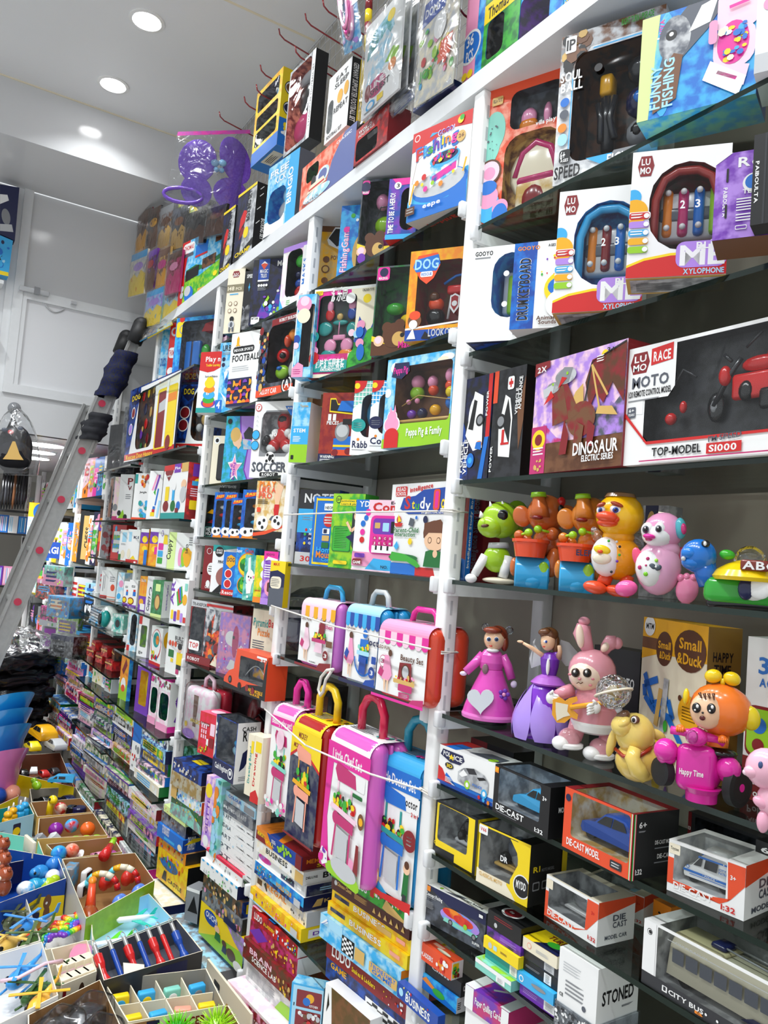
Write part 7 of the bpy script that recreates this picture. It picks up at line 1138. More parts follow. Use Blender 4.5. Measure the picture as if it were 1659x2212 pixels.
boxrow(Z3[4], -.03, 24, .05, None, [
 ((221, 1231), (236, 1232), 'craft_box', 'thin white box with grey bar print, farthest on its shelf', 'w', 'R 30 20 40 80 e;R 54 30 60 84 e;R 0 0 100 5 r'),
 ((236, 1232), (254, 1234), 'craft_box', 'white box with a red dot print next to the thin white box', 'w', 'C 60 40 12 O;R 0 4 100 8 a;X 20 60 80 80 3 e'),
 ((256, 1236), (270, 1238), 'craft_box', 'white box with a pink blot and blue foot', 'w/S', 'C 60 62 12 p;O 40 20 30 10 s'),
 ((269, 1255), (281, 1256), 'ring_pyramid_box', 'white ring pyramid box, first of a pair', 'w', 'T 30 72 8 40 k:123;R 50 40 84 56 b;R 54 56 80 64 r;O 30 20 40 14 R;O 30 20 30 10 y;R 0 0 100 6 v'),
 ((281, 1252), (299, 1250), 'ring_pyramid_box', 'white ring pyramid box, second of a pair', 'w', 'T 30 72 8 40 k:123;R 50 40 84 56 b;R 54 56 80 64 r;O 30 20 40 14 R;O 30 20 30 10 y;R 0 0 100 6 v'),
 ((275, 1231), (302, 1230), 'ring_pyramid_box', 'yellow ended box laid behind the ring pyramid boxes', 'w', 'R 0 0 60 100 y;C 84 86 10 b', dict(y=.05)),
 ((304, 1244), (320, 1245.5), 'cup_toy_box', 'orange and purple stacking cup box', 'o/Y', 'R 0 0 100 42 v;O 40 24 30 10 Y;Q 30 2 90 20 2 w;T 20 84 8 60 w:DUAN', dict(yaw=10)),
 ((320, 1244), (334, 1249), 'cup_toy_box', 'narrow white cup box with navy lettering', 'w', 'V 60 6 40 40 n:Cuppy;A 60 60 8 12 0 270 n', dict(yaw=2)),
 ((331.5, 1252), (355, 1254), 'egg_game_box', 'tall green egg game box with a brown oval picture', '3f8f5a/G', 'O 54 40 26 22 N;O 54 40 20 18 C;Q 30 70 74 90 2 L;R 0 0 100 8 L', dict(yaw=12, right='w', rart='D 30 90 10 70 v:Crack the Egg to find the Chick', y=-.02, d=.06)),
 ((374, 1249), (409, 1254.5), 'ring_pyramid_box', 'white ring stacking box with a tilted rainbow pyramid', 'w', 'V 18 40 22 56 v:AR;P 30 70 44 40 76 50 60 86 g;P 36 76 52 46 64 50 50 84 r;P 44 80 58 52 64 54 54 84 b;O 84 56 14 12 Y;Q 8 10 22 30 2 y;Q 26 6 42 28 2 v;Q 46 10 62 32 2 o;Q 66 6 80 26 2 V;R 84 6 100 18 r;R 80 76 96 92 T', dict(yaw=14, y=-.02))])
boxrow(Z3[5], -.02, 18, .06, None, [
 ((281, 1318), (300, 1320), 'doll_box', 'white box with a tall grey window, left end of the shelf', 'w/S', 'W 26 14 90 92 12 x/K;R 0 0 30 14 r;G 56 40 20 22 d'),
 ((302.5, 1330), (324, 1336), 'kitchen_toy_box', 'white window box with a lime toy inside and red corner', 'w', 'R 0 80 30 100 r;W 24 24 84 78 4 e/l;T 20 6 8 40 k:10+;G 50 60 16 14 l;G 50 40 16 12 g'),
 ((329, 1350.5), (353, 1356), 'board_puzzle_box', 'white box with a red ringed picture of a boy', 'w', 'R 0 0 100 8 r;O 50 54 44 40 r;O 50 56 40 36 w;O 50 66 28 20 t;O 60 66 14 12 o;B 20 14 70 34 12 6 rgbny', dict(right='r', rart='R 0 0 70 100 w;O 40 70 30 22 Y;V 50 10 16 30 r:Lusso', yaw=4)),
 ((364.5, 1353), (402, 1366), 'building_set_box', 'white building set box with a boy in yellow', 'w', 'T 44 76 8 50 k:BUILD;T 46 67 8 46 k:HOUSE;C 18 66 6 O;C 34 66 6 O;C 50 66 6 O;R 14 36 44 52 G;R 62 24 94 50 y;O 76 58 10 8 F;O 76 63 12 7 k;R 64 14 90 24 k;R 30 26 44 34 y;R 64 4 80 14 M', dict(yaw=8)),
 ((330, 1333), (400, 1350), 'activity_cube_box', 'black activity toy box standing behind the boy picture boxes', 'n/k', 'T 20 80 8 60 v:ACTIVITY', dict(y=.12, yaw=2))])
boxrow(Z3[6], -.02, 8, .08, None, [
 ((264, 1413.5), (281, 1424), 'modelling_clay_box', 'orange and lime box with a blue side', 'o/Y', 'P 20 66 60 94 80 80 40 56 R;R 0 0 100 36 l;O 50 34 30 16 w;O 50 26 24 8 O', dict(right='s/b')),
 ((300, 1424), (328, 1435), 'slime_box', 'purple hang box with a yellow window', 'v', 'W 26 16 84 82 4 y/Y;R 0 88 30 100 w;R 40 92 60 96 w;G 54 50 20 30 y', dict(d=.05)),
 ((328.5, 1454), (345, 1461), 'doll_shoe_box', 'pink window box with lime toys, first of a pair', 'P/w', 'W 16 22 94 74 10 G/d;R 0 80 100 100 w;B 0 84 100 98 20 4 mNe;R 0 0 100 14 p;G 50 50 18 16 l;G 56 60 12 12 l', dict(top='m')),
 ((346.5, 1465.5), (370, 1474), 'doll_shoe_box', 'pink window box with lime toys, second of a pair', 'P/w', 'W 14 22 92 74 10 G/d;R 0 80 100 100 w;B 0 84 100 98 20 4 mNe;R 0 0 100 14 p;G 50 50 18 16 l;G 56 60 12 12 l', dict(top='m', right='w', rart='L 6 40 20 60 40 40 60 60 80 v;R 0 0 100 12 m')),
 ((332, 1443), (372, 1466), 'doll_shoe_box', 'magenta topped box behind the pair of lime toy boxes', 'm/p', 'R 0 0 100 60 P', dict(y=.12, top='m'))])
# ---- shelves filled with plain repeats (farther away): colours, sizes and order as in the picture
CN = dict(w='white', k='black', K='charcoal', e='grey', E='light grey', r='red', R='dark red', o='orange', O='vermilion', y='yellow', Y='amber', g='green', G='dark green', l='lime', t='teal', T='mint', b='blue', B='royal blue', n='navy', s='sky blue', S='pale blue', v='purple', V='lilac', p='pink', P='pale pink', m='magenta', M='raspberry', c='cream', C='tan', N='brown', x='slate', a='peach', D='dark brown', L='pale lime')
NTH = ['first', 'second', 'third', 'fourth', 'fifth', 'sixth', 'seventh', 'eighth', 'ninth', 'tenth', 'eleventh', 'twelfth', 'thirteenth', 'fourteenth']
def rart():
    q = random.random; c = lambda: random.choice('wwkerybgsvpoEcnl'); i = int
    k = random.randrange(4)
    s_ = [f'R 0 {i(70+q()*15)} 100 100 {c()}', f'O 50 50 {i(20+q()*20)} {i(14+q()*16)} {c()}/{c()}', f'P 0 0 100 0 100 {i(q()*40+10)} 0 {i(q()*50+10)} {c()}', f'Q 10 20 90 80 4 {c()}/{c()}'][k]
    return s_+f';B 8 10 92 90 {i(8+q()*12)} {i(4+q()*7)} {c()}{c()}{c()};X 14 {i(10+q()*50)} 70 {i(66+q()*25)} 3 {c()}'
def uprights(x0, x1, z, y, cols, hs, place, yaw=20, d=.10, name='toy_box', cat='toy box', group=None):
    wt = [random.uniform(.7, 1.3) for _ in cols]; tot = sum(wt); x = x0
    for i, (c, q) in enumerate(zip(cols, wt)):
        w = (x1-x0)*q/tot; h = random.uniform(*hs)
        carton(name, f'{CN[c]} box, {NTH[i]} from far end {place}', cat, Vector((x, y+random.uniform(-.012, .01), z+.001)), radians(yaw), w*.93/cos(radians(yaw)), d if yaw < 10 else min(d, w*1.2), h, c, rart(), group=(group or 'boxes '+place))
        x += w
def pile(x0, x1, z, y, cols, hs, place, yaw=4, d=.13, name='game_box', cat='board game'):
    for i, c in enumerate(cols):
        h = random.uniform(*hs); ww = (x1-x0)*random.uniform(.9, 1)
        carton(name, f'flat {CN[c]} box, {NTH[i]} from below {place}', cat, Vector((x0+random.uniform(-.008, .012), y+random.uniform(-.014, .01), z+.001)), radians(yaw+random.uniform(-2, 2)), ww, d, h, c+'/'+random.choice('weEkcSP'), rart(), group='games '+place, right=random.choice('nkbrRweGmY'))
        z += h+.0008
random.seed(21)
# fourth bay, low
pile(-3.93, -3.60, Z3[7], -.03, 'CKBky', (.035, .05), 'left under the lime doll boxes'); carton('game_box', 'pale blue and white upright game box between two piles', 'board game', Vector((-3.575, -.03, Z3[7]+.001)), radians(8), .09, .1, .21, 'S/w', 'R 0 0 100 60 w;R 0 60 100 100 b;B 10 10 90 50 10 6 rke')
pile(-3.46, -3.13, Z3[7], -.03, 'wxBBn', (.036, .052), 'right under the lime doll boxes')
pile(-3.93, -3.56, .24, -.04, 'KGRec', (.035, .05), 'low by the hidden upright'); pile(-3.50, -3.12, .24, -.04, 'ecvVw', (.036, .052), 'low left of the plain upright')
# fifth bay
ys = .0
carton('black_sleeve', 'black sleeve of toys standing at the end of the wall by the ladder', 'toy box', Vector((-4.74, -.02, Z4_[0]+.001)), radians(20), .14, .1, .28, 'k/K', 'X 10 10 90 40 3 K', wrap=True, film='bag_film')
carton('red_folder_pack', 'clear pack with a red stripe beside the black sleeve', 'toy box', Vector((-4.5, .0, Z4_[0]+.001)), radians(24), .26, .05, .36, 'e/x', 'P 60 0 80 0 100 100 86 100 r;P 80 0 100 0 100 60 w;P 10 10 40 60 30 20 E', wrap=True, film='bag_film')
carton('brown_figure_box', 'grey and brown figure box left of the rescue dog box', 'toy box', Vector((-4.77, .01, Z4_[0]-.28+.001)), radians(0), .12, .1, .26, 'E/x', 'R 40 10 100 96 a0705a;O 60 60 20 20 k;V 30 10 20 50 k:KIDS')
uprights(-4.76, -4.30, Z4_[1], .01, 'nPV', (.20, .22), 'behind the ladder on the white boxes shelf', 10)
uprights(-4.76, -4.36, Z4_[2], .01, 'eRr', (.17, .19), 'behind the ladder one shelf lower', 12)
uprights(-4.76, -4.40, Z4_[3], .01, 'Eww', (.15, .18), 'beside the ladder two shelves lower', 12)
r = root('hand_toy_pile', 'pile of blue and white mask toys in bags beside the ladder', 'toy pile', (-4.45, -.02, Z4_[4]+.001), 0)
for i in range(6):
    m = MB(); m.rbox((-.26+i*.01, -.02, i*.016), (.0, .16, i*.016+.013), .006, 'sSwEse'[i], 2, 'E'); m.build('packet', 'plastic', r)
m = MB(); m.ell((.10, .02, .05), (.10, .05, .045), 'w', rot=Matrix.Rotation(.5, 3, 'Y')); m.build('mask', 'plastic', r); m = MB(); m.ell((.15, -.02, .05), (.04, .03, .045), 't'); m.ell((.15, -.045, .05), (.028, .01, .032), 'k'); m.build('mask_lens', 'plastic', r)
carton('teal_goggle_box', 'white and teal box right of the mask toys', 'toy box', Vector((-4.18, -.03, Z4_[4]+.001)), radians(14), .12, .08, .09, 'w/T', 'O 50 50 30 34 t;O 50 50 20 22 k')
for k_ in range(10):
    carton('foil_snack_pack', f'shiny {["red", "black"][k_ % 2]} foil packet, {NTH[k_]} in the heap beside the ladder', 'foil packet', Vector((-4.76+.075*(k_ % 5)*1.6, -.02+.03*(k_ % 2), Z4_[5]+.001+.052*(k_//5))), radians(random.uniform(-12, 12)), .1, .13, .05, 'R/r' if k_ % 2 == 0 else 'k/D', 'B 6 10 94 90 14 10 rkCR;R 0 60 100 74 C', wrap=False, group='foil packets beside the ladder')
uprights(-4.76, -4.20, Z4_[6], .0, 'RcwE', (.09, .11), 'below the foil packets', 6)
pile(-4.74, -4.42, Z4_[7], -.03, 'PEpRCk', (.030, .04), 'by the ladder upright', 6); pile(-4.38, -4.04, Z4_[7], -.03, 'VlnGKv', (.030, .04), 'right of the fifth bay', 6)
pile(-4.74, -4.42, .24, -.05, 'mxbPvS', (.032, .042), 'low by the ladder upright', 6); pile(-4.38, -4.03, .24, -.05, 'cwyeGN', (.032, .042), 'low right of the fifth bay', 6)
# bays under the loft
for b_, (rows) in enumerate([[('wPpmbw', (.24, .27)), ('okkwnD', (.30, .36)), ('wES', (.16, .22)), ('bsR', (.1, .14)), ('eBkn', (.14, .2))], [('rwEs', (.22, .26)), ('yEcb', (.28, .34)), ('boS', (.16, .24)), ('lVo', (.12, .18))], [('pPVw', (.2, .25)), ('wyob', (.22, .3)), ('sgr', (.2, .24)), ('kKe', (.2, .24))], [('yplv', (.2, .26)), ('kne', (.2, .3)), ('brw', (.2, .24)), ('okn', (.14, .2))]]):
    bay = 5+b_
    for k_, (cs, hs) in enumerate(rows):
        if k_ >= len(LV[bay]): break
        uprights(PX[bay+1]+.06, PX[bay]-.03, LV[bay][k_], .01, cs, hs, f'on {ordw[k_]} shelf, {bayn[bay]}', 8, .14, 'boxed_book' if k_ < 2 else 'toy_box', 'boxed book' if k_ < 2 else 'toy box')
pile(-5.62, -5.25, .53, -.03, 'nBbRsx', (.03, .045), 'in the first loft bay'); pile(-5.20, -4.86, .53, -.03, 'MrPpmw', (.03, .045), 'beyond the ladder upright')
pile(-5.62, -5.25, .26, -.05, 'RGOyb', (.03, .045), 'low in the first loft bay'); pile(-5.20, -4.86, .26, -.05, 'sVRmb', (.03, .045), 'low beyond the ladder upright')
# framed chess set, purple drawing case
carton('chess_box', 'black framed chess box facing out under the loft', 'board game', Vector((-5.30, -.03, LV[5][1]+.001)), radians(30), .16, .03, .33, 'k', 'R 22 8 90 92 C;V 60 30 24 40 k:CHESS')
carton('drawing_case', 'purple drawing board case standing at the end of the low boxes', 'drawing case', Vector((-5.75, -.12, .55)), radians(46), .26, .04, .34, 'e', 'R 8 4 92 96 b858c8')
# flat boxes standing along the foot of the wall, on the table
for i, (xa, xb, cs, pl) in enumerate([(-2.75, -2.30, 'yCe', 'before the toy suitcase bay foot'), (-3.05, -2.78, 'wSc', 'at the foot of the quiz games'), (-3.50, -3.12, 'eVw', 'at the foot of the plain upright'), (-3.94, -3.54, 'Cxn', 'at the foot of the hidden upright'), (-4.38, -4.02, 'SwG', 'at the foot of the fifth bay'), (-4.78, -4.42, 'pVb', 'at the foot of the ladder upright')]):
    pile(xa, xb, .1015, -.07, cs, (.036, .042), pl, 2, .10)
st(.235, -.035, 330, (400, 1960), 8, .13, [
 (.115, 'board_game_box', 'yellow castle game box low on the left of the quiz games', 'y/Y', 'O 40 64 30 18 x/b;P 20 10 26 40 34 40 36 10 K;T 40 14 12 46 k:CASTLE;B 8 60 90 96 16 6 rogV', dict(right='k')),
 (.040, 'board_game_box', 'busy print game box between the yellow and the blue one', 'C/o', 'B 2 6 98 96 30 12 robgy', dict(right='K')),
 (.048, 'board_game_box', 'bright blue architect game box with a yellow sticker', 'b', 'T 20 50 60 28 w:THE YOUNG ARCHITECT;R 30 14 70 34 s;O 90 30 8 24 c', dict(right='B', rart='T 14 54 64 24 w:THE YOUNG;T 14 22 60 24 w:ARCHITECT;P 4 60 30 100 60 100 50 74 y', o=(0, -.012, 0))),
 (.046, 'board_game_box', 'dark classic game box under the pale lime box', 'x/e', 'B 2 10 98 96 16 14 ekN', dict(right='k/n', rart='T 20 54 70 20 e:THE CLASSIC;T 20 22 60 20 e:PRECIOUS')),
 (.026, 'board_game_box', 'pale lime flat box on top of the architect game', 'L', 'B 4 10 60 90 8 12 Ogw', dict(top='L', o=(.02, .0, -2)))], 'games stacked under the architect box')
# ---------------------------------------------------------------- goods on the top board and hanging from the wire grid
def sheet(name, label, cat, px, y, th, col, art='', film=None, side=None, group=None, wob=0, bulge=None, toy=None, sart=''):
    """a flat pack: px = picture points of its lower left, lower right, upper right, upper left corner; y = depth of each"""
    ys = y if isinstance(y, (list, tuple)) else [y]*4
    P4 = [at_y(a, b, q) for (a, b), q in zip(px, ys)]; O = P4[0]; e1 = P4[1]-O; e2 = P4[3]-O
    w, h = e1.length, e2.length; n_ = e1.cross(e2).normalized()
    rz = atan2(e1.y, e1.x); R = Matrix.Rotation(-rz, 3, 'Z')
    E1, E2, NN = R @ e1.normalized(), R @ e2.normalized(), R @ n_
    def P(a, b, o): return E1*a+E2*b+NN*o
    m = MB(); a_, b_ = cc(col)
    m.add([P(0, 0, 0), P(w, 0, 0), P(w, h, 0), P(0, h, 0)], [(0, 1, 2, 3)], a_, False, b_)
    if th:
        s_ = side or a_; sa, sb = cc(s_); V = [P(0, 0, 0), P(w, 0, 0), P(w, h, 0), P(0, h, 0), P(0, 0, -th), P(w, 0, -th), P(w, h, -th), P(0, h, -th)]
        m.add(V, [(1, 5, 6, 2), (5, 4, 7, 6), (4, 0, 3, 7), (3, 2, 6, 7), (4, 5, 1, 0)], sa, False, sb)
    Face(m, P, w, h).art(art)
    if sart: Face(m, lambda a, b, o: P(w+o, b, -a), th, h).art(sart)
    if not film and not toy:
        o = m.build(name, 'card'); o.location = O; o.rotation_euler = (0, 0, rz); return tag(o, label, cat, group)
    r = root(name, label, cat, O, rz, group); m.build('printed_card', 'card', r)
    if toy:
        m = MB(); toy(m, P, w, h); m.build('toy_pieces', 'plastic', r)
    if film:
        m = MB(); mg = .012; bl = bulge or .02; N_ = 8; V = []
        for j in range(N_+1):
            for i in range(N_+1):
                u, v = i/N_, j/N_; V.append(P(-mg+(w+2*mg)*u, -mg+(h+2*mg)*v, bl*(sin(pi*u)*sin(pi*v))**.5+.002+.003*sin(i*3.1+j*2.3)))
        m.add(V, [(j*(N_+1)+i, j*(N_+1)+i+1, (j+1)*(N_+1)+i+1, (j+1)*(N_+1)+i) for j in range(N_) for i in range(N_)], 'w', True); m.build('clear_bag', film, r)
    return r
def hook(px, py, y0, label):
    a = at_y(px, py, y0); m = MB(); m.tube([(a.x, .296, a.z-.06), (a.x, .29, a.z-.055), (a.x, y0+.02, a.z-.02), (a.x, y0, a.z-.008), (a.x, y0-.006, a.z+.012)], .0028, 'R', 6); tag(m.build('display_hook', 'plastic'), label, 'hook')
for a, b, lb in ((476, 248, 'thin dark red display hook holding the butterfly wings bag'), (530, 216, 'dark red display hook just left of the hanging yellow vehicle box'), (556, 190, 'dark red display hook at the upper corner of the yellow vehicle box'), (565, 148, 'bare dark red display hook above the yellow vehicle box'), (605, 70, 'bare dark red display hook high above the football gloves pack'), (662, 38, 'bare dark red display hook near the ceiling seam'), (700, 8, 'bare dark red display hook cut by the top of the picture'), (640, 108, 'bare dark red display hook beside the white football set'), (332, 452, 'dark hook holding the first hanging sachets by the beam')):
    hook(a, b, .02, lb)
hook(990, 8, .05, 'red display hook holding the pencil packs')
bx(T0, -.01, (396, 526.5), (484, 503), 12, .05, 'train_set_box', 'red and blue train picture box standing on the top board over the ladder shelf', 'toy box', 's/S', 'P 0 0 0 100 20 100 12 50 16 0 r;P 12 0 14 42 50 36 100 50 100 0 g/l;P 16 52 40 56 60 50 100 58 100 50 14 42 G;Q 3 80 32 96 6 w;T 6 85 7 24 r:THOMAS;Q 6 74 30 79 1 x;P 36 70 36 84 44 90 50 84 66 88 66 70 b;P 36 70 66 70 66 67 36 67 r;P 84 78 84 96 100 100 100 78 D;P 16 34 16 50 48 54 48 38 k;P 56 44 56 60 88 62 88 46 k/N;C 28 12 13 b;O 24 18 8 8 E;R 50 2 96 16 Y/C;C 10 24 5 E;C 10 14 5 E;O 90 30 5 4 y', right='r')
for a, b, c, lb in (((484.6, 461), (510, 441), -.0, 'boxing set box with red gloves, left of its twin on the top board'), ((516, 423), (557, 382), -.01, 'yellow topped boxing set box with red gloves, right of its twin')):
    bx(T0, c, a, b, 4, .07, 'boxing_set_box', lb, 'toy box', 'E/e', 'P 0 0 30 0 66 100 0 100 k/n;P 20 40 50 52 58 66 40 70 24 60 r;P 24 28 44 34 50 44 30 44 R;C 60 34 8 y;V 74 50 18 44 k:BOXING SET;P 0 0 100 20 100 10 0 -4 k;T 10 4 6 80 y:CHAMP;P 0 96 100 96 100 100 0 100 y', right='k', rart='D 40 50 20 30 w:BOXING SET;L 1 20 90 40 96 w;L 1 20 80 40 86 w;L 1 10 60 30 66 w;L 1 10 40 30 46 w', top='y')
bx(T0, -.01, (582, 364.5), (649, 324), 6, .06, 'ball_set_box', 'pale blue clear fronted ball set on the top board', 'toy box', 'S/s', 'R 0 0 66 20 w;R 70 0 100 100 s;W 8 14 66 62 14 s/b;T 8 82 9 60 w:FREE;T 26 70 9 36 w:KICK;V 84 30 14 50 w:BINGIO;G 40 36 20 14 E;G 46 56 14 12 S', right='x', toy='toy_ball')
bx(T0, -.005, (654, 364.5), (772, 268), 0, .08, 'football_set_box', 'coral and slate blue football set box on the top board', 'toy box', 'a/O', 'P 48 0 60 60 80 100 100 100 100 0 5e6ca6;W 10 52 34 88 12 G/k;T 66 86 6 26 w:CLASSIC;O 34 40 10 14 E;C 26 46 12 k;O 44 44 12 18 S/w;O 44 44 8 13 5e6ca6;P 14 24 52 24 46 40 22 40 c;R 18 28 48 32 r;O 34 12 26 12 S/w;T 6 2 6 34 x:CONTROL;G 22 70 9 12 l', right='K', toy='shin_pads')
bx(T0, -.012, (770, 282), (842, 222), 0, .07, 'glove_set_box', 'red football set box with shiny black gloves wrapped in film', 'toy box', 'R/r', 'T 10 80 9 40 w:WORLD;T 10 70 7 50 w:FOOTBALL;W 4 6 70 64 12 K/k;G 30 44 26 20 k;G 40 20 28 18 k', right='R', toy='gloves')
zc = lambda a, y: at_y(a[0], a[1], y).z
bx(zc((522.5, 382), .06), .06, (556, 204), (613, 134), 2, .08, 'vehicle_set_box', 'yellow and blue vehicle box hanging from the wire grid', 'toy box', 'Y/y', 'R 0 0 100 18 b;W 8 70 90 94 4 K/e;W 8 46 90 64 4 K/e;W 8 22 90 42 4 K/e;G 30 30 14 5 g;G 64 32 14 5 G;G 40 54 12 5 O;G 70 56 10 5 r;G 40 80 12 6 V;G 68 84 12 6 S', right='y', rart='R 0 0 100 36 b;C 50 50 9 k;C 50 50 8 w;O 50 50 30 6 n;C 50 76 9 k;C 50 76 8 w;O 50 76 28 6 N;B 20 16 70 30 4 3 yw', bart='R 30 14 80 70 E;X 36 24 70 60 4 e', bot='b', toy='toy_vehicles')
bx(zc((617, 336), .05), .05, (628, 158), (684, 98), 3, .05, 'glove_set_box', 'clear fronted football pack with pink and black gloves, hanging', 'toy box', 'e/E', 'R 88 0 100 100 w;V 97 14 5 70 k:LYCOSOCCER FOOTBALL SET;W 4 4 86 97 6 a/R;G 40 30 22 16 M;G 44 62 16 18 k;G 50 84 20 8 e', right='k', toy='gloves')
bx(zc((683, 329), .04), .04, (712, 172), (762, 104), 0, .06, 'football_set_box', 'white football set box with a clear shin pad, black and yellow side', 'toy box', 'w', 'T 34 84 7 50 k:EAT;T 30 74 7 60 k:SLEEP;O 58 56 12 10 Y;O 84 60 10 10 Y;T 34 36 8 60 k:REPEAT;W 6 12 30 62 14 E/w;T 10 4 5 66 k:FOOTBALL SET;G 20 36 12 22 w', right='k', rart='R 50 0 100 100 y;D 12 92 30 84 w:GERMANY SUPPORTER FOOTBALL SET;V 90 30 18 24 k:FAN', toy='shin_pad', bot='E')
def ropes(m, P, w, h):
    for k in range(3): m.tube([P(w*(.5+(.3-.05*k)*cos(2*pi*i/20)), h*(.5+(.38-.06*k)*sin(2*pi*i/20)), .008+.005*k) for i in range(21)], .006, 'pmp'[k], 6, False)
sheet('skipping_rope_pack', 'pink and blue skipping rope in a clear pack at the top', 'skipping rope', [(744, 120), (783, 98), (772, -80), (724, -60)], .0, 0, 's/S', 'B 4 4 96 96 20 4 Vvp', 'bag_film', toy=ropes)
m = MB(); a, b = at_y(800, -60, .02), at_y(793, 108, .02); L_ = [a.lerp(b, i/6) for i in range(7)]
for i in range(6): m.tube([L_[i], L_[i+1]], .011, 'RyRyRy'[i], 10)
tag(m.build('toy_bat', 'plastic'), 'red and yellow banded plastic stick hanging behind the white sticker packs', 'toy bat')
for k in range(3):
    d_ = 17*k
    sheet('sticker_pack', ['white arts pack with a pink blob, front of three alike', 'white arts pack, second of three alike', 'clear arts pack, rear of three alike'][k], 'craft pack', [(779+d_, 263+2*k), (861+d_*.9, 190+2*k), (872+d_*.7, -12), (792+d_, 62-k)], -.03+.03*k, .006, ['w', 'w/E', 'E/e'][k], 'P 8 60 14 84 70 92 80 72 60 64 t/S;O 70 86 10 6 y;P 10 30 20 60 60 76 80 60 70 36 S/w;O 40 24 24 10 M;T 22 24 6 40 w:LINE;T 24 17 6 50 k:SPRIEST;O 16 24 8 9 R;P 60 40 80 50 96 44 90 34 l;O 80 32 10 6 o;O 26 8 12 5 s;O 26 8 8 3 w;R 44 6 60 12 y;X 10 2 60 5 1 e', 'bag_film' if k < 2 else 'bag_film', group='arts packs hanging together')
for k in range(2):
    d_ = 10*k
    sheet('pencil_pack', ['clear pencil set pack with coloured cartoons, front one', 'clear pencil set pack behind the first'][k], 'pencil pack', [(894+d_, 232-5*k), (976, 178-6*k), (992, -28), (914+d_, 0-8*k)], -.02+.03*k, .004, 'c/E', 'P 4 70 10 92 70 96 66 76 B;T 12 78 8 40 w:DOMS;B 6 10 96 70 30 4 ylrsgp;T 12 20 8 40 g:JOY;P 60 24 66 44 96 46 92 28 O;O 60 60 16 12 w', 'bag_film', group='pencil set packs')
for k in range(4):
    q0 = [(892+k*10, 244-k*4), (968+k*4, 190-k*3)]
    sheet('pencil_box', f'navy pencil box, {["lowest", "second", "third", "topmost"][k]} of the fan under the pencil packs', 'pencil box', [(q0[0][0], q0[0][1]), (q0[1][0], q0[1][1]), (q0[1][0]+1, q0[1][1]-10), (q0[0][0]+1, q0[0][1]-10)], [-.01+.02*k]*4, .05, 'n/B', 'T 10 30 40 30 w:DOMS;X 50 20 96 70 2 S', group='navy pencil boxes')
for k in range(4):
    sheet('stationery_pack', f'slanting clear stationery pack, {NTH[k]} from below beside the white arts packs', 'stationery pack', [(800+k*14, 292-k*12), (880+k*8, 228-k*10), (884+k*8, 208-k*10), (796+k*14, 276-k*12)], [.0, .02, .03, .0], .004, ['e/x', 'E/n', 't/E', 'B/E'][k], 'X 10 20 90 80 3 E', 'bag_film', group='slanting stationery packs')
# butterfly wings in a bag
a = at_y(440, 470, .0)
t = Toy('butterfly_wings', 'purple butterfly wings costume hanging in a clear bag with pink zip', 'costume wings', 440, 470, a.z, .0)
t.zk = 1.0
for x, y, rx, ry, tl in ((426, 346, 40, 50, -14), (506, 334, 32, 54, 22)): t.e(x, y, rx, ry, '8058d0', 4, 2, tl, 20, 10, '7448c4'); t.part('upper_wing', 'cloth')
for x, y, rx, ry, tl in ((424, 412, 30, 32, 20), (496, 410, 34, 32, -16)): t.e(x, y, rx*1.1, ry*1.1, '7850c8', 2, 2, tl, 20, 10, '6c40bc'); t.part('lower_wing', 'cloth')
t.t([(396+40*cos(a_), 430+16*sin(a_), -8) for a_ in [2*pi*i/18 for i in range(19)]], 4, '7a50c8', 6); t.part('strap')
for x, y in ((462, 352), (478, 350)): t.e(x, y, 9, 8, '7fb0d8', -10, 4)
for x, y in ((465, 366), (476, 366)): t.e(x, y, 6, 6, '7fb0d8', -10, 4)
t.part('butterfly_badge')
q = [(384, 290), (536, 264), (508, 470), (358, 446)]; V = []; N_ = 12
for j in range(N_+1):
    for i in range(N_+1):
        u, v = i/N_, j/N_; x = lerp(lerp(q[3][0], q[2][0], u), lerp(q[0][0], q[1][0], u), v); y = lerp(lerp(q[3][1], q[2][1], u), lerp(q[0][1], q[1][1], u), v)
        V.append(t.p(x, y, -14*(sin(pi*u)*sin(pi*v))**.4-2.5*sin(i*2.7+j*1.9)))
t.m.add(V, [(j*13+i, j*13+i+1, (j+1)*13+i+1, (j+1)*13+i) for j in range(12) for i in range(12)], 'w', True); t.part('clear_bag', 'bag_film')
t.m.add([t.p(384, 292, -6), t.p(536, 266, -6), t.p(538, 274, -6), t.p(382, 301, -6)], [(0, 1, 2, 3)], 'e040a8', False, 'c050b0'); t.part('zip_strip', 'card')
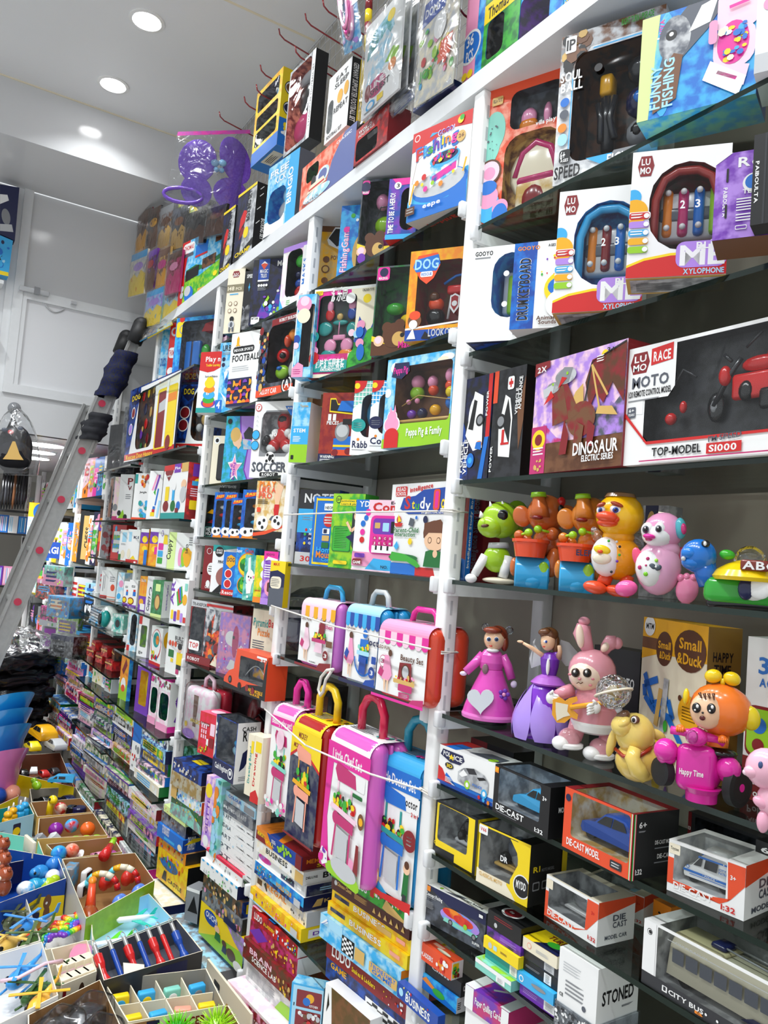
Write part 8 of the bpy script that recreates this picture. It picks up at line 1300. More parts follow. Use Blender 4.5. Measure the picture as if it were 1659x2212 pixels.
# sachets hanging by the beam
def pack(px, y, col, art, lb, g='hanging sachets by the beam', film='bag_film'): sheet('hanging_sachet', lb, 'toy sachet', px, y, .012, col, art, film, group=g, bulge=.012)
sa = 'R 0 84 100 100 {0};P 0 0 0 40 30 52 50 40 70 56 100 44 100 0 {1};O 50 66 30 10 {2};B 10 10 90 80 8 4 {3}'
for i, (x, y, w, h, c, f) in enumerate([(300, 462, 26, 92, 'D/N', ('N', 'Y', 'D', 'NYO')), (322, 456, 26, 90, 'K/D', ('D', 'N', 'Y', 'DNk')), (346, 452, 30, 96, 'e/D', ('e', 'C', 'D', 'NCY')), (374, 454, 32, 88, 'K/x', ('x', 'C', 'N', 'DKN')), (404, 462, 44, 70, 'k/K', ('k', 'D', 'K', 'DNK')), (450, 452, 40, 60, 'k/D', ('K', 'D', 'N', 'kDN')), (285, 552, 34, 90, 'c/E', ('s', 'y', 'V', 'xyo')), (316, 548, 24, 84, 'v/D', ('v', 'N', 'r', 'vNp')), (338, 546, 30, 92, 'C/N', ('N', 'Y', 'm', 'mYN')), (364, 552, 30, 86, 'M/D', ('D', 'M', 'p', 'MRN')), (318, 632, 36, 76, 'S/V', ('s', 'y', 'V', 'Yss')), (352, 622, 40, 76, 'E/S', ('s', 'y', 'e', 'ysx'))]):
    nm = ['brown and gold', 'dark striped', 'grey topped', 'black topped', 'wide black', 'second wide black', 'pale blue capped', 'violet', 'pink printed gold', 'raspberry', 'pale blue and yellow', 'grey and yellow'][i]
    pack([(x-9, y+h), (x+w-9, y+h-9), (x+w, y-10), (x, y)], .02 if i < 6 else -.02+.01*(i % 3), c, sa.format(*f), f'{nm} toy sachet hanging between the beam and the red train box')
sheet('yellow_toy_pack', 'yellow toy peeping out below the butterfly wings bag', 'toy', [(396, 468), (430, 476), (436, 446), (384, 440)], .03, .02, 'y/l', '', 'bag_film')
for i, (c, q) in enumerate([('s/Y', [(292, 742), (338, 716), (344, 700), (296, 724)]), ('y/s', [(318, 730), (372, 700), (372, 690), (318, 714)])]):
    sheet('card_toy_pack', ['blue and yellow carded toy lying over the end of the top board', 'yellow carded toy lying behind the blue one on the top board'][i], 'carded toy', q, [-.04, -.04, .04, .04], .006, c, 'B 10 10 90 90 12 12 YBkw', 'bag_film')
# ---------------------------------------------------------------- cardboard trays of small toys on a low table along the wall
random.seed(5)
m = MB(); m.box((-4.0, -1.05, .06), (-1.0, -.004, .10)); m.box((-3.9, -1.0, 0), (-1.1, -.12, .06), 'e'); tag(m.build('display_table', 'panel_white'), 'low white display table under the trays of small toys', 'table')
class Bin:
    def __init__(s, name, label, px, z=.30, dep=.13, out='kraft', inn='kraft', art='', lart='', rart=''):
        s.c = [at_z(a, b, z) for a, b in px]; s.z = z; s.dep = dep      # A back left, B back right, C front right, D front left
        O = s.c[3].copy(); O.z = z-dep; s.O = O
        e = s.c[2]-s.c[3]; s.rz = atan2(e.y, e.x); R = Matrix.Rotation(-s.rz, 3, 'Z'); s.R = R
        L = [R @ (q-O) for q in s.c]; cen = sum(L, Vector())/4; cen.z = 0
        m = MB(); th = .004
        for i in range(4):
            p, q = L[i], L[(i+1) % 4]; pi_, qi = p+(cen-Vector((p.x, p.y, 0))).normalized()*th, q+(cen-Vector((q.x, q.y, 0))).normalized()*th
            p0, q0, pi0, qi0 = (Vector((v.x, v.y, 0)) for v in (p, q, pi_, qi))
            m.mat = 0; m.add([p0, q0, q, p], [(0, 1, 2, 3)], out if len(out) < 3 else 'C'); m.add([pi0, qi0, qi, pi_], [(3, 2, 1, 0)], inn); m.add([p, q, qi, pi_], [(0, 1, 2, 3)], 'c')
        m.add([Vector((v.x, v.y, .003)) for v in L], [(3, 2, 1, 0)], inn); m.add([Vector((v.x, v.y, 0)) for v in L], [(0, 1, 2, 3)], inn)
        for art_, (i, j) in ((art, (3, 2)), (rart, (2, 1)), (lart, (0, 3))):
            if art_:
                p, q = L[i], L[j]; ev = Vector((q.x-p.x, q.y-p.y, 0)); w = ev.length; ev.normalize(); nn = Vector((ev.y, -ev.x, 0))
                Face(m, lambda a, b, o: Vector((p.x, p.y, 0))+ev*a+nn*o+Vector((0, 0, b)), w, dep).art(art_)
        s.o = m.build(name, 'card'); s.o.location = O; s.o.rotation_euler = (0, 0, s.rz); tag(s.o, label, 'tray'); s.L = L; s.m = MB()
    def at(s, u, v, dz=.004):
        q = lerp(lerp(s.c[3], s.c[2], u), lerp(s.c[0], s.c[1], u), v); return Vector((q.x, q.y, s.z-s.dep+dz))
def solo(fn, name, label, cat, loc, rz=0, mat='plastic', group=None):
    m = MB(); fn(m); o = m.build(name, mat); o.location = loc; o.rotation_euler = (0, 0, rz); return tag(o, label, cat, group)
K_ = '8a6238'; K2 = 'a47a4c'; GC = '9a9488'
# divided tray
b = Bin('divided_tray', 'divided cream tray of small sachets at the bottom of the picture', [(222, 2117), (446, 2092), (486, 2172), (276, 2208)], .30, .07, 'c', GC, 'Q 2 14 32 90 4 n;T 5 34 40 24 w:OMG;T 40 50 30 40 R:E-RACER')
m = MB()
for i in range(1, 4): p, q = b.at(i/4, .02, 0), b.at(i/4, .98, 0); dv = (q-p).normalized(); nn = Vector((-dv.y, dv.x, 0))*.0015; m.add([p-nn, q-nn, q+nn, p+nn]+[v+Vector((0, 0, .055)) for v in (p-nn, q-nn, q+nn, p+nn)], [(0, 1, 5, 4), (1, 2, 6, 5), (2, 3, 7, 6), (3, 0, 4, 7), (4, 5, 6, 7)], 'c')
p, q = b.at(.02, .5, 0), b.at(.98, .5, 0); dv = (q-p).normalized(); nn = Vector((-dv.y, dv.x, 0))*.0015; m.add([p-nn, q-nn, q+nn, p+nn]+[v+Vector((0, 0, .055)) for v in (p-nn, q-nn, q+nn, p+nn)], [(0, 1, 5, 4), (1, 2, 6, 5), (2, 3, 7, 6), (3, 0, 4, 7), (4, 5, 6, 7)], 'c')
d_ = m.build('divider', 'card'); d_.parent = b.o; d_.matrix_parent_inverse = Matrix.Translation(b.O).inverted() if False else (Matrix.Translation(b.O) @ Matrix.Rotation(b.rz, 4, 'Z')).inverted()
for i, (u, v, c, c2, nm) in enumerate([(.12, .75, 'y', 's', 'yellow round'), (.37, .76, 's', 'y', 'sky blue tab'), (.62, .76, 'T', 'w', 'mint'), (.87, .76, 's', 'e', 'blue pointed'), (.12, .25, 'y', 'y', 'plain yellow'), (.37, .25, 's', 'y', 'blue and yellow'), (.62, .25, 'a', 't', 'coral'), (.87, .26, 'y', 's', 'yellow and blue')]):
    def f(m, c=c, c2=c2): m.rbox((-.018, -.012, 0), (.018, .012, .04), .004, c, 2); m.ell((0, -.012, .022), (.010, .002, .010), c2)
    o = solo(f, 'toy_sachet', f'{nm} sachet standing in the divided tray, {"back" if v > .5 else "front"} row', 'toy sachet', b.at(u, v), b.rz+random.uniform(-.2, .2), 'card'); o.scale = (1.25, 1, 1.25)
# spiky balls
b = Bin('spiky_ball_tray', 'brown tray of lime spiky balls at the very bottom', [(276, 2212), (494, 2172), (540, 2250), (300, 2290)], .295, .09, K_, K2)
for i, (u, v, c, nm) in enumerate([(.42, .62, 'l', 'lime'), (.80, .58, 'y', 'yellow green')]):
    def f(m, c=c):
        m.ell((0, 0, .045), .032, 'g' if c == 'l' else 'l')
        for k in range(150):
            a = k*2.399963; zz = 1-2*(k+.5)/150; rr = sqrt(1-zz*zz); d = Vector((rr*cos(a), rr*sin(a), zz)); m.tube([Vector((0, 0, .045))+d*.03, Vector((0, 0, .045))+d*.056], [.0022, .0006], '7ae81c' if c == 'l' else 'b4ee2c', 4)
    solo(f, 'spiky_ball', f'{nm} rubber spiky ball in the lowest brown tray', 'ball', b.at(u, v, .03), 0)
# keyring torches
b = Bin('torch_tray', 'dark grey tray of red and blue metal keyring torches', [(203, 2053), (382, 1985), (438, 2054), (224, 2118)], .32, .08, 'K', 'x', 'Q 52 40 84 86 4 n')
def torch(m, c, fat):
    R_ = Matrix.Rotation(radians(-52), 3, 'X'); r = .011 if fat else .0075
    pr = [(r*.8, 0), (r*1.15, .004), (r*1.2, .03), (r*.75, .045), (r*.75, .06), (r*1.1, .075), (r*1.1, .10), (r*.6, .104)] if fat else [(r*.6, 0), (r, .004), (r, .10), (r*.7, .104)]
    m.lathe(pr, (0, 0, .012), c, 14, rot=R_)
for i, (u, c, fat, nm) in enumerate([(.10, 'r', 1, 'fat red torch, leftmost in the dark tray'), (.25, 'B', 0, 'slim blue torch behind the paper scrap'), (.40, 'r', 1, 'fat red torch second from the left'), (.53, 'B', 0, 'slim blue torch in the middle of the dark tray'), (.66, 'r', 1, 'fat red torch, third of the red ones'), (.78, 'r', 0, 'slim red torch right of the middle'), (.92, 'B', 1, 'fat blue torch at the right end of the dark tray')]):
    r = root('keyring_torch', nm, 'torch', b.at(u, .2, .012), b.rz+.1); r.scale = (1.05,)*3
    m = MB(); torch(m, c, fat); m.build('body', 'plastic', r); R_ = Matrix.Rotation(radians(-52), 3, 'X'); tip = R_ @ Vector((0, 0, .104))+Vector((0, 0, .012))
    m = MB(); m.lathe([(.006, 0), (.006, .022), (.004, .026)], tip, 'E', 10, rot=R_); m.build('tip', 'alu', r); m = MB(); m.tube([tip+R_ @ Vector((.006*cos(a), 0, .03+.010*sin(a))) for a in [2*pi*k/12 for k in range(13)]], .0012, 'E', 5, False); m.build('key_ring', 'alu', r)
solo(lambda m: m.add([(0, 0, 0), (.05, -.02, .004), (.07, .03, .014), (.02, .06, .02)], [(0, 1, 2, 3)], 'c'), 'paper_scrap', 'cream scrap of paper lying on the red and blue torches', 'paper', b.at(.22, .1, .05), b.rz, 'card')
# plane tray
b = Bin('plane_tray', 'blue lined tray with turquoise toy planes', [(196, 1978), (322, 1930), (374, 1985), (200, 2052)], .30, .06, 'S', 'S')
def plane(label, loc, rz, c):
    r = root('toy_plane', label, 'toy plane', loc, rz); r.scale = (.8,)*3
    m = MB(); m.tube([(-.075, 0, .02), (-.065, 0, .02), (.03, 0, .02), (.075, 0, .026)], [.004, .012, .012, .003], 'w', 10); m.build('fuselage', 'plastic', r)
    for s_ in (-1, 1):
        m = MB(); m.prism([(-.02, s_*.008), (.015, s_*.008), (.06, s_*.085), (.048, s_*.085)], .015, .018, c, 'z'); m.build('wing', 'plastic', r)
        m = MB(); m.prism([(.05, s_*.003), (.068, s_*.003), (.085, s_*.03), (.076, s_*.03)], .022, .024, c, 'z'); m.build('tailplane', 'plastic', r)
    m = MB(); m.prism([(.05, .026), (.07, .026), (.085, .055), (.075, .055)], -.0015, .0015, c); m.build('tail_fin', 'plastic', r)
plane('white toy plane with turquoise wings in the blue lined tray', b.at(.66, .62, .02), b.rz-.5, '2cc8b4'); plane('white toy plane with lime wings at the front of the blue lined tray', b.at(.26, .30, .01), b.rz-.4, '6cd838')
# lime tray with toy phones and hearts
b = Bin('phone_tray', 'lime fronted tray with toy telephones and heart shaped balls', [(134, 1856), (292, 1842), (334, 1902), (186, 1984)], .33, .14, 'l', K2, 'R 0 0 100 100 9cbc14/a8c820', lart='R 0 0 100 100 E')
def arc(m):
    cols = ['5cc8d8', '5cc8d8', 'Y', 'c', 'c', 'r', 'r']; P_ = [Vector((0, .055*cos(pi*i/7), .06+.05*sin(pi*i/7))) for i in range(8)]
    for i in range(7): m.tube([P_[i], P_[i+1]], .011, cols[i], 8)
for i, (u, v) in enumerate([(.40, .5), (.70, .52)]): solo(arc, 'toy_telephone_handle', ['arched toy handle in cyan cream and red, nearer the robots', 'arched toy handle in cyan cream and red, between the red balls'][i], 'toy handle', b.at(u, v, .045), b.rz+.35)
for i, (u, v, c, nm) in enumerate([(.55, .75, 'd23024', 'red heart ball left of the second handle'), (.86, .76, 'd23024', 'red heart ball at the back right of the lime tray'), (.58, .25, '5c88e0', 'blue heart ball at the front of the lime tray'), (.88, .30, '5c88e0', 'blue heart ball at the right end of the lime tray')]):
    def f(m, c=c): m.ell((-.010, 0, .03), (.020, .021, .028), c, rot=Matrix.Rotation(.3, 3, 'Y')); m.ell((.010, 0, .03), (.020, .021, .028), c, rot=Matrix.Rotation(-.3, 3, 'Y'))
    solo(f, 'heart_ball', nm, 'ball', b.at(u, v, .05), b.rz)
r = root('dinosaur_toy', 'orange brown long necked dinosaur toy at the left of the lime tray', 'toy', b.at(.16, .25, .05), b.rz+.7)
m = MB(); m.ell((0, 0, .03), (.05, .028, .03), 'a04a1c'); m.build('body', 'plastic', r); m = MB(); m.tube([(.03, 0, .04), (.06, 0, .07), (.08, 0, .10)], [.018, .014, .012], 'O', 10); m.ell((.09, 0, .105), (.022, .014, .014), 'o'); m.build('neck', 'plastic', r); m = MB(); m.lathe([(.026, 0), (.026, .006)], (-.05, 0, .02), 'E', 16, rot=Matrix.Rotation(1.2, 3, 'Y')); m.build('wheel', 'plastic', r)
for i, (u, v) in enumerate([(.18, .62), (.30, .86)]):
    r = root('robot_toy', ['white framed black screen robot toy in the lime tray', 'white framed black screen robot toy behind the first robot'][i], 'toy', b.at(u, v, .07), b.rz+.2)
    m = MB(); m.rbox((-.025, -.012, 0), (.025, .012, .05), .01, 'w', 3); m.build('frame', 'plastic', r); m = MB(); m.rbox((-.018, -.014, .008), (.018, -.010, .042), .006, 'k', 2); m.build('screen', 'plastic', r)
solo(lambda m: m.rbox((-.035, -.02, 0), (.035, .02, .09), .004, 's', 2, 'e'), 'blue_card_box', 'blue and black box sticking up behind the robots', 'toy box', b.at(.10, .92, .04), b.rz+.4, 'card')
solo(lambda m: (m.tube([(-.05, 0, .02), (.03, 0, .03)], [.02, .014], 'r', 10), m.tube([(.03, 0, .03), (.07, 0, .04)], .012, 'l', 8)), 'toy_hammer', 'red and lime toy hammer lying across the back of the lime tray', 'toy', b.at(.62, 1.02, .13), b.rz+.4)
# kraft trays behind
def car(label, loc, rz, col, hub='E', shape=SUV, L=.13, g=None):
    r = root('toy_car', label, 'toy car', loc, rz, g); 
    o = toy_car(r, (-L/2, -L*.2, 0), L, L*.4, L*.34, *shape, col, hub, 'body'); return r
def blob(name, label, loc, r, c, c2=None, cat='toy'): return solo(lambda m: m.ell((0, 0, r*.86), (r*.86, r*.86, r*.84), c, col2=c2), name, label, cat, loc)
b = Bin('kraft_tray', 'brown cardboard tray with white disc and purple cars', [(100, 1824), (246, 1808), (264, 1840), (130, 1856)], .31, .08, K_, K2)
solo(lambda m: m.lathe([(.001, .06), (.036, .05), (.038, .046)], col='w', rot=Matrix.Rotation(.9, 3, 'X')), 'white_disc_toy', 'white disc toy in the brown tray', 'toy', b.at(.5, .4, .02)); car('shiny purple toy car in the brown tray', b.at(.88, .5, .03), .4, 'b04a9c', L=.09, shape=SPORT); car('pink and silver toy car in the brown tray', b.at(.72, .5, .03), .2, 'p', L=.09, shape=SPORT)
blob('fluffy_ball', 'blue fluffy ball at the left of the brown tray', b.at(.02, .2, .06), .034, 's', 'b', 'ball'); blob('fluffy_ball', 'peach fluffy ball beside the blue one', b.at(.24, .3, .06), .032, 'a', 'O', 'ball')
b = Bin('kraft_tray', 'brown cardboard tray with an orange ball and a purple ball', [(84, 1768), (202, 1756), (232, 1804), (80, 1812)], .30, .09, K_, K2, rart='R 0 0 100 100 c04a8a')
blob('toy_ball', 'purple ball in the brown ball tray', b.at(.3, .7, .03), .036, '8c1f9c', None, 'ball'); blob('toy_ball', 'orange dome toy in the brown ball tray', b.at(.8, .5, .04), .036, 'f06a1c', None, 'ball'); blob('toy_ball', 'blue and red patterned ball in the brown ball tray', b.at(.55, .62, .05), .034, 's', 'r', 'ball')
for k in range(6): solo(lambda m, k=k: m.lathe([(.016, 0), (.018, .012), (.012, .018), (.001, .019)], col='olglyl'[k]), 'stamp_toy', f'small {["orange", "lime", "green", "pale lime", "yellow", "bright lime"][k]} round toy at the front right of the brown ball tray', 'toy', b.at(.5+.08*k, .14+.1*(k % 2), .05))
for k in range(2): solo(lambda m, k=k: m.lathe([(.02, 0), (.026, .02), (.02, .06), (.001, .07)], col='eE'[k], rot=Matrix.Rotation(.6, 3, 'X')), 'bubble_tub', ['clear grey tub at the left of the ball tray', 'pale tub beside the clear grey one'][k], 'tub', b.at(.14+.2*k, .15, .04))
b = Bin('kraft_tray', 'brown cardboard tray with a yellow duck whistle', [(66, 1733), (176, 1724), (200, 1754), (80, 1764)], .29, .08, K_, K2)
r = root('duck_whistle', 'yellow duck headed whistle on a purple base', 'toy', b.at(.3, .5, .03), .3); m = MB(); m.tube([(0, 0, 0), (0, 0, .05), (.01, 0, .08)], [.018, .014, .016], 'y', 10); m.ell((.02, 0, .09), (.026, .018, .02), 'y'); m.build('duck', 'plastic', r); m = MB(); m.ell((.022, -.017, .096), (.007, .004, .007), 'k'); m.build('eye', 'plastic', r); m = MB(); m.lathe([(.034, -.02), (.03, .004)], col='v'); m.build('base', 'plastic', r)
blob('toy_ball', 'red and white swirl ball beside the duck whistle', b.at(.52, .6, .04), .032, 'r', 'c', 'ball'); solo(lambda m: m.lathe([(.03, 0), (.03, .03), (.026, .034)], col='n'), 'wheel_toy', 'navy round wheel toy at the right of the duck tray', 'toy', b.at(.86, .5, .04)); solo(lambda m: m.lathe([(.026, 0), (.026, .03), (.02, .034)], col='k'), 'wheel_toy', 'black round wheel toy beside the navy one', 'toy', b.at(.74, .6, .04))
b = Bin('kraft_tray', 'grey rimmed tray with dark toy cars', [(64, 1704), (164, 1700), (178, 1726), (68, 1732)], .28, .07, 'e', GC)
car('glossy black toy car in the grey rimmed tray', b.at(.3, .5, .02), .3, 'k', L=.13, shape=SPORT); car('dark blue toy car in the grey rimmed tray', b.at(.76, .5, .02), .3, 'n', L=.13, shape=SPORT)
b = Bin('kraft_tray', 'brown tray with yellow edges full of red and black toy cars', [(30, 1632), (130, 1626), (160, 1700), (34, 1672)], .30, .10, 'y', '6a3a24')
for k in range(8): car(f'{["red", "black", "white", "dark red", "black", "white", "red", "charcoal"][k]} toy car, {NTH[k]} in the yellow edged tray', b.at(.2+.2*(k % 4), .25+.4*(k//4), .03+.015*(k % 2)), random.uniform(-.4, .6), 'rkwRkwrK'[k], L=.10, shape=SPORT if k % 2 else SUV, g='cars in the yellow edged tray')
car('yellow rally car standing above the yellow edged tray', at_z(92, 1596, .34), .15, 'Y', L=.24); car('white racing car with brown stripes beside the yellow rally car', at_z(118, 1618, .32), .2, 'E', L=.18, shape=SPORT); car('flat yellow sports car in front of the rally car', at_z(70, 1620, .30), .1, 'y', L=.15, shape=SPORT)
solo(lambda m: (m.rbox((-.06, -.10, 0), (.06, .10, .10), .004, 'e', 2)), 'car_stand', 'grey cardboard stand under the yellow rally car', 'tray', at_z(96, 1612, .34)-Vector((0, 0, .24)), .2, 'card')
car('pale blue truck with a white flower at the front of the yellow edged tray', at_z(132, 1690, .32), 1.2, 's', L=.12, shape=VAN); r = root('dinosaur_toy', 'small lime dinosaur toy in the yellow edged tray', 'toy', at_z(78, 1706, .30), .3); m = MB(); m.ell((0, 0, .02), (.03, .02, .02), 'l'); m.ell((-.03, 0, .035), (.018, .014, .014), 'l'); m.build('body', 'plastic', r)
b = Bin('egg_tray', 'yellow sided tray with pale green blue and peach balls', [(-40, 1690), (28, 1660), (40, 1720), (-30, 1752)], .31, .09, 'y', K2)
for k, (u, v, c, nm) in enumerate([(.5, .8, 'L', 'pale green'), (.72, .55, '7fc4d8', 'pale blue'), (.82, .2, 'a', 'peach'), (.4, .3, 'B', 'dark blue')]): blob('toy_ball', f'{nm} ball in the yellow sided tray at the left edge', b.at(u, v, .05), .045, c, None, 'ball')
b = Bin('bottle_tray', 'pale grey fronted tray of yellow and blue bottle toys', [(-60, 1760), (62, 1734), (74, 1758), (-46, 1790)], .30, .11, 'S', 't', 'Q 62 20 76 80 4 n;C 69 50 16 y;X 20 40 50 70 3 e')
for k, (u, v, c) in enumerate([(.55, .35, 'Y'), (.66, .55, 'Y'), (.80, .62, 's'), (.9, .78, 's')]):
    r = root('bubble_bottle', ['tall yellow bubble bottle at the front', 'yellow bubble bottle just behind the front one', 'sky blue bubble bottle', 'sky blue bubble bottle at the back corner'][k], 'bottle', b.at(u, v, .03), .3)
    m = MB(); m.rbox((-.022, -.018, 0), (.022, .018, .075), .012, c, 3); m.ell((0, 0, .085), (.02, .018, .016), c); m.build('bottle', 'plastic', r); m = MB(); m.tube([(0, 0, .098), (0, 0, .12)], [.006, .003], 'w', 8); m.build('nozzle', 'plastic', r)
# bear tray
b = Bin('bear_tray', 'dark blue and yellow tray with a printed bear and dinosaur egg toys', [(-30, 1826), (126, 1852), (143, 1897), (-10, 1954)], .32, .15, 'B', 'B', 'P 30 0 100 0 100 62 60 80 30 66 y;O 74 34 5 20 N;O 74 62 6 16 N;C 73 60 3 w;O 58 40 6 14 n;P 66 10 80 12 82 20 68 24 N')
for k, (u, v, dz, c, c2, nm) in enumerate([(.72, .68, .09, '2c8cd4', 'w', 'blue dinosaur toy in a white egg'), (.90, .62, .08, 'w', 'E', 'white cracked egg toy'), (.62, .38, .08, '1c9cc8', 's', 'teal baby dinosaur toy'), (.80, .34, .08, 'b4d018', 'l', 'lime baby dinosaur toy'), (.55, .1, .08, 's', 'w', 'pale blue and white egg toy'), (.48, .34, .08, 'w', 's', 'white egg toy with blue spots'), (.95, .95, .1, '2c80d0', 's', 'fluffy blue ball at the corner of the bear tray')]):
    r = root('egg_toy', f'{nm}, in the bear tray', 'toy', b.at(u, v, dz), b.rz+k); r.scale = (.9,)*3
    m = MB(); m.ell((0, 0, .03), (.036, .03, .03), c, col2=c2 if k in (4, 5) else None); m.build('body', 'plastic', r)
    if k in (0, 2, 3): m = MB(); m.ell((-.03, -.008, .04), (.022, .02, .02), c); m.ell((-.042, -.024, .046), (.006, .004, .006), 'k'); m.build('head', 'plastic', r)
for k in range(3):
    r = root('bear_toy', f'glossy brown bear toy, {["front", "middle", "back"][k]} one at the left edge', 'toy', at_z(8-k*2, 1915-k*34, .36), .6); r.scale = (.75,)*3
    m = MB(); m.ell((0, 0, .0), (.034, .03, .04), '8a3c1e'); m.build('body', 'plastic', r); m = MB(); m.ell((0, 0, .05), (.034, .032, .03), '9a4622'); m.ell((-.022, 0, .078), .010, '9a4622'); m.ell((.022, 0, .078), .010, '9a4622'); m.build('head', 'plastic', r); m = MB(); m.ell((.002, -.03, .046), (.012, .005, .009), 'c'); m.ell((.002, -.035, .048), .003, 'k'); m.build('muzzle', 'plastic', r)
solo(lambda m: m.rbox((-.05, -.006, 0), (.05, .006, .06), .003, 'c', 2), 'white_card', 'white card standing in the blue tray behind the bear tray', 'card', at_z(62, 1846, .30), .2, 'card')
b = Bin('jewel_tray', 'blue lined tray of small silver toys behind the bear tray', [(-40, 1790), (82, 1812), (96, 1850), (-20, 1872)], .29, .08, 'n', 'T')
# helicopters
def heli(label, loc, rz, c):
    r = root('toy_helicopter', label, 'toy helicopter', loc, rz, 'toy helicopters in the white trays'); r.scale = (.82,)*3
    m = MB(); m.ell((0, 0, .035), (.055, .03, .028), c); m.tube([(.03, 0, .04), (.13, 0, .055)], [.014, .005], c, 8); m.prism([(.12, .05), (.14, .05), (.15, .085), (.138, .085)], -.002, .002, c); m.build('fuselage', 'plastic', r)
    for y in (-.022, .022):
        m = MB(); m.ell((-.03, y*1.02, .042), (.014, .006, .011), 'k'); m.build('window', 'plastic', r)
        m = MB(); m.tube([(-.05, y*1.3, .004), (.05, y*1.3, .004)], .004, c, 6); m.build('skid', 'plastic', r)
    m = MB(); m.tube([(0, 0, .06), (0, 0, .075)], .006, c, 8)
    for k in range(4): a = k*pi/2+.4; m.prism([(0, -.005), (.09, -.008), (.09, .008), (0, .005)], .074, .0765, c, 'z') if False else m.add([Vector((cos(a)*d-sin(a)*w, sin(a)*d+cos(a)*w, zz)) for zz in (.073, .076) for d, w in ((.004, -.005), (.09, -.007), (.09, .007), (.004, .005))], [(0, 1, 2, 3), (7, 6, 5, 4), (0, 4, 5, 1), (1, 5, 6, 2), (2, 6, 7, 3), (3, 7, 4, 0)], c)
    m.build('rotor', 'plastic', r); return r
b1 = Bin('helicopter_tray', 'white cardboard tray of toy helicopters, upper one at the left edge', [(-90, 1972), (56, 1938), (88, 2032), (-70, 2078)], .30, .10, 'w', 'w')
b2 = Bin('helicopter_tray', 'white cardboard tray of toy helicopters, lower one at the left edge', [(-80, 2084), (91, 2034), (126, 2150), (-60, 2240)], .32, .12, 'w', 'w')
hs = {}
for i, (bb, u, v, dz, rz, c, nm) in enumerate([(b1, .80, .80, .03, .5, '4a5230', 'olive green toy helicopter at the back of the upper tray'), (b1, .88, .46, .05, .2, '3c90dc', 'blue toy helicopter in the upper tray'), (b1, .90, .14, .05, .6, '40602a', 'green toy helicopter at the front of the upper tray'), (b1, .55, .28, .04, .2, 'e8c060', 'tan toy helicopter in the upper tray'), (b2, .66, .74, .05, .4, '2f96e4', 'blue toy helicopter in the lower tray'), (b2, .82, .44, .04, .2, '2c5a24', 'green toy helicopter in the lower tray'), (b2, .80, .16, .06, .5, 'f0b838', 'yellow toy helicopter at the front of the lower tray')]): heli(nm, bb.at(u, v, dz), bb.rz+rz, c)
# pink key ring boxes and rainbow toys
b = Bin('keyring_tray', 'cream tray of little white and pink boxes with printed brown bears', [(110, 2050), (188, 2030), (209, 2098), (134, 2128)], .31, .10, 'c', 'c', 'O 58 56 9 30 4c3222;O 44 30 10 22 4c3222;O 72 30 6 14 c;Q 4 60 14 84 4 R')
for k in range(8): solo(lambda m, k=k: (m.rbox((-.017, -.017, 0), (.017, .017, .055), .002, 'c', 2), m.rbox((-.012, -.0175, .012), (.012, -.0165, .04), .001, 'P', 2)), 'trinket_box', f'little white and pink box, {NTH[k]} in the bear printed tray', 'trinket box', b.at(.16+.24*(k % 4), .22+.36*(k//4), .04), b.rz, 'card', 'trinket boxes')
solo(lambda m: m.tube([(.0, 0, .0), (.02, -.05, .01), (.05, -.12, .0), (.03, -.16, -.01)], .005, 'P', 6), 'ribbon', 'pale pink ribbon trailing from the trinket boxes', 'ribbon', b.at(.2, .6, .10), .0)
r = root('hand_mirror', 'pink round compact behind the trinket boxes', 'compact', b.at(.86, .9, .06), b.rz); m = MB(); m.lathe([(.001, .0), (.04, .0), (.04, .006), (.001, .008)], col='p', rot=Matrix.Rotation(1.0, 3, 'X')); m.build('compact', 'plastic', r)
b = Bin('rainbow_tray', 'pale tray of rainbow popping toys above the trinket boxes', [(80, 1984), (188, 1972), (204, 2030), (98, 2052)], .28, .07, 'c', 'w')
def bow(m):
    for k, c in enumerate('roylgbv'):
        for i in range(6): a = pi*(.1+.8*i/5); m.ell((cos(a)*(.085-.010*k), sin(a)*(.085-.010*k), .012), (.012, .012, .008), c, 8, 5)
for k in range(2): solo(bow, 'rainbow_popper', ['rainbow popping toy left above the trinket boxes', 'rainbow popping toy right, reaching towards the planes'][k], 'toy', b.at(.3+.55*k, .3+.3*k, .055), b.rz+.2)
# black bagged cars
b = Bin('bagged_car_tray', 'cardboard tray of black bagged toy cars at the bottom left', [(60, 2192), (216, 2116), (272, 2240), (60, 2330)], .31, .13, 'k', K2)
for k in range(4):
    r = root('bagged_car', f'black off-road toy car in a clear bag, {NTH[k]} in the lowest left tray', 'toy car', b.at(.32+.4*(k % 2), .3+.4*(k//2), .06), b.rz+.5, 'bagged black cars')
    toy_car(r, (-.07, -.035, .0), .14, .07, .055, *SUV, 'K', 'k', 'body'); m = MB(); m.rbox((-.085, -.05, -.01), (.085, .05, .075), .03, n=4); m.build('clear_bag', 'bag_film', r)
# a long cream carton and loose cards along the foot of the shelves
p, q = at_z(446, 2090, .24), at_z(540, 2212, .24); v_ = q-p
o = carton('long_carton', 'long cream carton lying along the foot of the shelves', 'toy box', Vector((p.x, p.y, .105)), atan2(v_.y, v_.x), v_.length, .05, .16, 'c', 'Q 20 60 34 84 4 k;T 22 66 8 12 w:VETRO;Q 50 20 56 70 4 C')
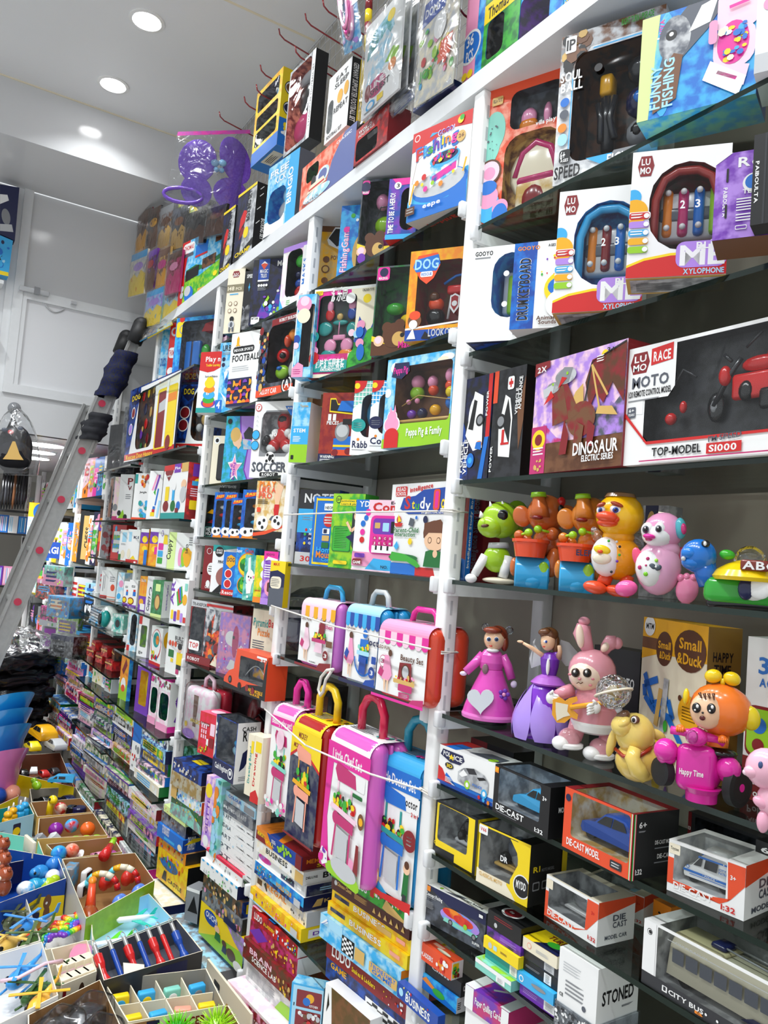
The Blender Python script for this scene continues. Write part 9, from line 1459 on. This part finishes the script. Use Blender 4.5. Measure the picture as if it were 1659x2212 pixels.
# ---------------------------------------------------------------- left side: buckets, sacks, rucksack, far counter
random.seed(9)
cx = at_z(6, 1650, .42)
def cup(label, dx, dz, c, c2, tilt):
    r = root('toy_bucket', label, 'bucket', (cx.x+dx, cx.y-.03, dz), .3, 'stacked scoop buckets'); R_ = Matrix.Rotation(tilt, 3, 'Y')
    m = MB(); n = 28; V = []; prof = [(.075, 0), (.085, .12), (.098, .26), (.112, .30)]
    for rr, z in prof:
        for i in range(n):
            a = 2*pi*i/n; zz = z+(max(0, cos(a))*.10 if z > .2 else 0)*(1 if z > .28 else .4); V.append(R_ @ Vector(((rr+(max(0, cos(a))*.05 if z > .28 else 0))*cos(a), rr*sin(a), zz)))
    F = [(j*n+i, j*n+(i+1) % n, (j+1)*n+(i+1) % n, (j+1)*n+i) for j in range(3) for i in range(n)]
    m.add(V, F, c, True, c2); m.add([q*.97+Vector((0, 0, .004)) for q in V], [f[::-1] for f in F], c, True, c2); m.add(V[:n], [tuple(reversed(range(n)))], c); m.build('bucket', 'plastic', r); return r
for k, (lb, c, dz) in enumerate([('pink scoop bucket, lowest of the nested stack', 'e07ac0', .16), ('blue scoop bucket, second of the nested stack', '1c84d0', .27), ('pink rimmed blue scoop bucket, third of the nested stack', '2a90d8', .34), ('sky blue scoop bucket on top of the nested stack', '2098e0', .41)]): cup(lb, -.004*k, dz, c, c, .12)
m = MB(); m.box((-.12, -.12, 0), (.12, .12, .16)); o = m.build('bucket_stand', 'greycard'); o.location = (cx.x, cx.y-.03, 0); tag(o, 'plain stand under the nested scoop buckets', 'stand')
# black sacks piled in the aisle
def sack(label, px, py, z, L, W_, h, col='k', mat='black_sack', seed=0):
    a = at_z(40, 1566, .30)+Vector((-.02*(seed % 2), -.12, 0)); m = MB(); n = 72; k = 30; V = []
    for j in range(k+1):
        p = -pi/2+pi*j/k
        for i in range(n):
            t = 2*pi*i/n; d = Vector((cos(p)*cos(t), cos(p)*sin(t), sin(p))); s_ = Vector((math.copysign(abs(d.x)**.6, d.x)*L, math.copysign(abs(d.y)**.6, d.y)*W_, math.copysign(abs(d.z)**.7, d.z)*h))
            s_ += d*.034*(noise.noise(Vector((s_.x*14+seed*7, s_.y*14, s_.z*30)))+.9*noise.noise(Vector((s_.x*34, s_.y*34+seed, s_.z*80)))); V.append(s_)
    m.add(V, [(j*n+i, j*n+(i+1) % n, (j+1)*n+(i+1) % n, (j+1)*n+i) for j in range(k) for i in range(n)], col, True)
    o = m.build('plastic_sack', mat); o.location = (a.x, a.y, z); o.rotation_euler = (0, 0, radians(-60)); tag(o, label, 'sack')
a0 = at_z(50, 1540, .42)
for k, lb in enumerate(['glossy black sack at the bottom of the aisle pile', 'glossy black sack second from below in the aisle pile', 'glossy black sack third from below in the aisle pile', 'glossy black sack fourth from below in the aisle pile', 'glossy black sack near the top of the aisle pile']):
    sack(lb, 40+5*(k % 2), 1566-k*34, .285+.108*k, .30, .21, .056, seed=k)
sack('clear and pink bag of toys on top of the black sacks', 46, 1390, .83, .24, .2, .06, 'P', 'bag_film', 8)
solo(lambda m: m.box((-.32, -.22, 0), (.32, .22, .22)), 'sack_stand', 'grey stand under the pile of black sacks', 'stand', Vector((at_z(40, 1566, .30).x, at_z(40, 1566, .30).y-.12, 0)), radians(-60), 'greycard')
# rucksack hanging from a suction hook on the loft front
y0 = at_x(30, 950, -4.62); 
t = Toy('hanging_rucksack', 'black rucksack with a tan rocket patch hanging in a clear bag under the loft front', 'rucksack', 30, 1020, at_y(30, 1020, y0.y).z, y0.y)
t.e(30, 972, 36, 54, '15151a', 0, 22); t.e(30, 988, 35, 38, '1b1b22', -10, 20); t.part('bag_body', 'cloth')
t.e(30, 1000, 32, 20, '101014', -20, 12); t.part('front_pocket', 'cloth')
for i, q in enumerate([[(26, 958), (31, 958), (40, 984), (48, 996), (8, 996), (16, 984)]]):
    t.m.add([t.p(x, y, -32) for x, y in q], [tuple(range(6))], 'C'); 
t.part('rocket_patch', 'card')
for x, y, c in ((10, 934, 'x'), (22, 938, 'r'), (40, 930, 'x')): t.e(x, y, 6, 5, c, -22, 2); t.part('badge', 'card')
t.t([(16, 930, 0), (26, 900, 0), (36, 930, 0)], 3, 'K'); t.part('grab_loop', 'cloth')
V = []; 
for j in range(11):
    v = j/10; rad = 8+40*min(1, v*2.2)**.7; cy = 885+140*v
    for i in range(20): a = 2*pi*i/20; V.append(t.p(31+rad*cos(a)+2*sin(i*3+j), cy, rad*.6*sin(a)))
t.m.add(V, [(j*20+i, j*20+(i+1) % 20, (j+1)*20+(i+1) % 20, (j+1)*20+i) for j in range(10) for i in range(20)], 'w', True); t.part('clear_bag', 'bag_film')
a = at_x(31, 882, -4.797); o = solo(lambda m: (m.lathe([(.034, 0), (.022, .012), (.008, .02), (.006, .03)], col='e', rot=Matrix.Rotation(pi/2, 3, 'Y')), m.tube([(.02, 0, 0), (.05, 0, -.02), (.16, 0, -.03)], .004, 'e', 6)), 'suction_hook', 'grey suction hook on the loft front above the rucksack', 'hook', a, 0)
# boxes on a shelf beyond the loft door frame (upper left)
for i, (c, q, lb, art) in enumerate([('n', [(0, 505), (32, 520), (42, 405), (0, 398)], 'navy box with white aeroplane pictures at the upper left edge', 'P 0 60 60 76 50 86 0 80 w;O 40 40 30 16 e;P 0 20 80 30 90 16 0 6 E'), ('s', [(-4, 592), (18, 597), (28, 520), (0, 508)], 'sky blue box with a small plane below the navy box', 'O 30 84 16 5 n;R 0 0 100 10 y;P 0 40 30 50 30 40 0 34 k;B 4 10 96 80 10 6 Sbs')]):
    xs = [at_x(a_, b_, -4.70) for a_, b_ in q]
    m = MB(); V = [v for v in xs]+[v-Vector((.08, 0, 0)) for v in xs]; O = xs[0]
    m.add([v-O for v in V], [(0, 1, 2, 3), (1, 5, 6, 2), (3, 2, 6, 7), (5, 4, 7, 6), (4, 0, 3, 7), (0, 4, 5, 1)], c)
    e1 = (xs[1]-xs[0]); e2 = xs[3]-xs[0]; w, h = e1.length, e2.length; e1.normalize(); e2.normalize(); nn = e1.cross(e2); Face(m, lambda a_, b_, o_: e1*a_+e2*b_+nn*o_, w, h).art(art)
    o = m.build('plane_box', 'card'); o.location = O; tag(o, lb, 'toy box')
a, b = at_x(0, 606, -4.72), at_x(0, 715, -4.72)
for z, lb in ((a.z, 'white shelf edge at the upper left, under the sky blue plane box'), (b.z, 'lower white shelf edge at the upper left border')):
    m = MB(); m.box((-4.81, -1.2, z-.02), (-4.70, -.66, z)); tag(m.build('side_shelf', 'white_metal'), lb, 'shelf')
m = MB(); m.box((-4.80, -1.3, 2.28), (-4.76, -.645, 2.30)); tag(m.build('side_shelf', 'white_metal'), 'ledge at the lower left corner of the loft door', 'shelf')
# counter across the far end with packets, umbrellas and brushes
XE = -7.4
y1, y2 = at_x(-60, 1200, XE).y, at_x(62, 1200, XE).y
zz = [at_x(30, q, XE).z for q in (1102, 1152, 1266, 1365, 1510)]
r = root('end_rack', 'black shelved rack of stationery across the far end of the aisle', 'rack', (XE, y1, 0), 0)
for z in zz: m = MB(); m.box((-.25, 0, z-.015), (0, y2-y1, z), 'k'); m.build('rack_shelf', 'card', r)
m = MB(); m.rbox((-.02, y2-y1, 0), (.02, y2-y1+.035, zz[0]+.32), .004, 'w', 2); m.build('rack_post', 'card', r)
for k, (z, cols, h, lb) in enumerate([(zz[1], 'bBbwb', .15, 'blue and white pencil packet'), (zz[2], 'pyvpm', .16, 'pastel packet'), (zz[3], 'nGRnO', .13, 'dark glue tube packet'), (zz[4], 'kbRbk', .12, 'small dark packet')]):
    for i, c in enumerate(cols):
        yy = lerp(y1+.03, y2-.10, i/4); carton('stationery_packet', f'{CN[c]} packet, {NTH[i]} from left, {["top", "second", "third", "lowest"][k]} row of the far black rack', 'stationery packet', Vector((XE-.08, yy, z+.001)), radians(90), (y2-y1)/6, .08, h, c, ';'.join(f'R {10+20*q} 8 {22+20*q} 92 {random.choice("wSsP" if k < 2 else "kwgx")}' for q in range(4)), group='packets on the far rack')
for i in range(9):
    p0, p1 = at_x(2+i*6, 1100, XE+.05), at_x(12+i*6, 1012, XE+.05); m = MB(); m.tube([p0, lerp(p0, p1, .3), p1], [.004, .02, .012], 'kKkkNkkKk'[i], 8); tag(m.build('folded_umbrella', 'plastic'), f'{"tan" if i == 4 else "black"} folded umbrella, {NTH[i]} from left above the far rack', 'umbrella', 'folded umbrellas')
# loft column and the baby picture board near it
bx(.0+at_y(80, 1180, .0).z*0+1.02, -.10, (64, 1085), (104, 1083), 40, .05, 'picture_board', 'yellow and white learning board with a child picture behind the ladder', 'picture board', 'w/S', 'R 0 84 100 100 y;C 60 90 9 b;T 50 86 10 20 w:2;O 40 56 30 16 D;O 40 50 26 14 F;O 44 28 30 14 l')
a = at_y(104, 1190, -.06)
carton('magnetic_letters_box', 'blue box with white capital letters beside the ladder', 'toy box', Vector((a.x-.16, -.12, at_y(104, 1208, -.1).z)), radians(35), .24, .05, .12, 'B', 'T 12 30 40 80 w:MAGI')
for k, (px, py, z, c, nm) in enumerate([(100, 1450, .62, 'b', 'blue'), (106, 1415, .78, 'k', 'black'), (84, 1350, .9, 'm', 'magenta'), (100, 1330, 1.0, 's', 'sky blue'), (120, 1372, .86, 'l', 'lime'), (76, 1290, 1.12, 'O', 'orange'), (92, 1262, 1.2, 'T', 'mint')]):
    a = at_z(px, py, z) if z < 1.1 else at_y(px, py, -.15)
    carton('bagged_toy_box', f'{nm} bagged toy on the crowded shelves behind the ladder', 'toy box', Vector((max(a.x, -7.2), max(a.y, -.3), a.z)), radians(30), .2, .12, .13, c+'/'+random.choice('wkeS'), rart(), wrap=True, film='bag_film')
# strings tied across the second bay to hold the goods in
def string(label, pts, sag=.0):
    P_ = [at_y(a_, b_, c_) for a_, b_, c_ in pts]; m = MB(); out = []
    for p, q in zip(P_, P_[1:]):
        for i in range(7): t_ = i/6; v = p.lerp(q, t_); v.z -= sag*sin(pi*t_); out.append(v)
    m.tube(out, .0022, 'c', 6); tag(m.build('string', 'rope'), label, 'string')
string('white string tied across the learning boxes shelf', [(614, 1112, -.055), (780, 1106, -.06), (945, 1104, -.012)])
string('white string stretched across the three striped carry cases', [(586, 1308, -.03), (720, 1352, -.075), (930, 1402, -.075)])
string('white string stretched across the row of tall suitcases', [(572, 1532, -.05), (660, 1610, -.10), (800, 1672, -.10), (910, 1706, -.07)])
for i, (a_, b_) in enumerate(((944, 1104), (928, 1402), (912, 1706))):
    p = at_y(a_, b_, .0); z = p.z; m = MB()
    for k in range(2): m.tube([(PX[1]-.003, -.004, z+.004*k), (PX[1]+.040, -.004, z-.003+.004*k), (PX[1]+.040, .038, z), (PX[1]-.003, .038, z+.002), (PX[1]-.003, -.004, z+.004*k)], .002, 'c', 5, False)
    tag(m.build('string_knot', 'rope'), ['string wound round the upright beside the study book box', 'string wound round the upright beside the beauty case', 'string wound round the upright beside the doctor suitcase'][i], 'string')
P_ = [at_y(a_, b_, -.05) for a_, b_ in ((720, 1446), (706, 1448), (694, 1462), (688, 1490), (692, 1502), (698, 1494), (704, 1468), (716, 1450))]; m = MB(); m.tube(P_, .004, 'w', 7); tag(m.build('cord_loop', 'rope'), 'white cord loop hanging off the shelf under the doctor carry case', 'cord')
